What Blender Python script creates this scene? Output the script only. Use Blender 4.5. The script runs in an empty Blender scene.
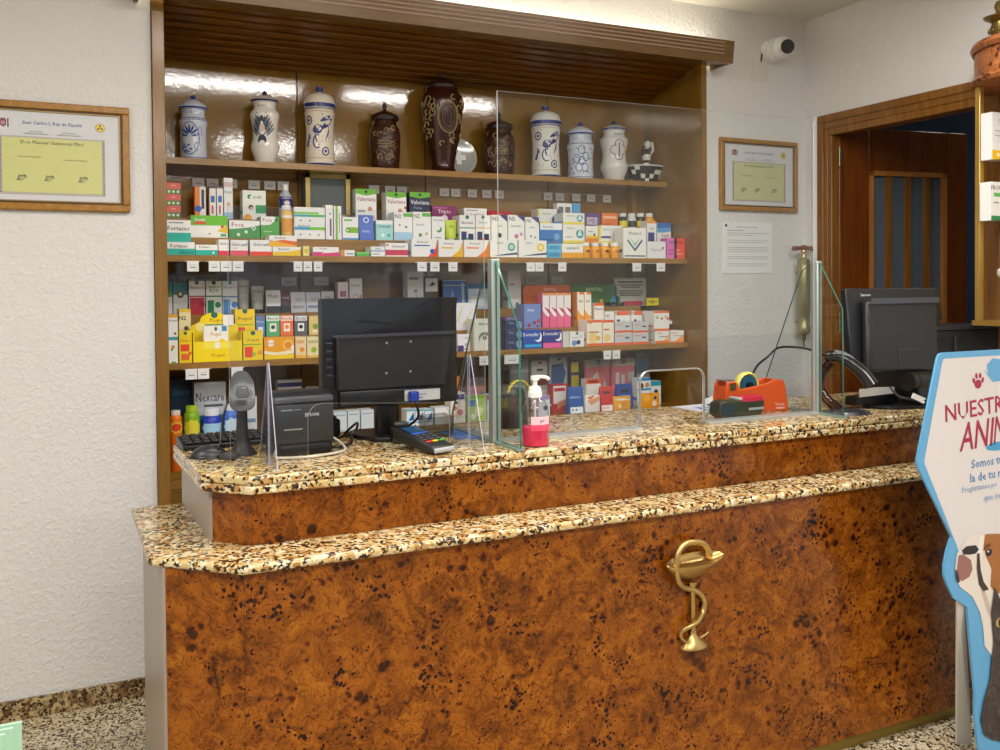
import bpy, bmesh, math, random
from mathutils import Vector, Matrix
PI=math.pi
SC=bpy.context.scene; COL=SC.collection
random.seed(7)
EXPO=0.72
ITEMS=[
('box', 0.3876, 0.4957, 1.684, 1.7365, 3.85, 0.085, 'f2f2ee', 'R 0 0 1 .5 19b5a5;R .45 .1 .95 .3 0e8f86;T .45 .7 .26 222222 Fortasec', 'wide white and teal medicine box at far left of upper shelf, under its twin', 'medicine packs on the upper product shelf'),
('box', 0.3888, 0.4815, 1.7369, 1.8237, 3.85, 0.085, 'f2f2ee', 'R 0 0 1 .42 19b5a5;T .5 .62 .2 222222 Fortasec;R .1 .85 .7 .9 8a8f95', 'white and teal box stacked on another at the far left', 'medicine packs on the upper product shelf'),
('box', 0.499, 0.5845, 1.684, 1.727, 3.85, 0.085, 'f2f2ee', 'R 0 0 1 .5 19b5a5;C .8 .25 .1 f2f2ee;T .4 .78 .2 555555 Fortasec', 'low white and teal box beside the stacked teal pair', 'medicine packs on the upper product shelf'),
('box', 0.5884, 0.6281, 1.684, 1.7489, 3.85, 0.085, 'f2f2ee', 'R 0 0 1 .3 e0304a;T .5 .75 .16 222222 Geloc', 'narrow white box with crimson foot left of two red-footed boxes', 'medicine packs on the upper product shelf'),
('box', 0.6356, 0.7038, 1.684, 1.7477, 3.85, 0.085, 'f2f2ee', 'R 0 0 1 .33 e8566a;T .5 .72 .2 333333 Gelocatil;R .1 .45 .4 .5 d9a0a0', 'white box with rose pink foot and dark lettering on upper shelf', 'medicine packs on the upper product shelf'),
('box', 0.7134, 0.8013, 1.684, 1.749, 3.85, 0.085, 'f2f2ee', 'R 0 0 1 .27 ee4428;T .5 .72 .2 333333 Gelocatil', 'white box with orange red foot and dark lettering on upper shelf', 'medicine packs on the upper product shelf'),
('box', 0.8046, 0.9218, 1.684, 1.7222, 3.85, 0.085, 'f2f2ee', 'R 0 0 1 .45 f0c814;P .5 .45 1 .7 1 .45 f0c814;T .4 .75 .25 444444 Bisolvon', 'flat white box with yellow foot right of the red-footed box', 'medicine packs on the upper product shelf'),
('box', 0.7911, 0.9058, 1.7226, 1.7691, 3.85, 0.085, 'f2f2ee', 'R 0 0 1 .5 f5b820;P .2 .5 1 .1 1 .45 .5 .62 ee6a20;T .4 .8 .2 555555 Bisolvon', 'flat white box with orange swoosh, upper of a pair', 'medicine packs on the upper product shelf'),
('box', 0.9319, 0.9579, 1.684, 1.7265, 3.85, 0.04, 'efe08a', 'R .2 .3 .8 .7 d8c030', 'slim cream yellow box standing in front row of upper shelf', 'medicine packs on the upper product shelf'),
('box', 0.9744, 1.0853, 1.684, 1.7232, 3.85, 0.085, 'f2f2ee', 'R 0 0 1 .45 e0357a;P .3 .3 1 .9 1 .45 f2f2ee;T .4 .8 .2 444444 Respibien', 'low white box with magenta foot on upper shelf', 'medicine packs on the upper product shelf'),
('box', 1.0955, 1.1558, 1.684, 1.7114, 3.85, 0.085, 'f2f2ee', 'R 0 0 .25 1 e89030;R .4 .3 .9 .5 8090b0', 'small white box with orange left end on upper shelf', 'medicine packs on the upper product shelf'),
('box', 1.164, 1.2207, 1.684, 1.7034, 3.85, 0.085, '58b848', 'R 0 .6 1 1 7ccc5a', 'little plain green box lying low in front row', 'medicine packs on the upper product shelf'),
('box', 1.2293, 1.2914, 1.684, 1.728, 3.85, 0.085, 'f2f2ee', 'R 0 .5 1 .62 7f9fd0;T .5 .8 .2 405080 Aero;R .1 .2 .6 .3 a0a0a8', 'small white box with thin blue stripe beside the red-banded box', 'medicine packs on the upper product shelf'),
('box', 1.2954, 1.4028, 1.684, 1.7444, 3.85, 0.085, 'f2f2ee', 'R 0 .1 1 .5 cc3850;C .08 .85 .08 cc3050;T .55 .76 .17 444466 Suavisedol;R .97 0 1 1 234a90', 'wide white box with dark red band and blue right edge', 'medicine packs on the upper product shelf'),
('box', 1.4163, 1.5386, 1.684, 1.7639, 3.85, 0.085, 'f2f2ee', 'R .1 .6 .7 .67 2858b8;P .62 0 1 0 1 .95 .93 .5 ee4a28;C .8 .32 .14 2060c8;T .42 .82 .15 444444 Normopil', 'white box with red corner and blue ball', 'medicine packs on the upper product shelf'),
('box', 1.545, 1.6633, 1.684, 1.7613, 3.85, 0.085, 'f2f2ee', 'R .1 .5 .6 .58 e8b828;P .5 0 1 0 1 .95 .85 .4 f2bc18;T .42 .78 .15 444444 Normopil', 'white box with golden yellow corner in front row', 'medicine packs on the upper product shelf'),
('box', 1.6698, 1.7938, 1.684, 1.7632, 3.85, 0.085, 'f2f2ee', 'R .1 .5 .6 .58 ee8a28;P .5 0 1 0 1 .95 .85 .4 ee8420;T .42 .78 .15 444444 Normopil', 'white box with orange corner in front row', 'medicine packs on the upper product shelf'),
('box', 1.8005, 1.941, 1.684, 1.7633, 3.85, 0.085, 'f2f2ee', 'C .78 .62 .24 2aa0a0;C .78 .62 .15 bfe0e0;P .1 .08 1 .18 1 .3 .5 .2 24407c;T .35 .84 .13 666677 Aquilea', 'white box with teal ring and blue sweep behind glass edge', 'medicine packs on the upper product shelf'),
('box', 1.9484, 2.097, 1.684, 1.7655, 3.85, 0.085, 'f2f2ee', 'C .78 .6 .24 f0d040;C .78 .6 .14 f8f0b0;P .1 .08 1 .18 1 .3 .5 .2 24407c;T .35 .84 .13 666677 Aquilea', 'white box with yellow disc and blue sweep', 'medicine packs on the upper product shelf'),
('box', 2.102, 2.174, 1.684, 1.7166, 3.85, 0.085, '58b8e0', 'R .1 .2 .9 .7 3a90c8', 'light blue box, lowest of the little blue stack', 'medicine packs on the upper product shelf'),
('box', 2.1025, 2.1745, 1.717, 1.7515, 3.85, 0.085, '70c8e8', 'R .1 .2 .9 .7 3a98d0', 'light blue box on top of the little blue stack', 'medicine packs on the upper product shelf'),
('box', 2.1797, 2.2982, 1.684, 1.7527, 3.85, 0.085, 'f2f2ee', 'R 0 0 1 .38 f0a818;T .5 .68 .24 333333 angileptol', 'white box with amber foot and lower case lettering', 'medicine packs on the upper product shelf'),
('bottle', 2.3027, 2.352, 1.684, 1.7602, 3.85, 0.04, 'f0a81c', 'C .5 .45 .16 5a4a20', 'little white-capped amber bottle, first from left of the four in front', 'medicine packs on the upper product shelf'),
('bottle', 2.357, 2.4068, 1.684, 1.7609, 3.85, 0.04, 'f0a81c', 'C .5 .45 .16 c87010', 'little white-capped amber bottle, second from left of the four in front', 'medicine packs on the upper product shelf'),
('bottle', 2.4119, 2.4623, 1.684, 1.7617, 3.85, 0.04, 'f0a81c', 'C .5 .45 .16 503010', 'little white-capped amber bottle, third from left of the four in front', 'medicine packs on the upper product shelf'),
('bottle', 2.4674, 2.5183, 1.684, 1.7624, 3.85, 0.04, 'f0a81c', 'C .5 .45 .16 c06810', 'little white-capped amber bottle, last from left of the four in front', 'medicine packs on the upper product shelf'),
('box', 2.5304, 2.6657, 1.684, 1.8366, 3.85, 0.085, 'f2f2ee', 'P .15 .58 .5 .22 .5 .32 .2 .62 2a7a6a;P .85 .58 .5 .22 .5 .32 .8 .62 3a5a98;P .28 .68 .5 .4 .72 .68 .5 .48 8ac0a0;T .5 .82 .1 666666 Multilind;R .05 .06 .95 .1 405060', 'tall white box with green and blue leaf chevron', 'medicine packs on the upper product shelf'),
('box', 2.6729, 2.7843, 1.684, 1.7701, 3.85, 0.085, 'ecebee', 'T .5 .5 .22 a0a0b0 Magnesia;C .85 .62 .08 b070a0', 'pale box with faint grey lettering left of pink box', 'medicine packs on the upper product shelf'),
('box', 2.7909, 2.8539, 1.684, 1.7892, 3.85, 0.05, 'dc78c0', 'T .5 .8 .16 3a2a4a 50+;R .1 .2 .7 .26 b850a0;R .1 .38 .8 .44 b850a0', 'small pink box numbered 50+ near right end of upper shelf', 'medicine packs on the upper product shelf'),
('box', 2.8375, 2.9032, 1.684, 1.7888, 3.85, 0.05, 'f0504a', 'T .5 .8 .16 3a1020 Om;R .1 .2 .8 .26 f8a090;R .1 .38 .6 .44 f8a090', 'small coral red box, rightmost on upper shelf', 'medicine packs on the upper product shelf'),
('box', 0.4952, 0.6433, 1.7615, 1.853, 3.96, 0.09, 'f2f2ee', 'R 0 .55 1 1 6cc02a;R .1 .6 .4 .72 e04a30;T .25 .8 .13 ffffff Diolifs;C .85 .5 .07 c03020;P .7 .3 1 .6 1 .2 e8c020;R .8 .05 .95 .18 50a860;C .5 .18 .04 b06050', 'wide lime green and white box behind the narrow crimson-footed box', 'medicine packs on the upper product shelf'),
('box', 0.6487, 0.7749, 1.7615, 1.8357, 3.96, 0.09, '4c9a4a', 'P 0 .5 0 1 1 1 1 .75 .6 .6 f4f4ee;T .28 .76 .26 b03a28 Foca;C .3 .2 .09 eef4ea;C .55 .36 .09 eef4ea;C .8 .56 .11 eef4ea;C .8 .56 .06 303830', 'green box with white wave and three round pictures', 'medicine packs on the upper product shelf'),
('box', 0.7792, 0.8573, 1.7615, 1.8552, 3.96, 0.09, '5aa848', 'P 0 .6 0 1 .7 1 .9 .9 .5 .62 f4f4ee;T .35 .84 .16 b03a28 Foca;C .85 .85 .1 3a7020;R .15 .3 .6 .34 a8d890', 'green box with white corner just left of blue bottle', 'medicine packs on the upper product shelf'),
('bottle', 0.8681, 0.9201, 1.7615, 1.9065, 3.96, 0.05, 'f0c870', 'R .1 .2 .9 .6 e8a040;R .1 .62 .9 .7 f8f0e0', 'small cream and orange bottle before the blue-labelled bottle', 'medicine packs on the upper product shelf'),
('box', 0.922, 1.0549, 1.7615, 1.8271, 3.96, 0.09, 'f2f2ee', 'R 0 .6 1 .8 40a8c8;R .5 .6 1 .8 78c828;T .3 .88 .16 404858 Gaviscon;C .2 .3 .06 7090b0;C .5 .3 .06 7090b0;C .8 .28 .08 c0b0a0', 'white box with blue and green stripe, lower of pair', 'medicine packs on the upper product shelf'),
('box', 0.923, 1.0558, 1.8275, 1.8994, 3.96, 0.09, 'f2f2ee', 'R 0 .58 .8 .72 8cd060;R 0 .42 1 .56 40a8b8;R .5 .44 1 .55 60c028;C .2 .2 .06 7090b0;C .5 .2 .06 7090b0', 'white box with green and teal stripe, upper of pair', 'medicine packs on the upper product shelf'),
('box', 1.0597, 1.0915, 1.7615, 1.9121, 3.96, 0.06, 'f2f2ee', 'R .55 .1 .8 .6 7a4a88;C .6 .75 .12 5a4a68', 'tall slim white box with purple print beside the striped pair', 'medicine packs on the upper product shelf'),
('box', 1.0967, 1.1297, 1.7615, 1.9089, 3.96, 0.06, 'f2f2ee', 'R .2 0 .5 1 7cc030;R .65 .2 .8 .8 b8b0c8', 'tall slim white box with green vertical stripe', 'medicine packs on the upper product shelf'),
('box', 1.1353, 1.2065, 1.7615, 1.862, 3.96, 0.09, 'f2f2ee', 'R .1 .82 .6 .9 80c040;R .25 .3 1 .55 84bc30;C .3 .42 .14 58a030;C .3 .42 .07 f0f0e0;R 0 0 1 .08 50a0d0', 'white box with lime band and round emblem', 'medicine packs on the upper product shelf'),
('pouch', 1.2128, 1.2783, 1.7615, 1.8737, 3.96, 0.04, '3a62c0', 'C .5 .8 .2 e8ecf8;C .5 .8 .14 3a62c0;T .45 .35 .1 c0d0f0 Halita', 'slanted royal blue pouch box with white oval', 'medicine packs on the upper product shelf'),
('box', 1.289, 1.3674, 1.7615, 1.8508, 3.96, 0.09, 'a8dcd8', 'R 0 .8 1 1 f0f4f2;T .5 .7 .13 303a3a Dermisil;C .4 .25 .1 e8f4f4;C .75 .25 .1 50b0b0', 'small pale aqua box between blue pouch and white pair', 'medicine packs on the upper product shelf'),
('box', 1.3742, 1.4613, 1.7615, 1.8896, 3.96, 0.09, 'f2f2ee', 'R .5 .84 1 .97 6cb83a;T .22 .86 .14 303030 N2;C .3 .55 .05 8a7a40;C .65 .48 .06 6a5a38;R .02 0 .98 .3 a8d0e8', 'white box with green tab and brown seeds, left of pair', 'medicine packs on the upper product shelf'),
('box', 1.4648, 1.5517, 1.7615, 1.8935, 3.96, 0.09, 'f2f2ee', 'R .5 .84 1 .97 6cb83a;T .22 .86 .14 505030 N2;T .4 .56 .08 4090c0 Noche;C .4 .2 .1 5a9a4a;C .75 .25 .09 c8b890', 'white box with green tab and blue word, right of pair', 'medicine packs on the upper product shelf'),
('box', 1.557, 1.62, 1.7615, 1.8745, 3.96, 0.09, 'f2f2ee', 'C .55 .48 .24 58a058;C .45 .54 .2 f2f2ee;T .5 .86 .09 707070 Dormid;R .2 .12 .7 .16 a0a0a0', 'narrow white box with green crescent', 'medicine packs on the upper product shelf'),
('tube', 1.6275, 1.6889, 1.7615, 1.8614, 3.96, 0.05, 'c4d840', 'R .15 .2 .85 .6 a8c030;T .5 .7 .1 708020 Arko', 'yellow green tube of tablets beside the crescent box', 'medicine packs on the upper product shelf'),
('box', 1.6957, 1.7734, 1.7615, 1.8843, 3.96, 0.09, 'f2f2ee', 'C .5 .93 .12 1e7a62;T .5 .72 .1 4a5a5a Essential;R 0 .5 1 .54 2a9a7a;R .1 0 .45 .38 343a78;R .55 0 .9 .3 2a3068;C .5 .08 .1 40b040', 'white box with dark green crest and navy blocks', 'medicine packs on the upper product shelf'),
('box', 1.7781, 1.854, 1.7615, 1.8864, 3.96, 0.09, 'f2f2ee', 'C .5 .93 .12 1e7a62;T .5 .72 .1 4a5a5a Memory;R 0 .5 1 .54 f0b070;R .1 0 .45 .38 343a68;R .55 0 .9 .3 2a3058;C .5 .08 .1 ee8020', 'white box with dark green crest and orange line', 'medicine packs on the upper product shelf'),
('box', 1.8598, 1.9434, 1.7615, 1.8901, 3.96, 0.09, 'f2f2ee', 'P .5 1 1 1 1 .75 4a3a80;T .25 .86 .14 202020 N2;T .5 .6 .07 606060 Total;C .5 .25 .14 303038', 'white box with violet corner and dark round picture', 'medicine packs on the upper product shelf'),
('box', 1.9482, 2.0354, 1.7615, 1.8924, 3.96, 0.09, 'f2f2ee', 'P .5 1 1 1 1 .75 4a3a80;T .25 .86 .14 202020 N2;T .5 .6 .08 606080 Insomnio;C .5 .22 .12 c070a8;C .8 .3 .1 d090b8', 'white box with violet corner and pink flower', 'medicine packs on the upper product shelf'),
('box', 2.0413, 2.1158, 1.7615, 1.8841, 3.96, 0.09, 'f2f2ee', 'P .4 1 1 1 1 .75 4a3a80;T .25 .86 .12 202020 N2;T .5 .6 .07 606080 Relax;C .4 .25 .07 6080b0;C .7 .2 .07 70a060', 'white box with violet corner and tiny dots', 'medicine packs on the upper product shelf'),
('box', 2.1216, 2.2452, 1.7615, 1.8642, 3.96, 0.09, '3c7cc4', 'R 0 .62 1 .93 eef0f4;R 0 .93 .5 1 f0e030;C .75 .3 .16 78a8dc;R .1 .1 .6 .18 2a5a9c;T .35 .76 .1 506080 Bucomax', 'blue and white box with yellow top edge', 'medicine packs on the upper product shelf'),
('box', 2.25, 2.3721, 1.7615, 1.8538, 3.96, 0.09, 'f2f2ee', 'R 0 0 1 .14 f0e040;C .78 .5 .24 2a98a0;P .66 .4 .78 .8 .9 .4 d8f0f0;T .35 .8 .1 70a040 Arkofem;R .1 .3 .45 .34 808080', 'white box with yellow foot and teal disc, lower one', 'medicine packs on the upper product shelf'),
('box', 2.2506, 2.3727, 1.8542, 1.9107, 3.96, 0.09, 'f2f2ee', 'R 0 0 1 .2 f0e040;C .78 .55 .32 2a98a0;P .66 .4 .78 .95 .9 .4 d8f0f0;T .35 .75 .16 70a040 Arkofem', 'white box with yellow foot and teal disc, upper one', 'medicine packs on the upper product shelf'),
('box', 2.3818, 2.4503, 1.7615, 1.8486, 3.96, 0.09, 'f2f2ee', 'R 0 0 1 .3 ee8a28;R 0 .3 1 .45 f0d040;T .4 .7 .12 505050 Arko;C .7 .5 .1 604030', 'small white box with orange and yellow foot', 'medicine packs on the upper product shelf'),
('box', 2.4554, 2.5963, 1.7615, 1.8529, 3.96, 0.09, 'f2f2ee', 'R 0 0 1 .14 f0e040;R 0 .2 .09 1 f0d830;C .85 .45 .34 2a2a80;C .9 .45 .28 f0e8e8;T .35 .76 .12 70a040 Arkosleep;R .1 .3 .5 .42 503a88', 'wide white box with yellow foot and big navy ring', 'medicine packs on the upper product shelf'),
('box', 2.7481, 2.8045, 1.7615, 1.8841, 3.96, 0.06, 'f2f2ee', 'R 0 .88 1 1 f0a030;R .1 .1 .8 .5 24408c;T .5 .66 .08 204080 Hydra', 'narrow white box with orange top and navy block', 'medicine packs on the upper product shelf'),
('box', 2.8104, 2.8974, 1.7615, 1.8735, 3.96, 0.09, 'f2f2ee', 'R 0 .72 1 1 2a70c4;P 0 .55 0 .75 1 .8 1 .62 .5 .55 60a8e0;T .6 .42 .15 a03080 Sualit;C .3 .2 .1 d890c0', 'white box with blue wave top near right end', 'medicine packs on the upper product shelf'),
('box', 0.412, 0.471, 1.8495, 1.8995, 4.08, 0.06, 'ee6a58', 'R 0 0 1 .45 5a8a3a;C .2 .22 .12 e8efe0;C .5 .22 .12 e8efe0;C .8 .22 .12 e8efe0;T .5 .75 .2 f8e0d8 Lizip', 'small salmon and green box, bottom of the stack of three', 'medicine packs on the upper product shelf'),
('box', 0.413, 0.4719, 1.8999, 1.9477, 4.08, 0.06, 'ee6a58', 'R 0 0 1 .45 5a8a3a;C .2 .22 .12 e8efe0;C .5 .22 .12 e8efe0;C .8 .22 .12 e8efe0;T .5 .75 .2 f8e0d8 Lizip', 'small salmon and green box, middle of the stack of three', 'medicine packs on the upper product shelf'),
('box', 0.4137, 0.4726, 1.9481, 1.9959, 4.08, 0.06, 'ee6a58', 'R 0 0 1 .45 5a8a3a;C .2 .22 .12 e8efe0;C .5 .22 .12 e8efe0;C .8 .22 .12 e8efe0;T .5 .75 .2 f8e0d8 Lizip', 'small salmon and green box, top of the stack of three', 'medicine packs on the upper product shelf'),
('box', 0.5281, 0.5734, 1.8495, 1.9846, 4.08, 0.05, 'f28a28', 'R .45 0 1 1 f0ece8;C .3 .3 .3 2060c0;R .6 .3 .85 .9 383a50', 'upright orange and white box with blue spot', 'medicine packs on the upper product shelf'),
('box', 0.5886, 0.6146, 1.8495, 1.9884, 4.08, 0.05, 'f2f2ee', 'R .2 .5 .8 .7 2a70c0;R .3 .15 .6 .4 d05070;R 0 .93 1 1 6a4a5a', 'slim white tube box with blue panel, left of twins', 'medicine packs on the upper product shelf'),
('box', 0.6191, 0.6445, 1.8495, 1.9896, 4.08, 0.05, 'f2f2ee', 'R .2 .5 .8 .7 2a70c0;R .3 .15 .6 .4 d05070;R 0 .93 1 1 6a4a5a', 'slim white tube box with blue panel, right of twins', 'medicine packs on the upper product shelf'),
('box', 0.6486, 0.6851, 1.8495, 2.0253, 4.08, 0.05, 'f2f2ee', 'R 0 .78 1 .9 d8b8c0;C .5 .36 .22 e0a8a0;R 0 0 1 .16 a0c8e8;T .5 .66 .08 40a0c0 Merlut', 'tall white box with pink lettering and hand picture', 'medicine packs on the upper product shelf'),
('box', 0.7269, 0.8259, 1.8495, 1.9758, 4.08, 0.07, 'f0f2ea', 'C .3 .78 .1 1a8a4a;C .36 .76 .07 f0f2ea;T .62 .78 .1 208a50 andal;C .35 .42 .11 382a24;C .38 .38 .08 e8b898;R .55 .22 1 .5 2a9a58;C .2 .05 .18 f0a828', 'white box with green lettering and smiling head', 'medicine packs on the upper product shelf'),
('sprayb', 0.8889, 0.9491, 1.8495, 2.0098, 4.08, 0.055, 'b8c0cc', 'R 0 .35 1 .68 2a3480;C .5 .48 .16 e8d8c8;T .5 .62 .05 ffffff solucion', 'tall grey bottle with navy label on upper shelf', 'medicine packs on the upper product shelf'),
('box', 1.232, 1.3304, 1.8495, 2.0017, 4.08, 0.07, 'f2f2ee', 'P 0 .86 0 1 1 1 1 .86 .5 .8 6cb82a;C .5 .92 .07 203040;T .5 .7 .14 a04070 Valeriana;C .68 .4 .11 c89078;R .1 .3 .45 .36 a0a0a0;R .35 .08 .9 .2 e0a8b8', 'white box with green top and violet lettering, left of pair', 'medicine packs on the upper product shelf'),
('box', 1.3778, 1.4763, 1.8495, 1.992, 4.08, 0.07, 'f2f2ee', 'P 0 .86 0 1 1 1 1 .86 .5 .8 6cb82a;C .5 .92 .07 203040;T .5 .7 .14 a04070 Valeriana;C .68 .4 .11 c89078;C .95 .5 .07 e04838', 'white box with green top and violet lettering, right of pair', 'medicine packs on the upper product shelf'),
('box', 1.4932, 1.5961, 1.8495, 1.9963, 4.08, 0.07, '28304c', 'P 0 .86 0 1 1 1 1 .86 .5 .8 6cb82a;C .5 .92 .07 203040;T .5 .68 .14 e8ecf4 Valeriana;T .4 .5 .09 a0b0d0 Forte;C .9 .35 .08 e02060', 'dark navy box with green top beside its white twins', 'medicine packs on the upper product shelf'),
('box', 1.6057, 1.7329, 1.8495, 1.9357, 4.08, 0.07, '8a2a6a', 'T .5 .66 .28 f4e8f0 Tripto;C .5 .3 .2 f0e4ee;R .05 .85 .6 .93 c060a0', 'purple box with large white lettering', 'medicine packs on the upper product shelf'),
('box', 1.771, 1.8917, 1.8495, 1.9295, 4.08, 0.07, 'f2f2ee', 'T .55 .6 .2 303038 Lasdex;R .1 .84 .6 .9 a0a0a8', 'white box with plain dark lettering in back row', 'medicine packs on the upper product shelf'),
('box', 1.8985, 2.0306, 1.8495, 1.9201, 4.08, 0.07, 'b82028', 'R 0 0 1 .55 202024;T .5 .78 .12 f0d0d0 Supra', 'red and black box in back row near glass edge', 'medicine packs on the upper product shelf'),
('box', 2.1722, 2.2998, 1.8495, 1.9378, 4.08, 0.07, 'f2f2ee', 'R 0 .6 .08 1 e8e040;C .82 .4 .26 6a5a90;C .9 .6 .16 303070;T .4 .74 .12 70a040 Arkolev', 'white box with lilac blob behind blue box', 'medicine packs on the upper product shelf'),
('box', 2.2842, 2.3701, 1.8495, 1.9694, 4.08, 0.04, 'f2f2ee', 'R .1 .55 .42 .85 707880;R .55 .55 .9 .85 707880;R .1 .1 .9 .3 c0c4cc', 'white box printed with grey squares in back row', 'medicine packs on the upper product shelf'),
('box', 2.3747, 2.4204, 1.8495, 1.9717, 4.08, 0.04, '4a90d0', 'R 0 .5 1 1 5aa8e0', 'plain sky blue box end in back row', 'medicine packs on the upper product shelf'),
('box', 2.4484, 2.5402, 1.8495, 1.9248, 4.08, 0.07, '6a4a88', 'R .12 .2 .8 .7 d8c8e0;T .5 .45 .3 281840 MD', 'violet box with pale square panel', 'medicine packs on the upper product shelf'),
('box', 2.5497, 2.6475, 1.8495, 1.9276, 4.08, 0.07, 'ee8030', 'R .1 .62 .9 .8 f8c8a0;R .1 .2 .6 .3 d06018', 'plain orange box in back row of upper shelf', 'medicine packs on the upper product shelf'),
('bottle', 2.6695, 2.7198, 1.8495, 1.9302, 4.08, 0.05, '28241c', 'R 0 .1 1 .5 f0e030', 'white-capped supplement bottle, leftmost of four at the back', 'medicine packs on the upper product shelf'),
('bottle', 2.7245, 2.7752, 1.8495, 1.9317, 4.08, 0.05, 'e8e8e4', 'R 0 .1 1 .5 303030', 'white-capped supplement bottle, second of four at the back', 'medicine packs on the upper product shelf'),
('bottle', 2.78, 2.8312, 1.8495, 1.9332, 4.08, 0.05, '2a2620', 'R 0 .1 1 .5 f0e030', 'white-capped supplement bottle, third of four at the back', 'medicine packs on the upper product shelf'),
('bottle', 2.836, 2.8878, 1.8495, 1.9348, 4.08, 0.05, 'f0a828', 'R 0 .1 1 .5 24408c', 'white-capped supplement bottle, rightmost of four at the back', 'medicine packs on the upper product shelf'),
('box', 0.3898, 0.4258, 1.255, 1.3595, 3.85, 0.06, 'f2f2ee', 'R 0 .88 1 1 40a0b0;C .5 .62 .2 f09020;C .4 .52 .14 58a038;R .3 0 .8 .06 60a840', 'narrow white box with orange fruit, at left end of middle shelf', 'packs on the middle product shelf'),
('box', 0.391, 0.4269, 1.3599, 1.4488, 3.85, 0.06, 'f2f2ee', 'R 0 .86 1 1 e8a820;T .5 .74 .12 303a60 Acuol;C .7 .15 .14 a03028', 'narrow white box stacked at left end of middle shelf', 'packs on the middle product shelf'),
('box', 0.4315, 0.4793, 1.255, 1.382, 3.85, 0.06, 'f6d714', 'C .5 .93 .14 1e6a60;T .5 .68 .1 c03820 Propol;R .1 .36 .8 .58 ee4a28;R .15 .08 .8 .28 ee6a28;C .85 .3 .14 e86020', 'slim yellow box with red panels left of display tray', 'packs on the middle product shelf'),
('tray', 0.4846, 0.6758, 1.255, 1.4514, 3.85, 0.09, 'f8dc10', '', 'yellow cardboard display tray with rounded header', 'packs on the middle product shelf'),
('box', 0.6805, 0.7597, 1.255, 1.3745, 3.85, 0.085, 'f6d714', 'C .5 .93 .12 1e6a60;T .5 .68 .13 8a3818 Propol;R 0 .52 .9 .56 80b830;R .08 .1 .48 .46 ee4a28;C .55 .2 .1 98c858;C .85 .25 .13 f0a020', 'yellow box with red panel right of display tray', 'packs on the middle product shelf'),
('box', 0.7659, 0.8885, 1.255, 1.3452, 3.85, 0.085, 'f4a818', 'P 0 .25 0 .4 .4 .3 1 .4 1 .25 .5 .15 f8f0d0;C .22 .74 .16 fbf3e0;T .22 .74 .1 c03020 Ricola;C .8 .62 .26 f8c860;C .8 .62 .16 f09010;R 0 0 1 .2 f4d428;C .98 .5 .12 fbf6ea', 'wide orange and yellow box with orange slice', 'packs on the middle product shelf'),
('box', 0.8952, 0.9405, 1.255, 1.3436, 3.85, 0.085, 'f2d8a8', 'C .6 .4 .22 f09838;R .1 .7 .8 .85 e0b070;R 0 0 1 .15 f4b850', 'pale peach box with small orange, right of the wide orange box', 'packs on the middle product shelf'),
('box', 0.9443, 1.0004, 1.255, 1.3419, 3.85, 0.085, 'efe2b0', 'C .5 .38 .22 a0c040;R .1 .7 .8 .85 c8c080;R 0 0 1 .12 e8c060', 'pale cream box with green fruit beside big monitor', 'packs on the middle product shelf'),
('box', 0.6674, 0.7492, 1.3457, 1.4619, 3.96, 0.09, 'f6d714', 'C .5 .94 .13 1e6a60;T .5 .65 .17 8a3818 Propol;R 0 .42 .95 .46 80b830;R .08 0 .5 .35 ee4a28;C .9 .1 .14 f0a020', 'yellow box with dark green crest on the riser', 'packs on the middle product shelf'),
('box', 0.7546, 0.7907, 1.3457, 1.4344, 3.96, 0.06, '5a88c0', 'R .2 .1 .8 .45 e8eef4;C .7 .9 .14 d83050;T .5 .7 .13 d0e0f4 Mens', 'small blue box right of the yellow crested box', 'packs on the middle product shelf'),
('box', 0.7973, 0.8533, 1.3457, 1.4354, 3.96, 0.06, '5ab87a', 'R 0 .72 1 .96 e8f4ea;T .5 .84 .15 1a6a40 Ricola;R .25 .2 .75 .6 f4f8f0;C .5 .42 .16 40503a', 'mint green sweets box with white square picture', 'packs on the middle product shelf'),
('box', 0.8571, 0.9112, 1.3457, 1.4342, 3.96, 0.06, 'f07838', 'R 0 .72 1 .96 fbe8d8;T .5 .84 .15 c04818 Ricola;R .25 .2 .75 .6 fbf3e8;C .5 .42 .16 f09030', 'orange sweets box with white square picture', 'packs on the middle product shelf'),
('box', 0.918, 0.9721, 1.3457, 1.433, 3.96, 0.06, '606468', 'R 0 .72 1 .96 e8e8e8;T .5 .84 .15 303030 Ricola;R .25 .2 .75 .6 f4f4f4;C .5 .42 .16 181818', 'charcoal sweets box with white square picture', 'packs on the middle product shelf'),
('box', 0.9811, 1.0301, 1.3457, 1.4274, 3.96, 0.06, 'e8cc80', 'C .55 .45 .24 78a040;R .3 .12 .8 .25 f4ecd0', 'cream yellow herbal box peeping left of big monitor', 'packs on the middle product shelf'),
('box', 0.4443, 0.4903, 1.3457, 1.4675, 3.96, 0.06, 'f2e6b0', 'T .3 .7 .14 202020 N2;C .6 .35 .2 604020;R 0 .9 1 1 f0c820', 'yellow edged box behind slim yellow box', 'packs on the middle product shelf'),
('box', 0.6311, 0.6621, 1.3457, 1.4266, 3.96, 0.05, '4aa8dc', 'R 0 .7 1 1 c03050;T .5 .45 .2 e8f4fa tos', 'small sky blue box with red top behind tray', 'packs on the middle product shelf'),
('box', 0.4163, 0.4321, 1.4409, 1.5793, 4.08, 0.06, 'f2f2ee', 'R 0 .7 1 1 2a6a6a;R 0 .55 1 .7 5a9a50', 'edge of a white and teal box against the left upright', 'packs on the middle product shelf'),
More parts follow.
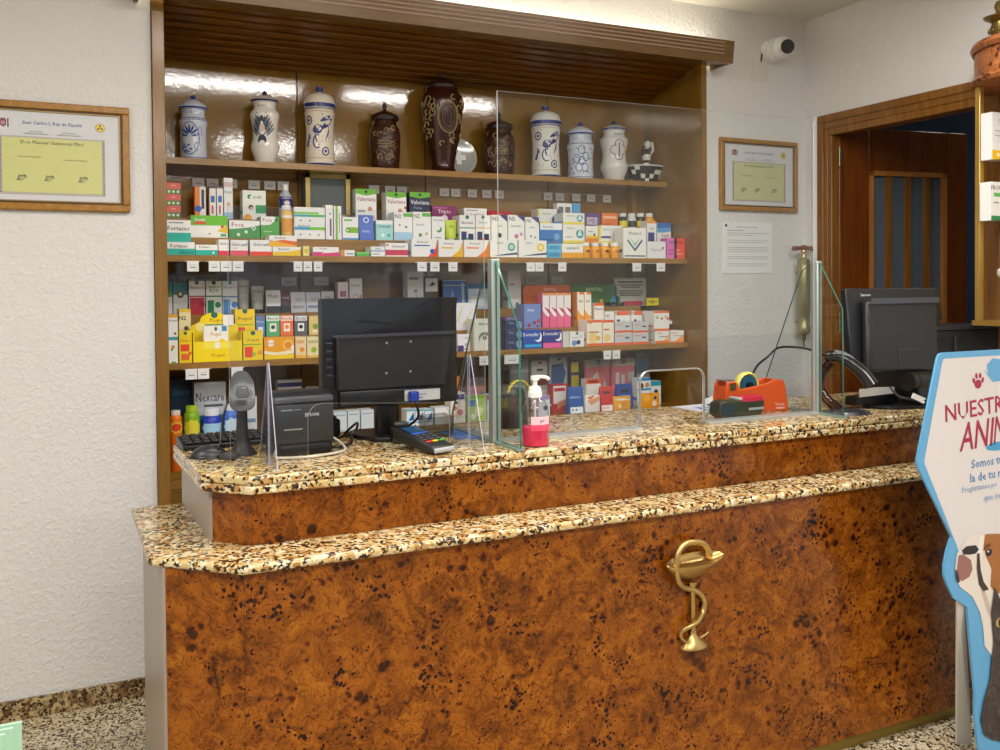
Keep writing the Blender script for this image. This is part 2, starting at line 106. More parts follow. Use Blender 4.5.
('box', 0.4361, 0.493, 1.4409, 1.577, 4.08, 0.07, 'e0e4e2', 'R 0 .62 1 1 2a7078;C .5 .62 .24 2c3a2a;C .5 .64 .14 d8c89a;C .75 .16 .07 c02838', 'white box with dark teal top and oval picture', 'packs on the middle product shelf'),
('box', 0.4995, 0.5638, 1.4409, 1.583, 4.08, 0.07, 'f2f2ee', 'C .5 .95 .14 1e6a60;T .5 .8 .1 8a3038 Hyaluron;R 0 .52 1 .56 c02848;R .05 0 .95 .5 cc2a40;C .8 .3 .2 b01830', 'white box with crimson lower half in back row', 'packs on the middle product shelf'),
('box', 0.5687, 0.6332, 1.4409, 1.5827, 4.08, 0.07, 'f2f2ee', 'C .5 .95 .14 1e6a60;T .5 .82 .09 205a48 Hyaluron;T .5 .7 .09 204a40 PLUS;R 0 .52 1 .56 188a58;R .1 0 .5 .42 188a58;C .75 .28 .2 188a58', 'white box with dark green lower half', 'packs on the middle product shelf'),
('box', 0.6369, 0.699, 1.4409, 1.5824, 4.08, 0.07, 'e4eaf0', 'C .5 .95 .14 4a9a9a;T .5 .8 .09 6080a0 Hyaluron;R 0 .5 1 .54 3a80c8;R .05 0 .5 .44 4a90d8;C .8 .28 .22 3a88d8', 'white box with blue lower half in back row', 'packs on the middle product shelf'),
('tube', 0.7028, 0.7535, 1.4409, 1.589, 4.08, 0.04, 'aaa69c', 'R .15 .5 .85 .54 e8e8e8;T .5 .8 .07 484440 crema', 'tall silver grey cream tube', 'packs on the middle product shelf'),
('tube', 0.7598, 0.8163, 1.4409, 1.56, 4.08, 0.04, 'a8a498', 'R .15 .5 .85 .55 e8e8e8;T .5 .8 .08 484440 crema', 'shorter silver grey cream tube', 'packs on the middle product shelf'),
('pouch', 0.8233, 0.8859, 1.4409, 1.5406, 4.08, 0.03, 'e0e0e0', 'R 0 0 1 .3 18181c;T .5 .75 .16 303030 Mask', 'white and black sachet beside silver tube', 'packs on the middle product shelf'),
('pouch', 0.8896, 0.9278, 1.4409, 1.537, 4.08, 0.03, '5a1a30', 'R 0 0 1 .35 18141c;T .5 .7 .12 d0b0b8 mask', 'dark wine red sachet in back row', 'packs on the middle product shelf'),
('pouch', 0.9315, 0.9969, 1.4409, 1.532, 4.08, 0.03, 'c8ccd0', 'T .5 .65 .15 606068 Gel;R .1 .2 .9 .35 a0a4a8', 'silver foil sachet above the orange tin', 'packs on the middle product shelf'),
('pouch', 1.0008, 1.0649, 1.4409, 1.5314, 4.08, 0.03, 'c4c8d2', 'T .5 .65 .15 505060 Gel;R .1 .2 .9 .35 8088a0', 'silver foil sachet nearest the big monitor', 'packs on the middle product shelf'),
('pouch', 1.0712, 1.127, 1.4409, 1.5352, 4.08, 0.03, 'c8c8c8', 'T .5 .7 .15 505060 Iris', 'grey foil sachet just above big monitor left corner', 'packs on the middle product shelf'),
('box', 1.1444, 1.1917, 1.4409, 1.5755, 4.08, 0.05, 'e8dcdc', 'R 0 0 1 .35 c83048;R .2 .5 .8 .7 a87080', 'white box with red foot peeping over big monitor', 'packs on the middle product shelf'),
('box', 1.1991, 1.258, 1.4409, 1.5912, 4.08, 0.07, 'dedede', 'C .5 .45 .2 404048;C .5 .45 .16 dedede;T .5 .8 .08 a04050 Lierac;R .8 .3 .9 .5 c03040', 'pale grey box with dark circle over big monitor', 'packs on the middle product shelf'),
('box', 1.4794, 1.5579, 1.4409, 1.6208, 4.08, 0.07, 'd8dcd8', 'R .1 .8 .7 .86 606060;C .5 .5 .12 909890;R .5 .1 .6 .4 b0b0b0', 'tall pale box over right half of big monitor', 'packs on the middle product shelf'),
('box', 1.5618, 1.6339, 1.4409, 1.5994, 4.08, 0.07, '5c4630', 'R .1 .55 .95 .95 e0e0dc;P .3 .7 .6 .85 .8 .75 202020;R 0 0 .6 .3 209048', 'brown and white box right of tall pale box', 'packs on the middle product shelf'),
('pouch', 1.661, 1.7819, 1.4409, 1.5822, 4.08, 0.04, '3a68a8', 'R 0 .8 1 1 b0b8c4;P .2 .1 .4 .7 .6 .1 7a9cc8;R .8 .2 .9 .9 a8b8c8', 'blue item wrapped in clear plastic', 'packs on the middle product shelf'),
('box', 1.7886, 1.9261, 1.4409, 1.5646, 4.08, 0.07, 'b8ccd8', 'R 0 .8 1 1 2a6090;T .5 .7 .12 e8f0f4 Aquoral;R .1 .1 .6 .5 e0e4e8;C .3 .12 .08 505868', 'pale blue box above the hand-drawing box', 'packs on the middle product shelf'),
('box', 1.6614, 1.7747, 1.3457, 1.4733, 3.96, 0.09, 'e6e8f0', 'P .1 .3 .4 .9 .45 .9 .2 .3 e0d8a0;P .4 .2 .85 .8 .9 .8 .5 .2 e0d8a0;R 0 .93 .7 1 f4f0e0', 'white box with pale gold brush strokes', 'packs on the middle product shelf'),
('box', 1.6336, 1.694, 1.255, 1.3318, 3.85, 0.05, 'f0eef4', 'R 0 0 .5 .35 4a4078;R .55 .1 .9 .16 504880;T .7 .8 .1 706a90 Plus;C .7 .4 .12 c0b8d8', 'small white box with violet corner by shield post', 'packs on the middle product shelf'),
('box', 1.7163, 1.8212, 1.255, 1.4002, 3.85, 0.085, 'f0efe2', 'C .5 .38 .3 8a8a80;C .5 .3 .26 f0efe2;C .5 .4 .1 707068;T .5 .84 .1 505048 Nightcare;C .85 .1 .05 404040', 'ivory box with hand drawing beside shield post', 'packs on the middle product shelf'),
('box', 1.8734, 1.9607, 1.255, 1.3023, 3.85, 0.085, '2c3a68', 'C .85 .5 .4 7a98c8;T .35 .7 .25 a8b8d8 Tens', 'navy box with pale cuff picture, lowest in stack by post', 'packs on the middle product shelf'),
('box', 1.8741, 1.9613, 1.3027, 1.3467, 3.85, 0.085, '2c3a68', 'C .85 .5 .4 7a98c8;T .35 .7 .25 a8b8d8 Tens', 'navy box with pale cuff picture, second lowest in stack by post', 'packs on the middle product shelf'),
('box', 1.8744, 1.9617, 1.3471, 1.3912, 3.85, 0.085, '2c3a68', 'C .85 .5 .4 7a98c8;T .35 .7 .25 a8b8d8 Tens', 'navy box with pale cuff picture, third lowest in stack by post', 'packs on the middle product shelf'),
('box', 1.8747, 1.9619, 1.3916, 1.4062, 3.85, 0.085, '6a5090', 'R .1 .3 .6 .6 b0a0d0', 'thin violet box topping the navy stack', 'packs on the middle product shelf'),
('box', 2.0048, 2.0752, 1.4409, 1.6304, 4.08, 0.07, 'e0dcda', 'C .7 .12 .1 404040;R .1 .6 .5 .64 909090', 'tall off white box between post and orange display', 'packs on the middle product shelf'),
('box', 1.9679, 2.0666, 1.255, 1.3426, 3.85, 0.085, '1a50b4', 'R .1 .08 1 .22 28b0e8;C .82 .6 .26 ffffff;C .72 .68 .24 1a50b4;T .4 .76 .2 ffffff Dormidin', 'blue box with white crescent moon and cyan stripe', 'packs on the middle product shelf'),
('box', 2.0746, 2.1755, 1.255, 1.3396, 3.85, 0.085, '2a3494', 'R 0 0 1 .28 f060a8;C .82 .62 .26 ffffff;C .72 .7 .24 2a3494;T .4 .8 .2 ffffff Dormidin', 'navy box with white crescent moon and pink stripe', 'packs on the middle product shelf'),
('box', 2.1825, 2.2168, 1.255, 1.3279, 3.85, 0.05, 'd8d8d4', '', 'plain grey white box end beside butterfly box', 'packs on the middle product shelf'),
('box', 2.2212, 2.3007, 1.255, 1.3261, 3.85, 0.085, 'f2f2ee', 'C .3 .25 .2 7a98d0;C .6 .3 .16 3a4468;C .75 .7 .12 c8d8f0;C .5 .9 .1 287848;R .15 .6 .6 .66 c0c4d0', 'white box with blue butterflies', 'packs on the middle product shelf'),
('box', 2.0306, 2.1223, 1.3457, 1.463, 3.96, 0.09, '7a94d0', 'T .4 .75 .12 f0f4ff Nuit;C .3 .12 .1 b02850;C .6 .22 .1 b02850;C .85 .3 .1 c03058;C .8 .08 .08 b02850', 'periwinkle box with crimson berries', 'packs on the middle product shelf'),
('box', 2.132, 2.1688, 1.3457, 1.5157, 3.96, 0.05, 'f06a98', 'P 0 .6 0 1 1 1 1 .4 .4 .42 faf2f2;P 0 .5 0 .62 1 .4 1 .3 .5 .36 ffffff;P 0 .62 .2 .6 1 .4 1 .52 .4 .58 d82858;R .05 .93 .95 1 f0a050', 'upright pink and white box, first from left of four', 'packs on the middle product shelf'),
('box', 2.1721, 2.2092, 1.3457, 1.5152, 3.96, 0.05, 'f06a98', 'P 0 .6 0 1 1 1 1 .4 .4 .42 faf2f2;P 0 .5 0 .62 1 .4 1 .3 .5 .36 ffffff;P 0 .62 .2 .6 1 .4 1 .52 .4 .58 d82858;R .05 .93 .95 1 f0a050', 'upright pink and white box, second from left of four', 'packs on the middle product shelf'),
('box', 2.2124, 2.2498, 1.3457, 1.5148, 3.96, 0.05, 'f06a98', 'P 0 .6 0 1 1 1 1 .4 .4 .42 faf2f2;P 0 .5 0 .62 1 .4 1 .3 .5 .36 ffffff;P 0 .62 .2 .6 1 .4 1 .52 .4 .58 d82858;R .05 .93 .95 1 f0a050', 'upright pink and white box, third from left of four', 'packs on the middle product shelf'),
('box', 2.2531, 2.2908, 1.3457, 1.5144, 3.96, 0.05, 'f06a98', 'P 0 .6 0 1 1 1 1 .4 .4 .42 faf2f2;P 0 .5 0 .62 1 .4 1 .3 .5 .36 ffffff;P 0 .62 .2 .6 1 .4 1 .52 .4 .58 d82858;R .05 .93 .95 1 f0a050', 'upright pink and white box, fourth from left of four', 'packs on the middle product shelf'),
('box', 2.3285, 2.3668, 1.3457, 1.5186, 3.96, 0.05, 'f8a838', 'P 0 .5 0 1 1 1 1 .3 .5 .35 faf4ea;R .3 .93 1 1 f07028;R .2 .7 .8 .76 c0b8a8', 'upright amber and white box, left of twins', 'packs on the middle product shelf'),
('box', 2.3701, 2.4087, 1.3457, 1.5182, 3.96, 0.05, 'f8a838', 'P 0 .5 0 1 1 1 1 .3 .5 .35 faf4ea;R .3 .93 1 1 f07028;R .2 .7 .8 .76 c0b8a8', 'upright amber and white box, right of twins', 'packs on the middle product shelf'),
('box', 2.4257, 2.4818, 1.3457, 1.4622, 3.96, 0.05, 'faf2e8', 'R 0 .88 1 1 f07028;T .5 .75 .12 303048 Pharm;C .2 .15 .2 f0c020;C .6 .12 .14 302020', 'small white box with orange top and tricolour foot', 'packs on the middle product shelf'),
('header', 2.0874, 2.3611, 1.4409, 1.5549, 4.08, 0.02, 'dc6422', 'T .56 .8 .12 f8e0c8 REVITAL', 'orange cardboard display back with pale heading', 'packs on the middle product shelf'),
('header', 2.3657, 2.6388, 1.4409, 1.5582, 4.08, 0.02, '2a6a2c', 'T .5 .76 .16 c8e8b0 REVITAL;C .65 .25 .08 e8b030;P .85 .2 .95 .6 .98 .2 3090c8', 'green cardboard display back with pale heading', 'packs on the middle product shelf'),
('box', 2.5617, 2.7036, 1.4409, 1.4632, 4.08, 0.05, '202428', 'T .4 .3 .3 e8e8e8 UNO;C .3 .85 .13 90d0b8;C .75 .85 .13 90d0b8', 'low black box with two pale green dots', 'packs on the middle product shelf'),
('card', 2.6221, 2.8247, 1.4409, 1.5885, 4.08, 0.004, 'b4b4ac', 'R .1 .84 .9 .9 383838;R .12 .74 .88 .78 383838;R .2 .66 .8 .7 383838;R .1 .52 .9 .56 383838;R .1 .44 .9 .48 383838;R .15 .36 .85 .4 383838;R .3 0 .9 .16 b83048', 'grey notice card with black lines of print', 'packs on the middle product shelf'),
('box', 2.8141, 2.9032, 1.4409, 1.4808, 4.08, 0.07, 'f2dc10', 'C .55 .5 .28 403a30;C .55 .5 .2 f2dc10;R .2 .44 .9 .56 605840', 'bright yellow box with dark ring on middle shelf', 'packs on the middle product shelf'),
('box', 2.318, 2.4019, 1.255, 1.3819, 3.85, 0.085, 'faf0e0', 'R 0 .9 1 1 f07028;T .2 .88 .08 303030 N2;C .4 .3 .3 f4d888;C .75 .3 .14 e8b060;R 0 0 1 .1 ee6a28;R .1 .5 .8 .56 c09060', 'cream box with orange edges, left of twins', 'packs on the middle product shelf'),
('box', 2.4069, 2.4713, 1.255, 1.3801, 3.85, 0.085, 'faf0e0', 'R 0 .9 1 1 f05a28;C .4 .3 .3 f4d888;R 0 0 1 .1 ee5a28;R .1 .6 .6 .66 d07050', 'cream box with orange edges, right of twins', 'packs on the middle product shelf'),
('box', 2.4783, 2.5769, 1.255, 1.3155, 3.85, 0.085, 'd0d2d4', 'R 0 0 1 .2 f06a40;R .6 .5 .85 .65 505a80;R .1 .7 .5 .78 e09080', 'silver box with orange foot, lower left of four beside cream twins', 'packs on the middle product shelf'),
('box', 2.4789, 2.5773, 1.3159, 1.3681, 3.85, 0.085, 'd0d2d4', 'R 0 0 1 .2 f06a40;R .6 .5 .85 .65 505a80;R .1 .7 .5 .78 e09080', 'silver box with orange foot, upper left of four beside cream twins', 'packs on the middle product shelf'),
('box', 2.582, 2.6765, 1.255, 1.3125, 3.85, 0.085, 'd0d2d4', 'R 0 0 1 .2 f06a40;R .6 .5 .85 .65 505a80;R .1 .7 .5 .78 e09080', 'silver box with orange foot, lower right of four beside cream twins', 'packs on the middle product shelf'),
('box', 2.5825, 2.6769, 1.3129, 1.3657, 3.85, 0.085, 'd0d2d4', 'R 0 0 1 .2 f06a40;R .6 .5 .85 .65 505a80;R .1 .7 .5 .78 e09080', 'silver box with orange foot, upper right of four beside cream twins', 'packs on the middle product shelf'),
('box', 2.717, 2.8034, 1.255, 1.3168, 3.85, 0.085, 'f2f2ee', 'R 0 0 1 .2 f07a28;P .6 .2 1 .8 1 .2 f8c080;R .1 .8 .5 .86 e09070;R .3 .5 .9 .58 a0a0a8', 'white box with orange foot under the speckled one', 'packs on the middle product shelf'),
('box', 2.7115, 2.8039, 1.3172, 1.4184, 3.85, 0.085, 'f2f2ee', 'R 0 0 1 .12 f07a28;R 0 .9 1 1 f07028;C .2 .68 .08 98c060;C .5 .62 .08 e87058;C .75 .7 .07 a0c870;C .9 .62 .08 d84838', 'tall white speckled box with orange top', 'packs on the middle product shelf'),
('box', 2.8124, 2.8953, 1.255, 1.3167, 3.85, 0.085, 'f2f2ee', 'P .2 0 1 0 1 .7 f8a860;R 0 0 1 .12 f08030;R .1 .75 .5 .82 e09070;R .2 .55 .9 .6 a0a0a8', 'white box with orange corner, rightmost on middle shelf', 'packs on the middle product shelf'),
('box', 2.4872, 2.5453, 1.3457, 1.4182, 3.96, 0.09, 'f4f0ea', 'T .3 .7 .2 303030 N2;C .8 .2 .1 506090', 'little white box under black box, left', 'packs on the middle product shelf'),
('box', 2.5517, 2.642, 1.3457, 1.4192, 3.96, 0.09, 'f2f2ee', 'R .1 .7 1 1 f07040;C .2 .3 .14 283468;C .55 .2 .13 58a8d8;T .1 .85 .2 303030 N2', 'white box with orange tab and dark blue diamond, left', 'packs on the middle product shelf'),
('box', 2.6485, 2.7158, 1.3457, 1.4176, 3.96, 0.09, 'f2f2ee', 'R .3 .7 1 1 f07040;C .35 .3 .14 283468;C .75 .2 .12 58a8d8;T .15 .85 .2 303030 N2', 'white box with orange tab and dark blue diamond, right', 'packs on the middle product shelf'),
('box', 2.7217, 2.7836, 1.3457, 1.4162, 3.96, 0.09, 'f2f2ee', 'T .35 .75 .2 303030 N2;C .4 .25 .14 3060a8;C .8 .3 .12 88b850', 'white box with blue and green dots behind silver boxes', 'packs on the middle product shelf'),
('box', 2.8664, 2.9032, 1.3457, 1.3659, 3.96, 0.05, 'f2f2ee', 'R 0 .8 1 1 f07028;C .4 .35 .12 e06058;C .1 .55 .1 90b850', 'narrow white box with orange top in back', 'packs on the middle product shelf'),
('bottle', 0.3942, 0.4417, 0.82, 1.0633, 3.86, 0.06, 'f07818', 'C .5 .66 .3 f8d040;C .5 .66 .2 e84828', 'orange bottle with yellow burst label', 'packs on the lowest product shelf'),
('bottle', 0.4485, 0.511, 0.82, 1.0773, 3.86, 0.07, '88b818', 'C .5 .66 .32 e8e040', 'green bottle with yellow burst label and lime cap', 'packs on the lowest product shelf'),
('bottle', 0.5202, 0.5988, 0.82, 1.0621, 3.86, 0.07, '2440b8', 'C .5 .68 .34 a8d8f8', 'blue bottle with white burst label beside green one', 'packs on the lowest product shelf'),
('bottle', 0.6046, 0.6686, 0.82, 1.0735, 3.86, 0.07, '4878d8', 'C .5 .68 .34 d0e8f8', 'light blue bottle behind the hand scanner', 'packs on the lowest product shelf'),
('box', 0.4185, 0.5072, 0.82, 1.1696, 4.08, 0.05, '183a58', 'R .1 .8 .9 .86 30688c;R 0 0 1 .5 188090', 'dark teal box at left end of lowest shelf', 'packs on the lowest product shelf'),
('box', 0.5008, 0.6275, 0.82, 1.1603, 3.97, 0.06, 'c8ccd0', 'T .5 .82 .11 404a60 Nexcare;R .3 .7 .9 .73 506070;R 0 0 1 .6 1a7a98;C .3 .52 .1 202020;C .35 .48 .07 d8d8d8;C .2 .44 .07 b03030', 'white and teal cold pack box lettered near the top', 'packs on the lowest product shelf'),
('box', 0.8672, 0.9742, 0.82, 1.1441, 4.08, 0.05, 'd8d4cc', 'R 0 .9 1 .96 303a68;T .5 .8 .07 404040 Esterilizada;C .6 .6 .08 c89a80;R .1 .55 .25 .6 303030', 'white box with navy line behind receipt printer', 'packs on the lowest product shelf'),
('box', 0.9776, 1.0268, 0.82, 1.1146, 3.97, 0.05, 'e8e4e4', 'P 0 1 .3 1 0 .85 c82030;R .3 .9 .9 .95 606060', 'white box with red corner behind receipt printer', 'packs on the lowest product shelf'),
('box', 0.698, 0.7546, 0.82, 1.0894, 3.97, 0.06, 'e8ecf0', 'R .1 .6 .9 .66 8098b0', 'plain white box between scanner and clear fin', 'packs on the lowest product shelf'),
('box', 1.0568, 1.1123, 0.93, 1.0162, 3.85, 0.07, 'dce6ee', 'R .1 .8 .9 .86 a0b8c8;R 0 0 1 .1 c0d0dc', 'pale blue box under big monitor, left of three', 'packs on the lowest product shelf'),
('box', 1.1175, 1.1702, 0.93, 1.0166, 3.85, 0.07, 'dce6ee', 'R .1 .8 .9 .86 a0b8c8;R 0 0 1 .1 c0d0dc', 'pale blue box under big monitor, middle of three', 'packs on the lowest product shelf'),
('box', 1.1763, 1.2334, 0.93, 1.0169, 3.85, 0.07, 'dce6ee', 'R .1 .8 .9 .86 a0b8c8;R 0 0 1 .1 c0d0dc', 'pale blue box under big monitor, right of three', 'packs on the lowest product shelf'),
('box', 1.3849, 1.4234, 0.93, 1.006, 3.85, 0.07, 'eef4f8', 'P .2 .35 .9 .35 .9 .85 1868b0;R .1 .2 .9 .28 40a0c8;R 0 .9 1 1 60b8c8', 'white box with blue triangle right of monitor stand, left of three', 'packs on the lowest product shelf'),
('box', 1.4273, 1.4661, 0.93, 1.0033, 3.85, 0.07, 'eef4f8', 'P .2 .35 .9 .35 .9 .85 1868b0;R .1 .2 .9 .28 40a0c8;R 0 .9 1 1 60b8c8', 'white box with blue triangle right of monitor stand, middle of three', 'packs on the lowest product shelf'),
('box', 1.4701, 1.5092, 0.93, 1.0005, 3.85, 0.07, 'eef4f8', 'P .2 .35 .9 .35 .9 .85 1868b0;R .1 .2 .9 .28 40a0c8;R 0 .9 1 1 60b8c8', 'white box with blue triangle right of monitor stand, right of three', 'packs on the lowest product shelf'),
('box', 1.5206, 1.5894, 0.93, 1.0053, 3.85, 0.07, 'eceef0', 'R .1 .6 .8 .66 c8ccd0', 'plain white box between blue-triangle boxes and kids plaster box', 'packs on the lowest product shelf'),
('box', 1.5956, 1.669, 0.93, 1.0664, 3.85, 0.07, 'f4ece4', 'R .1 .78 .95 .95 28408c;C .3 .5 .14 e87850;C .65 .35 .2 d87890;C .2 .25 .14 f0c838;C .4 .68 .1 5a3a30', 'colourful plaster box with children beside shield fin', 'packs on the lowest product shelf'),
('box', 1.6805, 1.7745, 0.93, 1.0471, 3.85, 0.07, 'b8d058', 'R .05 .6 .4 .85 4a78b0;C .6 .4 .24 e8f0b0;C .3 .2 .14 f4f8e8;R 0 .9 1 1 88c030', 'lime green plaster box left of shield post', 'packs on the lowest product shelf'),
('box', 1.7802, 1.8385, 0.93, 1.0469, 3.85, 0.07, 'd0d8ec', 'R 0 .82 1 1 c83050;C .5 .35 .25 3a4478;R .2 .6 .8 .68 3060a8', 'small blue and red plaster box by shield post', 'packs on the lowest product shelf'),
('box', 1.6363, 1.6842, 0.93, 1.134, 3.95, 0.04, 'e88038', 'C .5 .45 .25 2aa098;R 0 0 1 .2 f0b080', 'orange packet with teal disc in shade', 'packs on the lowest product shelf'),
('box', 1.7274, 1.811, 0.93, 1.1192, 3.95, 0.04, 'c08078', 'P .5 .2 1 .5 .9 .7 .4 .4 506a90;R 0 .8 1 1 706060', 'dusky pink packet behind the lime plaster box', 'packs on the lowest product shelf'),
('card', 2.0027, 2.1036, 0.93, 1.1928, 4.05, 0.03, '9a9e9c', 'P .1 .5 .5 .35 .9 .5 c8ccca;R .05 .75 .95 .8 c0c4c2', 'grey clear-wrapped packet behind soap dispenser', 'packs on the lowest product shelf'),
('card', 2.1163, 2.208, 0.93, 1.1783, 4.05, 0.03, 'e0dcd8', 'R 0 .5 1 .7 8a1a38;R .3 .8 .7 .85 404040;C .7 .25 .2 b0b0b0', 'white and burgundy hanging packet', 'packs on the lowest product shelf'),
('card', 2.22, 2.3235, 0.93, 1.1913, 4.05, 0.03, 'c8d0d8', 'P .05 .3 .05 .85 .7 .9 .9 .7 .6 .3 3a68a8;R .1 .82 .5 .87 204060;R 0 0 1 .1 e8e8e8', 'clear packet with blue print', 'packs on the lowest product shelf'),
('card', 2.3396, 2.3926, 0.93, 1.1748, 4.05, 0.03, '2a3c68', 'R .05 .75 .9 .98 e8d838;R .05 .2 .9 .68 e0d030', 'yellow and navy upright packet', 'packs on the lowest product shelf'),
('card', 2.428, 2.577, 0.93, 1.1743, 4.05, 0.03, 'f08090', 'R 0 .84 1 1 b8b0a8;P .1 .3 .3 .65 .5 .75 .6 .3 f0ecea;P .6 .1 .95 .2 .75 .6 f0ecea;P .45 .9 .55 .94 .65 .9 303030', 'pink packet with white hand, left of pair', 'packs on the lowest product shelf'),
('card', 2.5847, 2.7306, 0.93, 1.1705, 4.05, 0.03, 'f08090', 'R 0 .84 1 1 b8b0a8;R .15 .15 .32 .7 f4f0ee;R .4 .15 .55 .65 f4f0ee;R .7 .15 .98 .7 e0dcd8;P .3 .9 .5 .94 .7 .9 303030', 'pink packet with white fingers, right of pair', 'packs on the lowest product shelf'),
('card', 2.7367, 2.8238, 0.93, 1.1892, 4.05, 0.03, '38606c', 'R 0 .3 1 .6 a8a49c;R .1 .7 .9 .85 206080', 'teal and grey packet at right end of hanging packets', 'packs on the lowest product shelf'),
('box', 2.0479, 2.1084, 0.93, 1.0288, 3.85, 0.05, 'dce4f0', 'R 0 .8 1 1 a890c8;C .6 .4 .2 403a60', 'small white and lilac box behind soap bottle', 'packs on the lowest product shelf'),
('box', 2.1792, 2.2667, 0.93, 1.0643, 3.95, 0.05, 'c82028', 'R .05 .3 .85 .95 e8e0dc;R .1 .75 .8 .88 b83048;P .3 .35 1 .5 1 .3 .3 .1 e09070', 'red plaster box with beige panel', 'packs on the lowest product shelf'),
('pouch', 2.2147, 2.2971, 0.93, 1.0597, 3.85, 0.04, '1c58a8', 'R .1 .02 .95 .25 eef4f8;T .45 .62 .1 d0e0f4 Salvelox;C .25 .14 .06 2860a8;C .5 .14 .06 2860a8', 'bright blue plaster packet with white foot', 'packs on the lowest product shelf'),
('box', 2.3702, 2.4563, 0.93, 1.0817, 3.95, 0.05, 'f0ece8', 'R 0 .84 1 1 ee5a20;R .2 .88 .8 .95 602010;C .3 .4 .15 b87070;C .8 .4 .18 404858', 'white plaster box with orange top', 'packs on the lowest product shelf'),
('card', 2.3057, 2.3907, 0.93, 1.0154, 3.85, 0.03, 'f4efe8', 'P .1 .7 1 .95 1 .7 .4 .4 e8a880;P .1 .9 .7 1 .3 .75 ee6a38', 'white plaster packet showing a beige strip', 'packs on the lowest product shelf'),
('pouch', 2.3972, 2.4662, 0.93, 1.0525, 3.85, 0.04, 'd03838', 'R .05 .02 .95 .25 f4ece8;C .25 .14 .06 d03838;C .55 .14 .06 d03838;R .2 .7 .8 .8 604050', 'red plaster packet with white foot', 'packs on the lowest product shelf'),
('pouch', 2.556, 2.6513, 0.93, 1.0465, 3.95, 0.04, '24489c', 'R .25 .62 .75 .76 101c40;R .2 .4 .8 .5 a8c0e4', 'dark blue plaster packet in second row', 'packs on the lowest product shelf'),
('box', 2.6764, 2.7564, 0.93, 1.0714, 3.95, 0.05, 'e8eef0', 'R 0 .55 1 .62 2890d0;C .3 .72 .18 784838;C .75 .74 .16 c89070;R 0 .9 1 1 2a90c8', 'white and blue box with children faces', 'packs on the lowest product shelf'),
('box', 2.761, 2.8222, 0.93, 1.052, 3.95, 0.05, 'dce8ea', 'R 0 .8 1 1 309ab0;C .5 .55 .2 403830;R 0 .1 .5 .4 40a8d0', 'narrow white and aqua box at right of lowest packs', 'packs on the lowest product shelf'),
('card', 2.4675, 2.5689, 0.93, 0.998, 3.85, 0.03, 'f4b030', 'C .6 .5 .3 f09818;C .35 .3 .16 fbe8c0;P 0 .8 .5 .9 1 .75 .5 .7 fbf3e0', 'orange and white flat packet on front edge', 'packs on the lowest product shelf'),
('card', 2.6334, 2.7442, 0.93, 1.0031, 3.85, 0.03, 'f4a428', 'C .3 .7 .25 f8c050;C .7 .3 .2 fbe8c8;C .75 .7 .12 284898', 'orange duck-shaped packet at right front edge', 'packs on the lowest product shelf'),
]
TIER={'A0': (3.85, 1.684), 'A1': (3.96, 1.7615), 'A2': (4.08, 1.8495), 'B0': (3.85, 1.255), 'B1': (3.96, 1.3457), 'B2': (4.08, 1.4409), 'C0': (3.86, 0.82), 'D0': (3.85, 0.93), 'D1': (3.95, 0.93), 'D2': (4.05, 0.93), 'C1': (3.97, 0.82), 'C2': (4.08, 0.82)}
JARS=[('j1', 0.5298, 0.0592, 0.2825), ('j2', 0.8311, 0.0654, 0.3249), ('j3', 1.076, 0.0743, 0.3635), ('j4', 1.3821, 0.0757, 0.3202), ('j5', 1.6613, 0.1136, 0.4807), ('plate', 1.7952, 0.0667, 0.1943), ('j6', 1.9744, 0.0801, 0.3179), ('j7', 2.2345, 0.0823, 0.3675), ('j8', 2.4379, 0.0717, 0.2989), ('j9', 2.6418, 0.0775, 0.3205), ('bask', 2.8381, 0.1188, 0.2276)]
RAILS=[([0.4851], 1.661, 3.834, 0.0442, 0.042), ([0.5672, 0.6134, 0.6602], 1.661, 3.834, 0.0432, 0.042), ([0.9045, 0.9456, 0.9892], 1.661, 3.834, 0.0357, 0.042), ([1.457, 1.5177, 1.6048], 1.661, 3.834, 0.0431, 0.042), ([2.0, 2.0465, 2.1696], 1.661, 3.834, 0.0427, 0.042), ([2.5945, 2.7392], 1.661, 3.834, 0.0505, 0.042), ([0.4736, 0.5201], 1.231, 3.836, 0.0434, 0.042), ([0.6514], 1.231, 3.836, 0.0456, 0.042), ([1.7557], 1.231, 3.836, 0.0454, 0.042), ([1.9005], 1.231, 3.836, 0.0806, 0.042), ([2.4211, 2.4724], 1.231, 3.836, 0.0436, 0.042)]

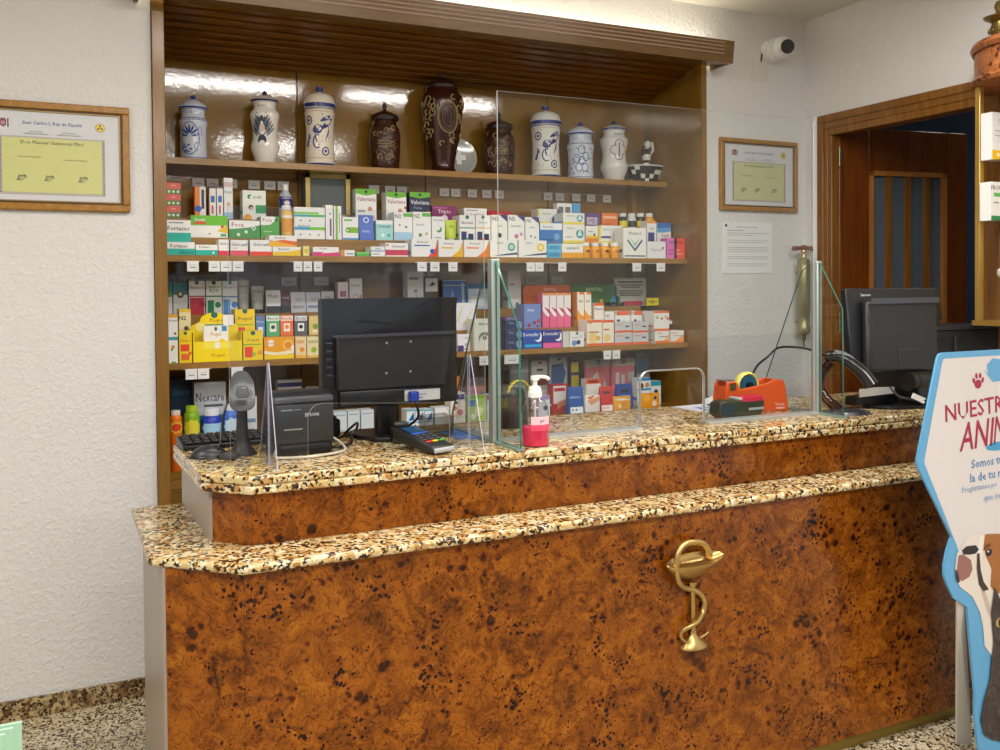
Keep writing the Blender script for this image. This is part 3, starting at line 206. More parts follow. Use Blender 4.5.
# ------------------------------------------------------------ materials
def lin(h):
    o=[]
    for i in (0,2,4):
        c=int(h[i:i+2],16)/255
        o.append(c/12.92 if c<=.04045 else ((c+.055)/1.055)**2.4)
    return (o[0],o[1],o[2],1)
MC={}
def M(h,rough=.45,metal=0,spec=.5,coat=0,name=None):
    k=(h,rough,metal,spec,coat)
    if k in MC: return MC[k]
    m=bpy.data.materials.new(name or 'paint_'+h); m.use_nodes=True
    b=m.node_tree.nodes['Principled BSDF']
    b.inputs['Base Color'].default_value=lin(h); b.inputs['Roughness'].default_value=rough
    b.inputs['Metallic'].default_value=metal; b.inputs['Specular IOR Level'].default_value=spec
    b.inputs['Coat Weight'].default_value=coat
    MC[k]=m; return m
class NT:
    def __init__(s,name):
        s.m=bpy.data.materials.new(name); s.m.use_nodes=True; s.t=s.m.node_tree; s.b=s.t.nodes['Principled BSDF']; s.out=s.t.nodes['Material Output']
        s.tc=s.n('ShaderNodeTexCoord')
    def n(s,t,**k):
        x=s.t.nodes.new(t)
        for a,v in k.items(): setattr(x,a,v)
        return x
    def l(s,a,b): s.t.links.new(a,b)
    def mapping(s,scale=(1,1,1),rot=(0,0,0),src='Object'):
        mp=s.n('ShaderNodeMapping'); mp.inputs['Scale'].default_value=scale; mp.inputs['Rotation'].default_value=rot
        s.l(s.tc.outputs[src],mp.inputs['Vector']); return mp.outputs[0]
    def noise(s,v,scale,detail=3,rough=.55,dist=0):
        x=s.n('ShaderNodeTexNoise'); s.l(v,x.inputs['Vector'])
        x.inputs['Scale'].default_value=scale; x.inputs['Detail'].default_value=detail; x.inputs['Roughness'].default_value=rough; x.inputs['Distortion'].default_value=dist
        return x
    def ramp(s,f,stops,interp='LINEAR'):
        r=s.n('ShaderNodeValToRGB'); r.color_ramp.interpolation=interp
        e=r.color_ramp.elements
        e[0].position,e[0].color=stops[0][0],lin(stops[0][1]); e[1].position,e[1].color=stops[-1][0],lin(stops[-1][1])
        for p,c in stops[1:-1]:
            q=e.new(p); q.color=lin(c)
        s.l(f,r.inputs[0]); return r.outputs[0]
    def mix(s,f,a,b,mode='MIX'):
        x=s.n('ShaderNodeMix',data_type='RGBA',blend_type=mode)
        for i,v in ((0,f),(6,a),(7,b)):
            if hasattr(v,'is_linked') or isinstance(v,bpy.types.NodeSocket): s.l(v,x.inputs[i])
            else: x.inputs[i].default_value=v
        return x.outputs[2]
    def bump(s,h,strength,dist=.01):
        b=s.n('ShaderNodeBump'); b.inputs['Strength'].default_value=strength; b.inputs['Distance'].default_value=dist
        s.l(h,b.inputs['Height']); s.l(b.outputs[0],s.b.inputs['Normal'])
def wallmat(name,col,st=.9,sc=60):
    t=NT(name); v=t.mapping((1,1,1)); n=t.noise(v,sc,3,.6,.6)
    r=t.n('ShaderNodeMapRange'); r.inputs[1].default_value=.42; r.inputs[2].default_value=.7; t.l(n.outputs[0],r.inputs[0])
    t.b.inputs['Base Color'].default_value=lin(col); t.b.inputs['Roughness'].default_value=.55
    t.bump(r.outputs[0],st,.006); return t.m
MWALL=wallmat('textured_wall_paint','dddcdb',.4,55)
MCEIL=wallmat('ceiling_paint','d8d4c8',.25,40)
def granite(name,scale,dark,pal=None,rough=.12):
    t=NT(name); v=t.mapping()
    w=t.noise(v,scale*.9,2,.5)
    vm=t.n('ShaderNodeVectorMath',operation='MULTIPLY_ADD'); t.l(w.outputs['Color'],vm.inputs[0]); vm.inputs[1].default_value=(.6/scale,)*3; t.l(v,vm.inputs[2])
    vo=t.n('ShaderNodeTexVoronoi'); vo.inputs['Scale'].default_value=scale; vo.inputs['Randomness'].default_value=1; t.l(vm.outputs[0],vo.inputs['Vector'])
    s=t.n('ShaderNodeSeparateColor'); t.l(vo.outputs['Color'],s.inputs[0])
    base=t.ramp(s.outputs[0],pal or [(0,'d9c8a0'),(.2,'e6d9b8'),(.4,'c6a878'),(.55,'efe6cc'),(.7,'b98e5a'),(.85,'d8b888'),(1,'9a6f42')],'CONSTANT')
    vo2=t.n('ShaderNodeTexVoronoi'); vo2.inputs['Scale'].default_value=scale*1.9; t.l(vm.outputs[0],vo2.inputs['Vector'])
    s2=t.n('ShaderNodeSeparateColor'); t.l(vo2.outputs['Color'],s2.inputs[0])
    big=t.noise(v,scale*.28,2)
    add=t.n('ShaderNodeMath',operation='ADD'); t.l(s2.outputs[1],add.inputs[0]); t.l(big.outputs[0],add.inputs[1])
    dk=t.ramp(add.outputs[0],[(0,'000000'),(dark,'000000'),(dark+.03,'ffffff'),(1,'ffffff')])
    # clamp: ramp domain 0..1, add goes 0..2
    mm=t.n('ShaderNodeMath',operation='MULTIPLY'); t.l(add.outputs[0],mm.inputs[0]); mm.inputs[1].default_value=.6
    dk=t.ramp(mm.outputs[0],[(0,'000000'),(dark,'000000'),(dark+.02,'ffffff'),(1,'ffffff')])
    br=t.ramp(s2.outputs[2],[(0,'2c1c12'),(.5,'4a2e18'),(1,'1a1512')])
    c=t.mix(dk,base,br)
    fine=t.noise(v,scale*4,2); fr=t.ramp(fine.outputs[0],[(.3,'a8a098'),(.65,'ffffff')])
    c=t.mix(.6,c,fr,'MULTIPLY')
    t.l(c,t.b.inputs['Base Color']); t.b.inputs['Roughness'].default_value=rough
    return t.m
MGRAN=granite('speckled_cream_granite',66,.715,[(0,'dcc690'),(.2,'ead9ac'),(.4,'cda468'),(.55,'f2e6c4'),(.7,'bd8c4c'),(.85,'dfc284'),(1,'a87638')])
MFLOOR=granite('granite_floor_tile',80,.71,[(0,'c9bc9c'),(.25,'ded4ba'),(.5,'b09874'),(.7,'d6c8a4'),(1,'8a7050')],.2)
MBASE=granite('granite_skirting',70,.74,[(0,'b09a70'),(.3,'8a6c42'),(.55,'c8b284'),(.75,'6c5030'),(1,'a08458')],.25)
def burl(name,pal=('4e2404','7c4008','96530c','aa6816'),line='5a2a04',sc=1.0,rough=.18):
    t=NT(name); v=t.mapping((1,1,1))
    def warp(src,scale,amt,det=3):
        n=t.noise(v,scale*sc,det,.6); m=t.n('ShaderNodeVectorMath',operation='MULTIPLY_ADD'); t.l(n.outputs['Color'],m.inputs[0]); m.inputs[1].default_value=(amt/sc,)*3; t.l(src,m.inputs[2]); return m.outputs[0]
    big=warp(v,6,.22); n2=t.noise(big,11*sc,5,.62,.8)
    base=t.ramp(n2.outputs[0],[(.3,pal[0]),(.42,pal[1]),(.55,pal[2]),(.72,pal[3])])
    n4=t.noise(warp(v,9,.14),9*sc,2,.5,.6); sn=t.n('ShaderNodeMath',operation='MULTIPLY'); t.l(n4.outputs[0],sn.inputs[0]); sn.inputs[1].default_value=95
    si=t.n('ShaderNodeMath',operation='SINE'); t.l(sn.outputs[0],si.inputs[0])
    ln=t.ramp(si.outputs[0],[(.35,'ffffff'),(.9,line)]); base=t.mix(.45,base,ln,'MULTIPLY')
    sw=warp(v,40,.022,2)
    def spots(vs,ns,c,k,th,soft):
        vo=t.n('ShaderNodeTexVoronoi'); vo.inputs['Scale'].default_value=vs*sc; t.l(sw,vo.inputs['Vector'])
        nn=t.noise(v,ns*sc,2,.5); m=t.n('ShaderNodeMath',operation='MULTIPLY_ADD'); t.l(nn.outputs[0],m.inputs[0]); m.inputs[1].default_value=-k; m.inputs[2].default_value=c*k
        ad=t.n('ShaderNodeMath',operation='ADD'); t.l(vo.outputs['Distance'],ad.inputs[0]); t.l(m.outputs[0],ad.inputs[1])
        return t.ramp(ad.outputs[0],[(th,'1c0e06'),(th+soft*.5,'5a3418'),(th+soft,'c89a70'),(th+soft*2,'ffffff')])
    base=t.mix(.95,base,spots(52,9,.58,1.3,.17,.07),'MULTIPLY')
    base=t.mix(.85,base,spots(24,7.3,.615,1.6,.15,.13),'MULTIPLY')
    t.l(base,t.b.inputs['Base Color']); t.b.inputs['Roughness'].default_value=rough; t.b.inputs['Specular IOR Level'].default_value=.35
    return t.m
MBURL=burl('burl_walnut_laminate',('4a2206','7a400a','955210','ac6a1a'),'502404',1.3)
MBURL2=burl('burl_veneer_pink',('7a4422','985a30','aa6a3c','b87848'),'8a5028',1.3,.3)
def wood(name,a,b,rough=.3,scale=(3,3,.35),ns=9,bump=0,spec=.5,bs=90):
    t=NT(name); v=t.mapping(scale); n=t.noise(v,ns,4,.6,.8)
    t.l(t.ramp(n.outputs[0],[(.3,a),(.7,b)]),t.b.inputs['Base Color']); t.b.inputs['Roughness'].default_value=rough
    t.b.inputs['Specular IOR Level'].default_value=spec
    if bump:
        n2=t.noise(t.mapping(),bs,2); t.bump(n2.outputs[0],bump,.004)
    return t.m
MVEN=wood('amber_lacquered_veneer','7c5a1e','936c28',.08,(2,2,.6),3,.05,.8,60)
MEDGE=wood('oak_edging','8a642e','a97f45',.22,(.6,3,6),8,.05)
MUPR=wood('oak_upright','7c5826','8f6a34',.2,(6,6,.5),8,.1)
MSLAT=wood('dark_slat_wood','4c2806','85520f',.25,(.8,14,14),5,.05)
MCORN=wood('cornice_wood','66491f','7b5c30',.25,(.5,6,6),8,.06)
MDOOR=wood('door_mahogany','5a2c0a','7a3f10',.25,(7,7,.5),5)
MDOORL=wood('door_light_mahogany','a0622a','b87838',.3,(7,7,.5),5)
MFRAME=wood('door_frame_oak','70461a','8e6026',.25,(8,8,.5),5)
MGOLDW=wood('gilt_frame_wood','8a5c10','b07c1c',.3,(5,5,5),8)
MLAM=wood('grey_brown_laminate','93857a','a39588',.35,(14,14,.7),5)
MBRASS=M('c2a468',.33,.9,name='aged_brass'); MGOLD=M('c9a85a',.3,.7,name='gold_anodised_profile')
MALU=M('c9ccca',.35,.6,name='aluminium_profile')
MBLK=M('0e0e10',.35,name='black_plastic'); MBLK2=M('1b1c1f',.45,name='charcoal_plastic'); MGRY=M('4a4c50',.4,name='grey_plastic')
MWHT=M('eeeeec',.4,name='white_plastic')
def glass(name,tint=(.97,.985,.98),refl=1.0,rough=0.0):
    m=bpy.data.materials.new(name); m.use_nodes=True; t=m.node_tree; t.nodes.clear()
    o=t.nodes.new('ShaderNodeOutputMaterial'); mx=t.nodes.new('ShaderNodeMixShader'); tr=t.nodes.new('ShaderNodeBsdfTransparent'); g=t.nodes.new('ShaderNodeBsdfGlossy'); f=t.nodes.new('ShaderNodeLayerWeight')
    tr.inputs[0].default_value=(*tint,1); g.inputs['Roughness'].default_value=rough; f.inputs[0].default_value=.5
    pw=t.nodes.new('ShaderNodeMath'); pw.operation='POWER'; pw.inputs[1].default_value=5; t.links.new(f.outputs['Facing'],pw.inputs[0])
    mm=t.nodes.new('ShaderNodeMath'); mm.operation='MULTIPLY_ADD'; mm.inputs[1].default_value=.9*refl; mm.inputs[2].default_value=.032*refl; mm.use_clamp=True; t.links.new(pw.outputs[0],mm.inputs[0])
    t.links.new(mm.outputs[0],mx.inputs[0]); t.links.new(tr.outputs[0],mx.inputs[1]); t.links.new(g.outputs[0],mx.inputs[2]); t.links.new(mx.outputs[0],o.inputs[0]); return m
MGLASS=glass('clear_screen_glass'); MACRY=glass('clear_acrylic',(.96,.965,.98),1.0)
MEDGEG=M('2f6a5c',.15,name='green_glass_edge'); MEDGEP=M('a8a8bc',.2,name='violet_acrylic_edge'); MEDGEW=M('c8ccd4',.2,name='pale_acrylic_edge')
def emis(name,col,s):
    m=bpy.data.materials.new(name); m.use_nodes=True; b=m.node_tree.nodes['Principled BSDF']; b.inputs['Base Color'].default_value=lin(col)
    b.inputs['Emission Color'].default_value=lin(col); b.inputs['Emission Strength'].default_value=s; return m
# ------------------------------------------------------------ mesh helpers
def NB(): return bmesh.new()
def box(bm,x0,x1,y0,y1,z0,z1,mi=0):
    v=[bm.verts.new(p) for p in ((x0,y0,z0),(x1,y0,z0),(x1,y1,z0),(x0,y1,z0),(x0,y0,z1),(x1,y0,z1),(x1,y1,z1),(x0,y1,z1))]
    F=[]
    for q in ((0,3,2,1),(4,5,6,7),(0,1,5,4),(1,2,6,5),(2,3,7,6),(3,0,4,7)):
        f=bm.faces.new([v[i] for i in q]); f.material_index=mi; F.append(f)
    return F
def rbox(bm,x0,x1,y0,y1,z0,z1,r=.004,mi=0,seg=2):
    b2=bmesh.new(); box(b2,x0,x1,y0,y1,z0,z1,mi)
    bmesh.ops.bevel(b2,geom=b2.edges[:],offset=r,segments=seg,affect='EDGES',profile=.5)
    merge(bm,b2,mi=mi)
def merge(bm,b2,mat=None,mi=None):
    if mat is not None: b2.transform(mat)
    vm={}
    for v in b2.verts: vm[v]=bm.verts.new(v.co)
    for f in b2.faces:
        try: g=bm.faces.new([vm[v] for v in f.verts])
        except ValueError: continue
        g.material_index=f.material_index if mi is None else mi; g.smooth=f.smooth
    b2.free()
def prism(bm,pts,ax,a,b,mi=0,side=None):
    """extrude a polygon: ax 'y' -> pts (x,z); 'z' -> pts (x,y); 'x' -> pts (y,z)"""
    def P(p,t): return {'y':(p[0],t,p[1]),'z':(p[0],p[1],t),'x':(t,p[0],p[1])}[ax]
    A=[bm.verts.new(P(p,a)) for p in pts]; B=[bm.verts.new(P(p,b)) for p in pts]
    fs=[bm.faces.new(A),bm.faces.new(B[::-1])]
    for f in fs: f.material_index=mi
    n=len(pts)
    for i in range(n):
        f=bm.faces.new((A[i],B[i],B[(i+1)%n],A[(i+1)%n])); f.material_index=mi if side is None else side
    return bm
def lathe(bm,prof,cx=0,cy=0,n=32,mi=0,sx=1,sy=1,a0=0,a1=2*PI,mis=None):
    rings=[]; full=abs(a1-a0-2*PI)<1e-6; m=n if full else n+1
    for r,z in prof:
        if r<1e-6: rings.append([bm.verts.new((cx,cy,z))])
        else: rings.append([bm.verts.new((cx+r*math.cos(a0+(a1-a0)*i/n)*sx,cy+r*math.sin(a0+(a1-a0)*i/n)*sy,z)) for i in range(m)])
    for k in range(len(prof)-1):
        A,B=rings[k],rings[k+1]
        for i in range(n):
            j=(i+1)%m
            if len(A)==1 and len(B)==1: continue
            q=[A[0],B[j],B[i]] if len(A)==1 else ([A[i],A[j],B[0]] if len(B)==1 else [A[i],A[j],B[j],B[i]])
            try: f=bm.faces.new(q)
            except ValueError: continue
            f.smooth=True; f.material_index=mis[k] if mis else mi
def tube(bm,pts,r,n=8,mi=0,closed=False,sm=True,taper=None):
    pts=[Vector(p) for p in pts]; N=len(pts); rings=[]
    up=Vector((0,0,1)); prev=None
    for i,p in enumerate(pts):
        if closed: d=pts[(i+1)%N]-pts[i-1]
        else: d=pts[min(i+1,N-1)]-pts[max(i-1,0)]
        d.normalize()
        if prev is None:
            a=d.cross(up)
            if a.length<.1: a=d.cross(Vector((0,1,0)))
        else:
            a=prev-d*prev.dot(d)
        a.normalize(); prev=a; b=d.cross(a)
        rr=r*(taper[i] if taper else 1)
        rings.append([bm.verts.new(p+a*rr*math.cos(2*PI*k/n)+b*rr*math.sin(2*PI*k/n)) for k in range(n)])
    for i in range(N if closed else N-1):
        A,B=rings[i],rings[(i+1)%N]
        for k in range(n):
            f=bm.faces.new((A[k],A[(k+1)%n],B[(k+1)%n],B[k])); f.smooth=sm; f.material_index=mi
    if not closed:
        for R in (rings[0][::-1],rings[-1]):
            f=bm.faces.new(R); f.material_index=mi
def smooth_path(pts,sub=6):
    pts=[Vector(p) for p in pts]; out=[]; N=len(pts)
    for i in range(N-1):
        p0=pts[max(i-1,0)];p1=pts[i];p2=pts[i+1];p3=pts[min(i+2,N-1)]
        for k in range(sub):
            t=k/sub
            out.append(.5*((2*p1)+(-p0+p2)*t+(2*p0-5*p1+4*p2-p3)*t*t+(-p0+3*p1-3*p2+p3)*t**3))
    out.append(pts[-1]); return out
def cyl(bm,c,r,z0,z1,n=24,mi=0,r2=None,cap=True):
    pr=[(r,z0),(r if r2 is None else r2,z1)]
    if cap: pr=[(0,z0)]+pr+[(0,z1)]
    lathe(bm,pr,c[0],c[1],n,mi)
def cyl_ax(bm,p,q,r,n=20,mi=0): tube(bm,[p,q],r,n,mi)
def sphere(bm,c,r,mi=0,u=20,v=12,s=(1,1,1)):
    b2=bmesh.new(); bmesh.ops.create_uvsphere(b2,u_segments=u,v_segments=v,radius=r)
    for f in b2.faces: f.smooth=True
    merge(bm,b2,Matrix.Translation(c)@Matrix.Diagonal((*s,1)),mi)
def obj(name,bm,mats,parent=None,loc=None,rot=None,bevel=0,shade=False):
    bmesh.ops.recalc_face_normals(bm,faces=bm.faces[:])
    me=bpy.data.meshes.new(name); bm.to_mesh(me); bm.free(); me.set_sharp_from_angle(angle=math.radians(42))
    for m in (mats if isinstance(mats,(list,tuple)) else [mats]): me.materials.append(m)
    o=bpy.data.objects.new(name,me); COL.objects.link(o)
    if parent: o.parent=parent
    if loc: o.location=loc
    if rot: o.rotation_euler=rot
    if bevel:
        b=o.modifiers.new('bevel','BEVEL'); b.width=bevel; b.segments=2; b.limit_method='ANGLE'
    return o
def tag(o,label,cat,group=None):
    o['label']=label; o['category']=cat
    if group: o['group']=group
    return o
def thing(name,label,cat,loc=(0,0,0),rot=(0,0,0),group=None):
    o=bpy.data.objects.new(name,None); COL.objects.link(o); o.location=loc; o.rotation_euler=rot; o.empty_display_size=.05
    return tag(o,label,cat,group)
def struct(o): o['kind']='structure'; return o
TG={}
def textgeo(s):
    if s in TG: return TG[s]
    cu=bpy.data.curves.new('t','FONT'); cu.body=s; cu.resolution_u=1; cu.size=1; cu.offset=0 if ('M' in s or 'W' in s) else .008; cu.align_x='CENTER'; cu.align_y='CENTER'
    o=bpy.data.objects.new('t',cu); COL.objects.link(o)
    dg=bpy.context.evaluated_depsgraph_get(); me=bpy.data.meshes.new_from_object(o.evaluated_get(dg))
    V=[tuple(v.co)[:2] for v in me.vertices]; F=[tuple(p.vertices) for p in me.polygons]
    bpy.data.objects.remove(o); bpy.data.curves.remove(cu); bpy.data.meshes.remove(me)
    if not V: V=[(0,0)]
    x0=min(v[0] for v in V);x1=max(v[0] for v in V);y0=min(v[1] for v in V);y1=max(v[1] for v in V)
    TG[s]=([((a-(x0+x1)/2),(b-(y0+y1)/2)) for a,b in V],F,x1-x0,y1-y0); return TG[s]
def text(bm,s,fn,cx,cy,h,wmax=None,mi=0,shear=0,rot=0):
    """h = overall letter height; fn maps 2-D -> 3-D"""
    V,F,w,hh=textgeo(s); k=h/max(hh,1e-3); kx=k
    if wmax and w*k>wmax: kx=wmax/w
    c,sn=math.cos(rot),math.sin(rot); vs=[]
    for a,b in V:
        x=a*kx+b*k*shear; y=b*k
        vs.append(bm.verts.new(fn(cx+x*c-y*sn,cy+x*sn+y*c)))
    for f in F:
        try: g=bm.faces.new([vs[i] for i in f]); g.material_index=mi
        except ValueError: pass
def poly(bm,pts,mi): 
    f=bm.faces.new([bm.verts.new(p) for p in pts]); f.material_index=mi; return f
class Mats:
    def __init__(s,*base): s.l=list(base)
    def __call__(s,h,rough=.4):
        m=M(h,rough) if isinstance(h,str) else h
        if m not in s.l: s.l.append(m)
        return s.l.index(m)
def decals(bm,dsl,fn,mt,W,H,clip=True):
    """printed face: fn(x,z,layer)"""
    L=0
    for q in dsl.split(';'):
        q=q.strip()
        if not q: continue
        a=q.split(); L+=1; e=.00012*L+.0002
        k=a[0]
        if k=='R':
            x0,y0,x1,y1=[float(t) for t in a[1:5]]; mi=mt(a[5])
            pts=[(x0*W,y0*H),(x1*W,y0*H),(x1*W,y1*H),(x0*W,y1*H)]
            poly(bm,[fn(x,z,e) for x,z in pts],mi)
        elif k=='C':
            cx,cy,r=[float(t) for t in a[1:4]]; mi=mt(a[4]); rr=r*min(W,H) if W<H*1.2 else r*H
            pts=[]
            for i in range(14):
                x=cx*W+rr*math.cos(2*PI*i/14); z=cy*H+rr*math.sin(2*PI*i/14)
                pts.append((min(max(x,0),W),min(max(z,0),H)))
            try: poly(bm,[fn(x,z,e) for x,z in pts],mi)
            except ValueError: pass
        elif k=='P':
            n=a[1:-1]; mi=mt(a[-1]); pts=[(float(n[i])*W,float(n[i+1])*H) for i in range(0,len(n),2)]
            poly(bm,[fn(x,z,e) for x,z in pts],mi)
        elif k=='T':
            cx,cy,h=[float(t) for t in a[1:4]]; mi=mt(a[4]); s=' '.join(a[5:])
            text(bm,s,lambda x,z:fn(x,z,e),cx*W,cy*H,h*H,W*.9*min(1,2*min(cx,1-cx)+.1),mi)
# ------------------------------------------------------------ room shell
YW=3.732; XR=3.605; ZC=2.948; XL=-2.6; YF=-3.2
bm=NB(); box(bm,XL-.2,7.5,YF-4.5,6.2,-.1,0); struct(obj('floor',bm,MFLOOR))
bm=NB(); box(bm,XL-.2,6.5,YF-.2,6.2,ZC,ZC+.1); struct(obj('ceiling',bm,MCEIL))
bm=NB()
box(bm,XL-.1,.331,YW,YW+.12,0,ZC); box(bm,2.941,XR+.1,YW,YW+.12,0,ZC); box(bm,.331,2.941,YW,YW+.12,2.70,ZC)
struct(obj('wall_back',bm,MWALL))
bm=NB(); box(bm,.2,3.2,4.24,4.34,0,ZC); struct(obj('wall_niche',bm,MWALL))
# right wall with the doorway
DY0,DY1,DZ=2.62,3.60,2.40
bm=NB(); box(bm,XR,XR+.1,DY1,YW+.12,0,ZC); box(bm,XR,XR+.1,YF,DY0,0,ZC); box(bm,XR,XR+.1,DY0,DY1,DZ,ZC)
struct(obj('wall_right',bm,MWALL))
bm=NB(); box(bm,XL-.1,XL,YF,YW,0,ZC); struct(obj('wall_left',bm,MWALL))
# shopfront wall behind the viewer, with a wide window
bm=NB(); box(bm,XL,.5,YF-.15,YF,0,ZC); box(bm,3.3,XR,YF-.15,YF,0,ZC); box(bm,.5,3.3,YF-.15,YF,2.55,ZC); box(bm,.5,3.3,YF-.15,YF,0,.2)
struct(obj('wall_front',bm,M('8a8070',.6)))
bm=NB()
for x in (.5,3.24): box(bm,x,x+.06,YF-.1,YF-.04,.2,2.55)
box(bm,.56,3.24,YF-.1,YF-.04,.2,.26); box(bm,.56,3.24,YF-.1,YF-.04,2.49,2.55)
w=struct(obj('window_1',bm,M('5a5c60',.4)))
bm=NB(); box(bm,.56,3.24,YF-.075,YF-.068,.26,2.49); obj('pane',bm,MGLASS,w)
# car parked outside the shop window, behind the viewer
car=thing('parked_car','dark maroon car parked outside the shop window behind the viewer','car',(4.3,-5.6,0))
PT=M('3a1428',.15,.3,.6,1,name='maroon_car_paint')
bm=NB(); prism(bm,[(-2.1,.3),(-2.15,.75),(-1.9,.95),(-1.0,1.12),(-.75,1.15),(.25,1.78),(1.6,1.85),(2.1,1.5),(2.2,.9),(2.2,.3)],'y',-.85,.85); obj('body',bm,PT,car,bevel=.06)
bm=NB(); prism(bm,[(-.62,1.16),(.25,1.68),(.6,1.71),(.6,1.16)],'y',.851,.858); prism(bm,[(.68,1.16),(.68,1.71),(1.6,1.74),(1.9,1.45),(1.9,1.16)],'y',.851,.858); obj('side_window',bm,M('10141c',.05),car)
bm=NB(); prism(bm,[(-.92,1.15),(.2,1.83),(.24,1.81),(-.86,1.13)],'y',-.7,.7); obj('windscreen',bm,M('b8c8d8',.05),car)
bm=NB(); sphere(bm,(-1.98,.72,.82),.13,s=(.8,.5,.6)); obj('headlight',bm,M('d8e0e8',.1),car)
for wx in (-1.25,1.4):
    bm=NB(); cyl_ax(bm,(wx,.68,.34),(wx,.88,.34),.34,36); wh=obj('wheel',bm,M('101012',.5),car)
    bm=NB(); tube(bm,[(wx+.22*math.cos(2*PI*i/28),.885,.34+.22*math.sin(2*PI*i/28)) for i in range(28)],.015,6,0,True)
    for k in range(5):
        a_=2*PI*k/5+.3; tube(bm,[(wx,.885,.34),(wx+.22*math.cos(a_),.885,.34+.22*math.sin(a_))],.02,6)
    obj('rim',bm,M('a8acb4',.25,.7),wh)
bm=NB(); rbox(bm,-.55,-.35,.85,1.05,1.15,1.32,.04); obj('wing_mirror',bm,PT,car)
# room behind the door
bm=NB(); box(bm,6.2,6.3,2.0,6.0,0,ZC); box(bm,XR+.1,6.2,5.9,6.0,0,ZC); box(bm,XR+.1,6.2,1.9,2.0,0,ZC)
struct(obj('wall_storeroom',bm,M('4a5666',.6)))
# skirting
bm=NB(); box(bm,XL,.30,YW-.014,YW,0,.072); struct(obj('baseboard_back',bm,MBASE))
# cable trunking beside the door frame
bm=NB(); rbox(bm,XR-.012,XR,3.635,3.662,0,2.425,.003); struct(obj('trim_1',bm,MWHT))
# thin cable turning over the door frame
# door frame
bm=NB()
def arch(bm,x0,x1,w0,w1,z):   # two jambs and head in the YZ plane of the right wall; w0 outer, w1 inner reveal
    box(bm,x0,x1,DY1-w1,DY1+w0,0,z-w1); box(bm,x0,x1,DY0-w0,DY0+w1,0,z-w1); box(bm,x0,x1,DY0-w0,DY1+w0,z-w1,z+w0)
arch(bm,XR-.018,XR+.0,.028,.012,2.395)
arch(bm,XR-.010,XR+.11,.012,.035,2.385)
arch(bm,XR-.004,XR+.09,.0,.06,2.375)
d=struct(obj('door_1',bm,MFRAME,bevel=.004))
# open leaf, hinged on the far jamb, swung into the store room
a=Vector((3.65,3.535)); b=Vector((4.47,3.425)); ang=math.atan2(b.y-a.y,b.x-a.x); LW=(b-a).length
bm=NB(); T=.04
def leafbox(bm,s0,s1,z0,z1,t0=0,t1=T,mi=0): box(bm,s0,s1,t0,t1,z0,z1,mi)
leafbox(bm,0,.185,.01,2.36); leafbox(bm,.69,LW,.01,2.36); leafbox(bm,.185,.69,2.14,2.36); leafbox(bm,.185,.69,.01,.9)
lf=obj('door_leaf',bm,MDOOR,d,loc=(a.x,a.y,0),rot=(0,0,ang),bevel=.004)
bm=NB()
for s in (.185,.665): leafbox(bm,s,s+.025,.9,2.14,-.006,T+.006)
leafbox(bm,.185,.69,2.115,2.14,-.006,T+.006); leafbox(bm,.185,.69,.9,.925,-.006,T+.006)
obj('glazing_bead',bm,MDOORL,lf)
for s in (.315,.44,.565):
    bm=NB(); leafbox(bm,s-.018,s+.018,.925,2.115,.0,T); obj('glazing_bar',bm,MFRAME,lf)
bm=NB(); leafbox(bm,.21,.665,.925,2.115,.016,.022)
t=NT('fluted_grey_glass'); w_=t.n('ShaderNodeTexWave',bands_direction='X'); w_.inputs['Scale'].default_value=18; t.l(t.mapping(),w_.inputs['Vector']); t.b.inputs['Base Color'].default_value=lin('5c6670'); t.b.inputs['Roughness'].default_value=.25; t.bump(w_.outputs[0],.15,.004)
obj('glass_panel',bm,t.m,lf)
for z in (2.16,1.30,.3):
    bm=NB(); cyl(bm,(-.004,-.006),.0055,z,z+.09,12); sphere(bm,(-.004,-.006,z+.093),.005); sphere(bm,(-.004,-.006,z-.003),.005)
    box(bm,0,.02,-.003,0,z+.005,z+.085); obj('hinge',bm,M('a09070',.3,.9),lf)
bm=NB(); cyl_ax(bm,(LW-.06,-.05,1.05),(LW-.06,0,1.05),.01); cyl_ax(bm,(LW-.06,-.05,1.05),(LW-.17,-.05,1.05),.009); obj('door_handle',bm,MBRASS,lf)
# pale blue cupboard in the store room
c=thing('storage_cupboard','pale blue grey cupboard in the dark room beyond the open door','cupboard',(5.9,3.6,0))
bm=NB(); box(bm,-.28,.28,-.55,.55,0,1.95); obj('body',bm,M('7f93ad',.5),c)
for s in (-1,1):
    bm=NB(); box(bm,-.3,-.281,min(s*.01,s*.53),max(s*.01,s*.53),.06,1.9); dd=obj('door',bm,M('8fa3bd',.4),c)
    bm=NB(); box(bm,-.32,-.301,s*.06-.006,s*.06+.006,.9,1.1); obj('handle',bm,MALU,dd)
# ------------------------------------------------------------ built-in shelving
SH=thing('shelving_unit','tall oak veneered wall shelving built into niche with slatted canopy and cornice','shelving',(1.64,4.0,0))
def sob(name,bm,m,par=None,**k): 
    bmesh.ops.translate(bm,verts=bm.verts[:],vec=(-1.64,-4.0,0)); return obj(name,bm,m,par or SH,**k)
for x0,x1,sx in ((.333,.378,'l'),(2.908,2.940,'r')):
    bm=NB(); box(bm,x0,x1,3.712 if sx=='l' else 3.722,4.235,0,2.69); sob('side_panel',bm,MUPR if sx=='l' else MVEN,bevel=.002)
bm=NB(); box(bm,2.9085,2.9395,3.715,3.7215,0,2.69); sob('edge_strip',bm,MUPR)
for x0,x1 in ((.379,.997),(1.003,1.62),(1.626,2.3),(2.306,2.907)):
    bm=NB(); box(bm,x0,x1,4.212,4.235,0,2.6); sob('back_panel',bm,MVEN)
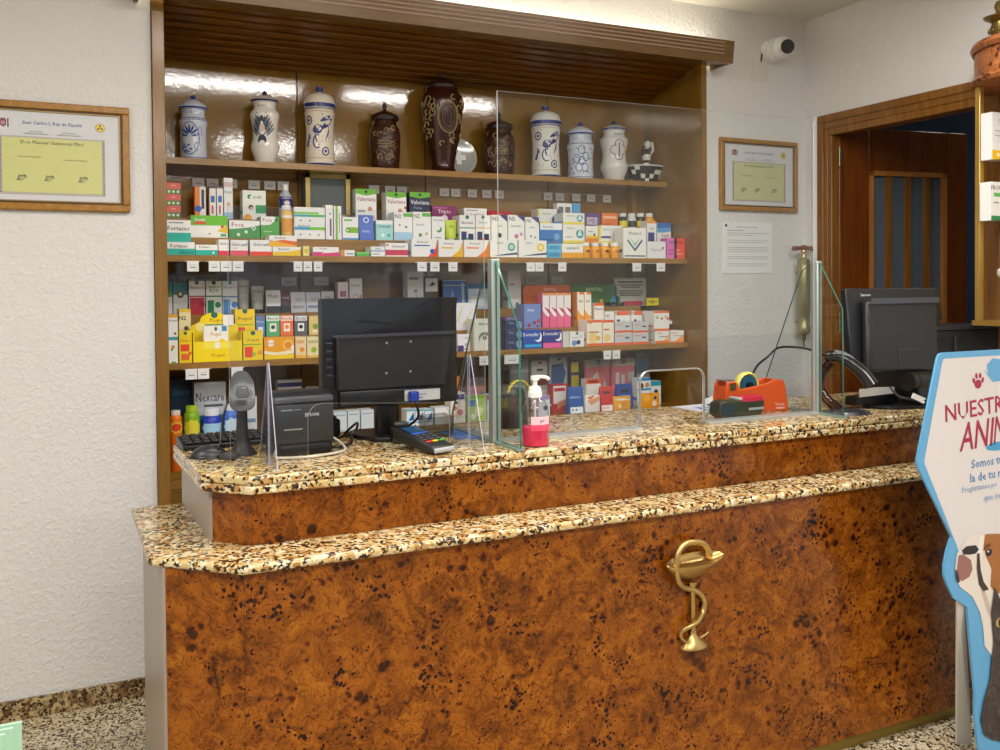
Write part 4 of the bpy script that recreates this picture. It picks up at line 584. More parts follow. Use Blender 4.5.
def shelf(z,y0,x1=2.907):
    bm=NB(); box(bm,.379,x1,y0,4.211,z-.024,z); s=sob('shelf',bm,MVEN); 
    bm=NB(); box(bm,.379,x1,y0-.004,y0-.0002,z-.025,z+.001); sob('edging',bm,MEDGE,s); s.name='shelf'; return s
s1=shelf(2.0925,4.012); s2=shelf(1.6835,3.838); s3=shelf(1.2545,3.840)
bm=NB(); box(bm,.379,1.0,3.86,4.211,.79,.8195); sob('shelf',bm,MVEN)
bm=NB(); box(bm,1.0,2.907,3.835,4.211,.90,.9295); sob('shelf',bm,MVEN)
for x0,x1 in ((.385,1.0),(1.006,1.62),(1.626,2.25),(2.256,2.9)):
    bm=NB(); box(bm,x0,x1,3.80,3.82,.08,.76); dd=sob('cupboard_door',bm,MUPR,bevel=.003)
    bm=NB(); sphere(bm,((x0+.05),3.79,.6),.012); sob('knob',bm,MBRASS,SH)
    bm=NB(); box(bm,x0-.003,x1+.003,3.80,4.2,.762,.788); sob('bottom_panel',bm,MEDGE)
for z,l1,l2,x1 in ((1.684,TIER['A1'][1],TIER['A2'][1],2.75),(1.255,TIER['B1'][1],TIER['B2'][1],2.78)):
    bm=NB(); prism(bm,[(3.953,z),(3.953,l1-.0006),(4.073,l1-.0006),(4.073,l2-.0006),(4.209,l2-.0006),(4.209,z)],'x',.39,x1); sob('shelf_riser',bm,MEDGE)
# vertical divider behind the products
for z0,z1 in ((1.26,1.655),(1.69,2.065)):
    bm=NB(); box(bm,2.79,2.815,4.156,4.211,z0,z1); sob('divider',bm,MVEN)
# slatted canopy
y0,z0_,y1,z1_=3.62,2.70,4.21,2.546
bm=NB(); prism(bm,[(y0,z0_),(y1,z1_),(y1,z1_+.015),(y0,z0_+.015)],'x',.379,2.907); cn=sob('canopy',bm,MSLAT)
n=11
for i in range(n):
    t0=(i+.06)/n; t1=(i+.72)/n
    ya,za=y0+(y1-y0)*t0,z0_+(z1_-z0_)*t0; yb,zb=y0+(y1-y0)*t1,z0_+(z1_-z0_)*t1
    bm=NB(); prism(bm,[(ya,za),(yb,zb),(yb-.004,zb-.016),(ya-.002,za-.016)],'x',.379,2.907); sob('slat',bm,MSLAT,cn,bevel=.003)
# cornice
bm=NB(); prism(bm,[(3.575,2.628),(3.700,2.640),(3.700,2.652),(3.60,2.655),(3.60,2.735),(3.562,2.735)],'x',.27,2.99)
box(bm,2.972,2.99,3.575,3.73,2.63,2.735); box(bm,.27,.288,3.575,3.73,2.63,2.735); co=sob('cornice',bm,MCORN)
for i in range(4):
    z=2.668+.017*i; y=3.575-(z-2.628)*.1215
    bm=NB(); box(bm,.30,2.93,y-.0035,y+.004,z,z+.006); sob('moulding',bm,M('a88a78',.3),co)
bm=NB(); box(bm,.32,2.95,3.64,3.70,2.70,2.715); sob('light_strip',bm,emis('warm_led_strip','fff6e0',6),SH)
# price rails on the shelves
def rail(xs,z,y,wd=.036,hh=.034,back=None):
    bm=NB(); a,b=min(xs)-.03,max(xs)+.03
    box(bm,a,b,y-.003,y-.001,z-.004,z); 
    if back: box(bm,back[0],back[1],y-.0025,y-.0008,z-hh+.004,z-.001)
    r=sob('price_rail',bm,M('a8a8a4',.3),SH)
    for x in xs:
        bm=NB(); mt=Mats(M('e8e8e6',.5)); box(bm,x-wd/2,x+wd/2,y-.006,y-.0035,z-hh,z)
        decals(bm,'R .25 .35 .75 .45 8a8a90;R .2 .6 .8 .64 b8b8bc',lambda u,v,e:(x-wd/2+u,y-.006-e,z-hh+v),mt,wd,hh)
        sob('price_tag',bm,mt.l,r)
for xs,z,y,wd,hh in RAILS: rail(xs,z,y,wd,hh)
for xs in ([.56,.62,.70],[.80,.87,.93],[1.36,1.44,1.50],[1.72,1.78,1.87],[1.95,2.02],[2.30,2.37,2.47,2.56,2.66]):
    rail(xs,2.035,4.209,.05,.04)
for xs in ([.5,.6,.72],[.95,1.1],[2.2,2.35]): rail(xs,1.60,4.209,.07,.04)
# small glass-fronted recess cabinet on the upper shelf
gc=thing('wall_cabinet','small brass framed glass cabinet between green packs on the upper shelf','cabinet',(1.115,4.13,1.862))
bm=NB(); w2,h2=.103,.205
for a_,b_,c_,d_ in ((-w2,-w2+.02,0,h2),(w2-.02,w2,0,h2),(-w2,w2,0,.02),(-w2,w2,h2-.02,h2)): box(bm,a_,b_,-.012,0,c_,d_)
obj('frame',bm,M('b0985a',.3,.4),gc)
bm=NB(); box(bm,-w2+.001,w2-.001,.001,.07,.001,h2-.001); obj('interior',bm,M('5c6064',.4),gc)
bm=NB(); box(bm,-w2+.02,w2-.02,-.008,-.005,.02,h2-.02); obj('pane',bm,MGLASS,gc)
# ------------------------------------------------------------ product packs
def fnf(x,z,e): return (x,-e,z)
def item(it):
    kind,x0,x1,z0,z1,Y,d,col,dsl,label,g=it
    W=x1-x0; H=z1-z0; loc=(x0,Y,z0); mt=Mats(M(col,.38)); bm=NB(); cat='box'; name='medicine_box'
    if kind=='box':
        for f in box(bm,0,W,0,d,0,H): pass
        decals(bm,dsl,fnf,mt,W,H)
        # print strip on the visible left end
        if W>.03 and H>.03 and dsl:
            cc=[q.split()[-1] for q in dsl.split(';') if q.strip().startswith('R')][:1] or [None]
            if cc[0]: poly(bm,[(-.0004,d*.15,H*.2),(-.0004,d*.85,H*.2),(-.0004,d*.85,H*.3),(-.0004,d*.15,H*.3)],mt(cc[0]))
        o=obj(name,bm,mt.l,None,loc)
        # closing flap seam: lid as its own part on larger packs
    elif kind=='header':
        name='display_card'; cat='display card'
        prism(bm,[(0,0),(W,0),(W,H*.86),(W*.93,H),(W*.07,H),(0,H*.86)],'y',0,.004); box(bm,0,.003,-.03,0,0,H*.45); box(bm,W-.003,W,-.03,0,0,H*.45)
        decals(bm,dsl,fnf,mt,W,H); o=obj(name,bm,mt.l,None,loc)
    elif kind=='card':
        name='hanging_packet' if 'packet' in label else 'notice_card'; cat='packet' if 'packet' in label else 'card'
        r=min(W,H)*.08
        b2=NB(); rbox(b2,0,W,0,max(d,.004),0,H,min(r,max(d,.004)*.45)); merge(bm,b2,mi=0)
        if name=='hanging_packet':
            poly(bm,[(W*.4,-.0004,H*.94),(W*.6,-.0004,H*.94),(W*.6,-.0004,H*.97),(W*.4,-.0004,H*.97)],mt('303030'))
        decals(bm,dsl,lambda x,z,e:(W*.02+x*.96,-e,H*.02+z*.96),mt,W,H); o=obj(name,bm,mt.l,None,loc)
    elif kind=='pouch':
        name='foil_sachet' if 'sachet' in label else 'packet'; cat='sachet' if 'sachet' in label else 'packet'
        prism(bm,[(0,0),(d,0),(d*.6,H*.9),(d*.5,H),(d*.42,H),(d*.3,H*.9)],'x',0,W)
        def fs(x,z,e):
            t=min(z/(H*.9),1); return (x,t*d*.3-e-.0002,z) if t<1 else (x,d*.3+(z-H*.9)/(H*.1)*d*.12-e-.0002,z)
        dd=';'.join(q for q in dsl.split(';'))
        decals(bm,dd,fs,mt,W,H); 
        o=obj(name,bm,mt.l,None,loc)
    elif kind=='tube':
        name='cream_tube'; cat='tube'; ch=H*.14
        ring=[]; n=16
        for k,(t,ry) in enumerate(((0,.5),(.06,.5),(.5,.36),(.9,.08),(1,.04))):
            z=ch+(H-ch)*t; ry=max(d*ry,.001); rx=W/2*(.86+.14*t)
            ring.append([bm.verts.new((W/2+rx*math.cos(2*PI*i/n),d/2+ry*math.sin(2*PI*i/n),z)) for i in range(n)])
        for A,Bq in zip(ring,ring[1:]):
            for i in range(n):
                f=bm.faces.new((A[i],A[(i+1)%n],Bq[(i+1)%n],Bq[i])); f.smooth=True
        bm.faces.new(ring[0][::-1]); bm.faces.new(ring[-1])
        decals(bm,dsl,lambda x,z,e:(W*.15+x*.7,d*.5*(1-max(0,min(1,(z-ch)/(H-ch))))*.0+d*(.5-max(.08,.5-.47*max(0,(z-ch)/(H-ch))))*1.0-e-.004*0,z),mt,W,H) if False else None
        def ft(x,z,e):
            t=max(0,min(1,(z-ch)/(H-ch))); hw=W/2*(.86+.14*t); u=(x-W/2)/hw*.8
            ry=d*( .5 if t<.06 else (.5+(.36-.5)*(t-.06)/.44 if t<.5 else (.36+(.08-.36)*(t-.5)/.4 if t<.9 else .06)))
            return (W/2+u*hw, d/2-ry*math.sqrt(max(0,1-u*u))-e-.0006, max(z,ch))
        decals(bm,dsl,ft,mt,W,H)
        o=obj(name,bm,mt.l,None,loc)
        b=NB(); cyl(b,(W/2,d/2),min(W,d)*.42,0,ch,20); obj('cap',b,M('2a2a30',.4) if col!='c4d840' else M('e8e8d8',.4),o)
    elif kind in('bottle','sprayb'):
        name='pill_bottle' if kind=='bottle' else 'lotion_bottle'; cat='bottle'
        R_=W/2; ch=min(H*.22,R_*.75) if kind=='bottle' else H*.16
        bh=H-ch
        if kind=='bottle': pr=[(0,0),(R_*.92,0),(R_,.003),(R_,bh-R_*.75),(R_*.95,bh-R_*.4),(R_*.8,bh-R_*.12),(R_*.66,bh),(0,bh)]
        else: pr=[(0,0),(R_*.92,0),(R_,.003),(R_,bh*.68),(R_*.9,bh*.8),(R_*.6,bh*.93),(R_*.42,bh),(0,bh)]
        lathe(bm,pr,0,0,28)
        def fb(x,z,e):
            a=(x-R_)/R_*1.35; rr=R_+e+.0003; return (rr*math.sin(a),-rr*math.cos(a),min(z,bh-R_*.76 if kind=='bottle' else bh*.78))
        # label panels as wrapped strips
        for q in dsl.split(';'):
            a=q.split()
            if a and a[0]=='R':
                x0_,y0_,x1_,y1_=[float(t) for t in a[1:5]]; mi=mt(a[5]); N=10
                for i in range(N):
                    u0=x0_+(x1_-x0_)*i/N;u1=x0_+(x1_-x0_)*(i+1)/N
                    poly(bm,[fb(u0*W,y0_*H,.0002),fb(u1*W,y0_*H,.0002),fb(u1*W,y1_*H,.0002),fb(u0*W,y1_*H,.0002)],mi)
            elif a and a[0]=='C':
                cx,cy,r=[float(t) for t in a[1:4]]; mi=mt(a[4]); rr=r*H*.6 if kind=='bottle' else r*W
                if H>3.2*W and kind=='bottle': cy=(bh-R_*2.05)/H; rr=r*R_*3.2
                rw=min(rr,W*.42); E_=.0013-.0008*min(r*2,1); prev=None
                for q_ in (.25,.5,.75,1):
                    vs=[]
                    for i in range(18):
                        k=(1+(.16 if i%2 else -.08)) if q_==1 else 1
                        vs.append(bm.verts.new(fb(cx*W+rw*k*q_*math.cos(2*PI*i/18),cy*H+rr*k*q_*math.sin(2*PI*i/18),E_)))
                    if prev is None: bm.faces.new(vs).material_index=mi
                    else:
                        for i in range(18):
                            f=bm.faces.new((prev[i],prev[(i+1)%18],vs[(i+1)%18],vs[i])); f.material_index=mi
                    prev=vs
            elif a and a[0]=='T':
                cx,cy,h=[float(t) for t in a[1:4]]; mi=mt(a[4])
                text(bm,' '.join(a[5:]),lambda x,z:fb(x,z,.0016),cx*W,cy*H,h*H,W*.6,mi)
        o=obj(name,bm,mt.l,None,(x0+R_,Y+R_+.001,z0))
        capc={'orange':'f4e8d8','green':'a8d030','blue':'e8ecf4','light':'e8ecf4','little':'f2f2f0'}.get(label.split()[0],'f0f0ee')
        b=NB(); cr=R_*(.70 if kind=='bottle' else .42); cyl(b,(0,0),cr,bh-.0005,H,24)
        if kind=='bottle':
            for i in range(20):
                a=2*PI*i/20; box(b,cr*math.cos(a)-.0006,cr*math.cos(a)+.0006,cr*math.sin(a)-.0006,cr*math.sin(a)+.0006,bh+.001,H-.002)
        obj('cap',b,M(capc,.4),o)
    elif kind=='tray':
        name='display_tray'; cat='display tray'
        m0=mt
        # pocket: front lip, sides, back card with rounded header
        box(bm,0,W,0,.003,0,H*.42); box(bm,0,.003,.003,d,0,H*.6); box(bm,W-.003,W,.003,d,0,H*.6); box(bm,.003,W-.003,.003,d,0,.003)
        hp=[(0,0),(W,0),(W,H*.72),(W*.82,H*.8)]+[(W*.5+W*.3*math.cos(t),H*.82+H*.18*math.sin(t)) for t in [PI*i/10 for i in range(11)]]+[(W*.18,H*.8),(0,H*.72)]
        prism(bm,hp,'y',d-.004,d)
        decals(bm,'T .55 .83 .1 8a3818 Propol;R .3 .73 .85 .76 50a0a0;C .5 .95 .07 1e6a60;C .2 .7 .1 f8e888',lambda x,z,e:(x,d-.004-e,z),mt,W,H)
        decals(bm,'R .2 .26 .8 .4 f8e850;R .44 .27 .54 .4 f8f4e0;T .5 .12 .09 c06018 Propol',fnf,mt,W,H)
        o=obj(name,bm,mt.l,None,loc)
        b=NB(); mt2=Mats(M('f4f2ea',.4)); box(b,0,W*.5,0,.03,0,H*.45); decals(b,'R .2 .06 .55 .4 ee4a28;C .75 .45 .18 f4d820;T .5 .75 .16 d09018 Propol;C .5 .92 .06 1e6a60;P .75 .85 .95 .85 .95 1 .75 1 3a98d8',fnf,mt2,W*.5,H*.45)
        ob=obj('medicine_box',b,mt2.l,None,(x0+W*.22,Y+.012,z0+.004+H*.26)); tag(ob,'small white and yellow box standing inside the yellow display tray','box',g)
        ob.location.z=z0+.0035; ob.scale=(1,1,1.58)
        b=NB(); box(b,W*.68,W*.9,d-.009,d-.0065,H*.72,H*.95); obj('price_ticket',b,M('f4f4f2',.5),o)
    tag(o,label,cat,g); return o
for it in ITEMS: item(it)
# ------------------------------------------------------------ apothecary jars
JD={n:(x,r,h) for n,x,r,h in JARS}
def prof_at(pr,z):
    for (r0,z0),(r1,z1) in zip(pr,pr[1:]):
        if z0<=z<=z1 and z1>z0: return r0+(r1-r0)*(z-z0)/(z1-z0)
    return pr[-2][0]
def jar(n,pts,lid,mats,lidmats,deco,label,rot0=-.43,body='pottery_jar'):
    x,R_,H=JD[n]; R_=min(R_,.1); Z=2.093
    pr=[(r*R_,z*H) for r,z in pts]; pl=[(r*R_,z*H) for r,z in lid]
    bm=NB(); mt=Mats(*mats); lathe(bm,pr,0,0,40,0)
    def fn(u,z,e):   # u arc length from the face centre
        r=prof_at(pr[1:],z)+e; a=u/max(r,.01)+rot0; return (r*math.sin(a),-r*math.cos(a),z)
    deco(bm,mt,fn,R_,H)
    o=obj('apothecary_jar',bm,mt.l,None,(x,4.105 if n!='j5' else 4.078,Z)); tag(o,label,'jar','pottery jars on the top shelf')
    bm=NB(); ml=Mats(*lidmats); lathe(bm,pl,0,0,36,0)
    zt_=pl[1][1] if pl[1][0]>0 else pl[0][1]
    # coloured rim and knob
    lathe(bm,[(pl[1][0]+.0006,pl[1][1]+.001),(pl[2][0]+.0008,pl[2][1]-.001)],0,0,36,len(ml.l)-1)
    kz=pl[-1][1]; lathe(bm,[(pl[-4][0]+.0005,pl[-4][1]),(pl[-3][0]+.0005,pl[-3][1]),(pl[-2][0]+.0005,pl[-2][1]),(0,kz+.0005)],0,0,24,len(ml.l)-1)
    obj('lid',bm,ml.l,o); return o
def ribbon(bm,fn,pts,w,mi,e=.0008):
    for (a,b) in zip(pts,pts[1:]):
        dx,dz=b[0]-a[0],b[1]-a[1]; L=math.hypot(dx,dz) or 1; w_=w*1.5; nx,nz=-dz/L*w_/2,dx/L*w_/2
        try: poly(bm,[fn(a[0]+nx,a[1]+nz,e),fn(b[0]+nx,b[1]+nz,e),fn(b[0]-nx,b[1]-nz,e),fn(a[0]-nx,a[1]-nz,e)],mi)
        except ValueError: pass
def arc(cx,cz,rx,rz,a0,a1,n=14): return [(cx+rx*math.cos(a0+(a1-a0)*i/n),cz+rz*math.sin(a0+(a1-a0)*i/n)) for i in range(n+1)]
def leaf(bm,fn,cx,cz,l,w,rot,mi,e=.0009):
    n=10; l*=1.25; w*=1.5; c,s=math.cos(rot),math.sin(rot); P=[]
    for i in range(n):
        a=2*PI*i/n; u=l/2*math.cos(a); v=w/2*math.sin(a)*(1-.3*abs(math.cos(a))); P.append((cx+u*c-v*s,cz+u*s+v*c))
    try: poly(bm,[fn(x,z,e) for x,z in P],mi)
    except ValueError: pass
def ringband(bm,fn,z0,z1,R_,mi,e=.0006):
    N=36
    for i in range(N):
        u0=2*PI*i/N;u1=2*PI*(i+1)/N
        def g(a,z):
            p=fn(0,z,e); r=math.hypot(p[0],p[1]); return (r*math.sin(a),-r*math.cos(a),z)
        poly(bm,[g(u0,z0),g(u1,z0),g(u1,z1),g(u0,z1)],mi)
CER=M('e9e4dc',.16,0,.6,name='cream_glazed_pottery'); CERB=M('d4dbe8',.16,0,.6,name='bluish_glazed_pottery')
BL='2c3f94'
ALB=[(0,0),(.86,0),(.92,.02),(.88,.05),(.93,.09),(.90,.2),(.88,.35),(.92,.5),(.99,.57),(.97,.61),(.84,.645),(.8,.70),(.82,.765),(0,.765)]
ALBL=[(0,.765),(.96,.768),(.98,.80),(.86,.845),(.5,.90),(.16,.925),(.12,.935),(.2,.965),(.0,1.0)]
def deco_blue(bm,mt,fn,R_,H):
    b=mt(BL); b2=mt('6f84c4')
    ringband(bm,fn,.015*H,.045*H,R_,b); ringband(bm,fn,.62*H,.632*H,R_,b)
    for sgn in (0,2.4,-2.4):
        o=sgn*R_
        ribbon(bm,fn,[(o+x,z) for x,z in arc(0,.32*H,.68*R_,.24*H,0,2*PI,26)],.0022,b)
        for i in range(7):
            a=PI/2+(i-3)*.42; leaf(bm,fn,o+.42*R_*math.cos(a)*1.05,.33*H+.13*H*math.sin(a),.11*H,.022*H,a,b)
        for i in range(9): leaf(bm,fn,o+random.uniform(-.5,.5)*R_,random.uniform(.11,.24)*H,.045*H,.02*H,random.uniform(0,3),(b,b2)[i%2])
        for k in (-1,1):
            ribbon(bm,fn,[(o+x,z) for x,z in arc(k*.55*R_,.2*H,.22*R_,.06*H,0,5,12)],.0022,b2)
            ribbon(bm,fn,[(o+x,z) for x,z in arc(k*.75*R_,.42*H,.15*R_,.07*H,-1,4,10)],.002,b2)
        for i in range(6): ribbon(bm,fn,[(o+(-.5+i*.2)*R_,.69*H),(o+(-.45+i*.2)*R_,.74*H)],.002,b2)
    for i in range(16):
        u=(i-8)*.35*R_; ribbon(bm,fn,[(u+x,z) for x,z in arc(0,.585*H,.12*R_,.02*H,0,PI,6)],.0018,b)
jar('j1',ALB,ALBL,[CERB],[CERB,M('2c3f94',.2)],deco_blue,'small blue and white lidded jar with palmette, far left of top shelf')
def deco_blue2(bm,mt,fn,R_,H):
    b=mt(BL); b2=mt('6f84c4')
    ringband(bm,fn,.015*H,.045*H,R_,b); ringband(bm,fn,.60*H,.612*H,R_,b)
    for cx,cz in ((-.2,.2),(.25,.2),(-.35,.35),(.3,.38),(0,.5),(.02,.31)):
        ribbon(bm,fn,arc(cx*R_,cz*H,.24*R_,.07*H,0,2*PI,16),.0026,b)
    for i in range(34): leaf(bm,fn,random.uniform(-1.3,1.3)*R_,random.uniform(.1,.58)*H,.035*H,.018*H,random.uniform(0,3),(b,b2)[i%2])
    for i in range(8): ribbon(bm,fn,[((-.6+i*.2)*R_,.68*H),((-.55+i*.2)*R_,.74*H)],.002,b2)
jar('j8',ALB,ALBL,[CERB],[CERB,M('2c3f94',.2)],deco_blue2,'small blue and white lidded jar with dense foliage, right part of top shelf')
VAS=[(0,0),(.62,0),(.66,.02),(.72,.08),(.92,.2),(.95,.25),(.82,.33),(.80,.45),(.9,.58),(.97,.66),(.92,.70),(.74,.735),(.7,.78),(.78,.83),(0,.83)]
VASL=[(0,.83),(.88,.832),(.9,.865),(.72,.89),(.4,.925),(.14,.935),(.12,.945),(.18,.97),(.0,1.0)]
def deco_eagle(bm,mt,fn,R_,H):
    k=mt('3a4250'); k2=mt('6a7484')
    text(bm,'R H S',lambda x,z:fn(x,z,.0008),0,.775*H,.035*H,R_*.9,k2)
    leaf(bm,fn,0,.48*H,.2*H,.09*H,PI/2,k); leaf(bm,fn,0,.60*H,.06*H,.04*H,PI/2,k)
    for s in (-1,1):
        for i in range(6): leaf(bm,fn,s*(.22+.07*i)*R_,(.60-.035*i)*H,.15*H,.022*H,PI/2+s*(-.25-.1*i),(k,k2)[i%2])
        leaf(bm,fn,s*.15*R_,.34*H,.08*H,.03*H,PI/2+s*.5,k)
    leaf(bm,fn,0,.30*H,.12*H,.09*H,PI/2,k); leaf(bm,fn,0,.47*H,.08*H,.06*H,PI/2,mt('e0c8b8'),.0012)
jar('j2',VAS,VASL,[CER],[CER,M('1e2a50',.2)],deco_eagle,'cream waisted jar painted with a dark eagle, second from left on top shelf')
def deco_cross(bm,mt,fn,R_,H):
    k=mt('3a4270'); k2=mt('8a6a3a'); o=.25*R_
    text(bm,'ROSE V',lambda x,z:fn(x,z,.0008),o,.76*H,.035*H,R_*.9,k)
    for a,b in ((0,1),(1,0),(0,-1),(-1,0)): ribbon(bm,fn,[(o+x,z) for x,z in arc(a*.3*R_,(.5+b*.09)*H,.3*R_,.07*H,math.atan2(b,a)-1.9,math.atan2(b,a)+1.9,12)],.003,(k,k2)[abs(a)])
    ribbon(bm,fn,[(o-.45*R_,.5*H),(o+.45*R_,.5*H)],.004,k2); ribbon(bm,fn,[(o,.38*H),(o,.62*H)],.004,k)
jar('j9',VAS,VASL,[M('dfdcd8',.18)],[M('dfdcd8',.18),M('2c3f80',.2)],deco_cross,'cream waisted jar painted with a four-lobed cross, rightmost jar on top shelf')
CYL=[(0,0),(.9,0),(.93,.04),(.86,.06),(.9,.1),(.84,.3),(.82,.45),(.88,.62),(.93,.665),(.88,.68),(.88,.72),(0,.72)]
CYLL=[(0,.72),(.96,.722),(.97,.775),(.93,.80),(.85,.86),(.6,.90),(.2,.915),(.14,.93),(.22,.965),(.22,.99),(0,1.0)]
def deco_hare(bm,mt,fn,R_,H):
    b=mt('22307a'); b2=mt('4a5a9a'); tan=mt('b8a078')
    ringband(bm,fn,.005*H,.035*H,R_,b); ringband(bm,fn,.665*H,.672*H,R_,tan); ringband(bm,fn,.095*H,.102*H,R_,tan); ringband(bm,fn,.70*H,.712*H,R_,b)
    for o in (0,2.9*R_):
        leaf(bm,fn,o+.30*R_,.40*H,.21*H,.12*H,1.0,b); leaf(bm,fn,o+.02*R_,.45*H,.11*H,.085*H,.4,b,.0012); leaf(bm,fn,o+.62*R_,.52*H,.17*H,.045*H,.75,b,.0014); leaf(bm,fn,o+.52*R_,.58*H,.13*H,.035*H,.5,b,.0016)
        ribbon(bm,fn,[(o+x,z) for x,z in arc(.0,.30*H,.26*R_,.08*H,1.2,5.2,14)],.004,b)
        for cx,cz in ((-.55,.56),(.5,.18)):
            ribbon(bm,fn,[(o+x,z) for x,z in arc(cx*R_,cz*H,.2*R_,.05*H,0,2*PI,16)],.004,b); leaf(bm,fn,o+cx*R_,cz*H,.03*H,.03*H,0,b)
        ribbon(bm,fn,[(o-.72*R_,.24*H),(o-.5*R_,.38*H)],.008,b); ribbon(bm,fn,[(o-.6*R_,.40*H),(o-.45*R_,.33*H)],.004,b2)
        for i in range(26):
            x,z=random.uniform(-.85,.85)*R_,random.uniform(.12,.64)*H; ribbon(bm,fn,[(o+x,z),(o+x+random.uniform(-.008,.008),z+random.uniform(.003,.009))],.0018,(b2,tan)[i%2])
jar('j3',CYL,CYLL,[M('e8ddca',.16)],[M('e8ddca',.16),M('22307a',.2)],deco_hare,'tall cream jar painted with a blue running hare, left part of top shelf')
jar('j7',CYL,CYLL,[M('e8e6e0',.16)],[M('e8e6e0',.16),M('2c3a90',.2)],deco_hare,'tall white jar painted with a blue hare, behind the glass screen')
def wood_carved(name,a,b):
    t=NT(name); v=t.mapping(); n=t.noise(v,45,3,.6,1); t.l(t.ramp(n.outputs[0],[(.4,a),(.65,b)]),t.b.inputs['Base Color']); t.b.inputs['Roughness'].default_value=.25; t.bump(n.outputs[0],.5,.01); return t.m
MCARV=wood_carved('carved_brown_pottery','2e1408','4e2812'); MURN=M('38190e',.2,name='oxblood_urn_glaze'); MREL='80684a'
SQ=[(0,0),(.78,0),(.86,.03),(.9,.1),(.95,.3),(.97,.52),(.9,.6),(.75,.655),(.72,.70),(.8,.72),(0,.72)]
SQL=[(0,.72),(.86,.722),(.88,.77),(.8,.80),(.45,.84),(.15,.87),(.1,.885),(.14,.92),(.12,.95),(0,1.0)]
def relief(o,seed,cx0):
    def f(bm,mt,fn,R_,H):
        rd=random.Random(seed); g=mt(M('7a6248',.4)); g2=mt(M('95805e',.35)); ring=mt(M('30180c',.3))
        for k in range(22):
            cx=rd.uniform(-.75,.75)*R_+cx0*R_; cz=rd.uniform(.14,.6)*H; r=rd.uniform(.05,.1)*R_*1.6; a=rd.uniform(0,6)
            P=[fn(x,z,.003) for x,z in arc(cx,cz,r,r,a,a+4.2,9)]; tube(bm,P,.0026,6,(g,g2)[k%2])
        if o:
            for rr in (1,.86): tube(bm,[fn(x,z,.003) for x,z in arc(cx0*R_,.36*H,.42*R_*rr,.13*H*rr,0,2*PI,26)],.003,6,g2)
        else:
            for zz in (.32,.36,.40): tube(bm,[fn(cx0*R_-.4*R_,zz*H,.003),fn(cx0*R_,zz*H,.004),fn(cx0*R_+.4*R_,zz*H,.003)],.003,6,g2)
    return f
jar('j4',SQ,SQL,[MCARV],[MCARV,M('1c1210',.3)],relief(0,3,.1),'squat dark brown carved jar left of the tall urn')
jar('j6',SQ,SQL,[MCARV],[MCARV,M('1c1210',.3)],relief(0,9,.1),'squat dark brown carved jar right of the tall urn and plate')
URN=[(0,0),(.62,0),(.66,.015),(.6,.03),(.56,.07),(.62,.14),(.72,.24),(.84,.38),(.95,.54),(.99,.68),(.95,.745),(.78,.79),(.72,.82),(0,.82)]
URNL=[(0,.82),(.74,.822),(.76,.85),(.6,.885),(.35,.915),(.12,.93),(.07,.945),(.1,.975),(0,1.0)]
def deco_urn(bm,mt,fn,R_,H):
    g=mt(M('a08a58',.35)); g2=mt(M('6a5236',.4)); dk=mt(M('3a2c1e',.4))
    leaf(bm,fn,.35*R_,.52*H,.2*H,.15*H,PI/2,dk,.0015)
    for rr in (1,.85,.62): tube(bm,[fn(x,z,.003) for x,z in arc(.35*R_,.52*H,.5*R_*rr,.15*H*rr,0,2*PI,28)],.003,6,(g,g2)[rr<.9])
    rd=random.Random(4)
    for k in range(34):
        cx=rd.choice((rd.uniform(-1.1,-.25),rd.uniform(.9,1.5),rd.uniform(-.9,.6)))*R_; cz=rd.uniform(.3,.72)*H
        if abs(cx-.35*R_)<.5*R_ and abs(cz-.52*H)<.16*H: cz=rd.choice((.27,.30,.33))*H if abs(cx)<.6*R_ else cz
        r=rd.uniform(.05,.1)*R_*1.6; a=rd.uniform(0,6); tube(bm,[fn(x,z,.003) for x,z in arc(cx,cz,r,r,a,a+4.2,9)],.0028,6,g)
    tube(bm,[fn(.1*R_*i,.22*H,.002) for i in range(-20,21)],.002,6,dk)
jar('j5',URN,URNL,[MURN],[MURN,M('2a1a14',.3)],deco_urn,'tallest jar, a reddish brown footed urn with gilt oval medallion')
x,r_,h_=JD['plate']; bm=NB(); mt=Mats(M('bfc0bc',.12,.3)); R_=.093
lathe(bm,[(0,-.0),(.6*R_,0),(.95*R_,.012),(R_,.014),(R_,.017),(.95*R_,.016),(.62*R_,.006),(0,.005)],0,0,40)
for a_,b_,c_,d_ in ((-.4,-.14,.4,.14),(-.14,-.4,.14,.4)): poly(bm,[(a_*R_,b_*R_,.0066+abs(a_)*.001),(c_*R_,b_*R_,.0066+abs(a_)*.001),(c_*R_,d_*R_,.0066+abs(a_)*.001),(a_*R_,d_*R_,.0066+abs(a_)*.001)],mt('f0f0ec'))
for k in range(26):
    a=2*PI*k/26; P=[(.8*R_*math.cos(a+s)+0,.8*R_*math.sin(a+s)) for s in (-.07,.07)]
    tube(bm,[(.72*R_*math.cos(a),.72*R_*math.sin(a),.0095),(.86*R_*math.cos(a+.05),.86*R_*math.sin(a+.05),.0135)],.0015,5,mt('8a8c88'))
o=obj('ceramic_plate',bm,mt.l,None,(x-.01,4.178,2.093+R_*.985),rot=(math.radians(78),0,0)); tag(o,'grey commemorative plate with white cross leaning behind the tall urn','plate')
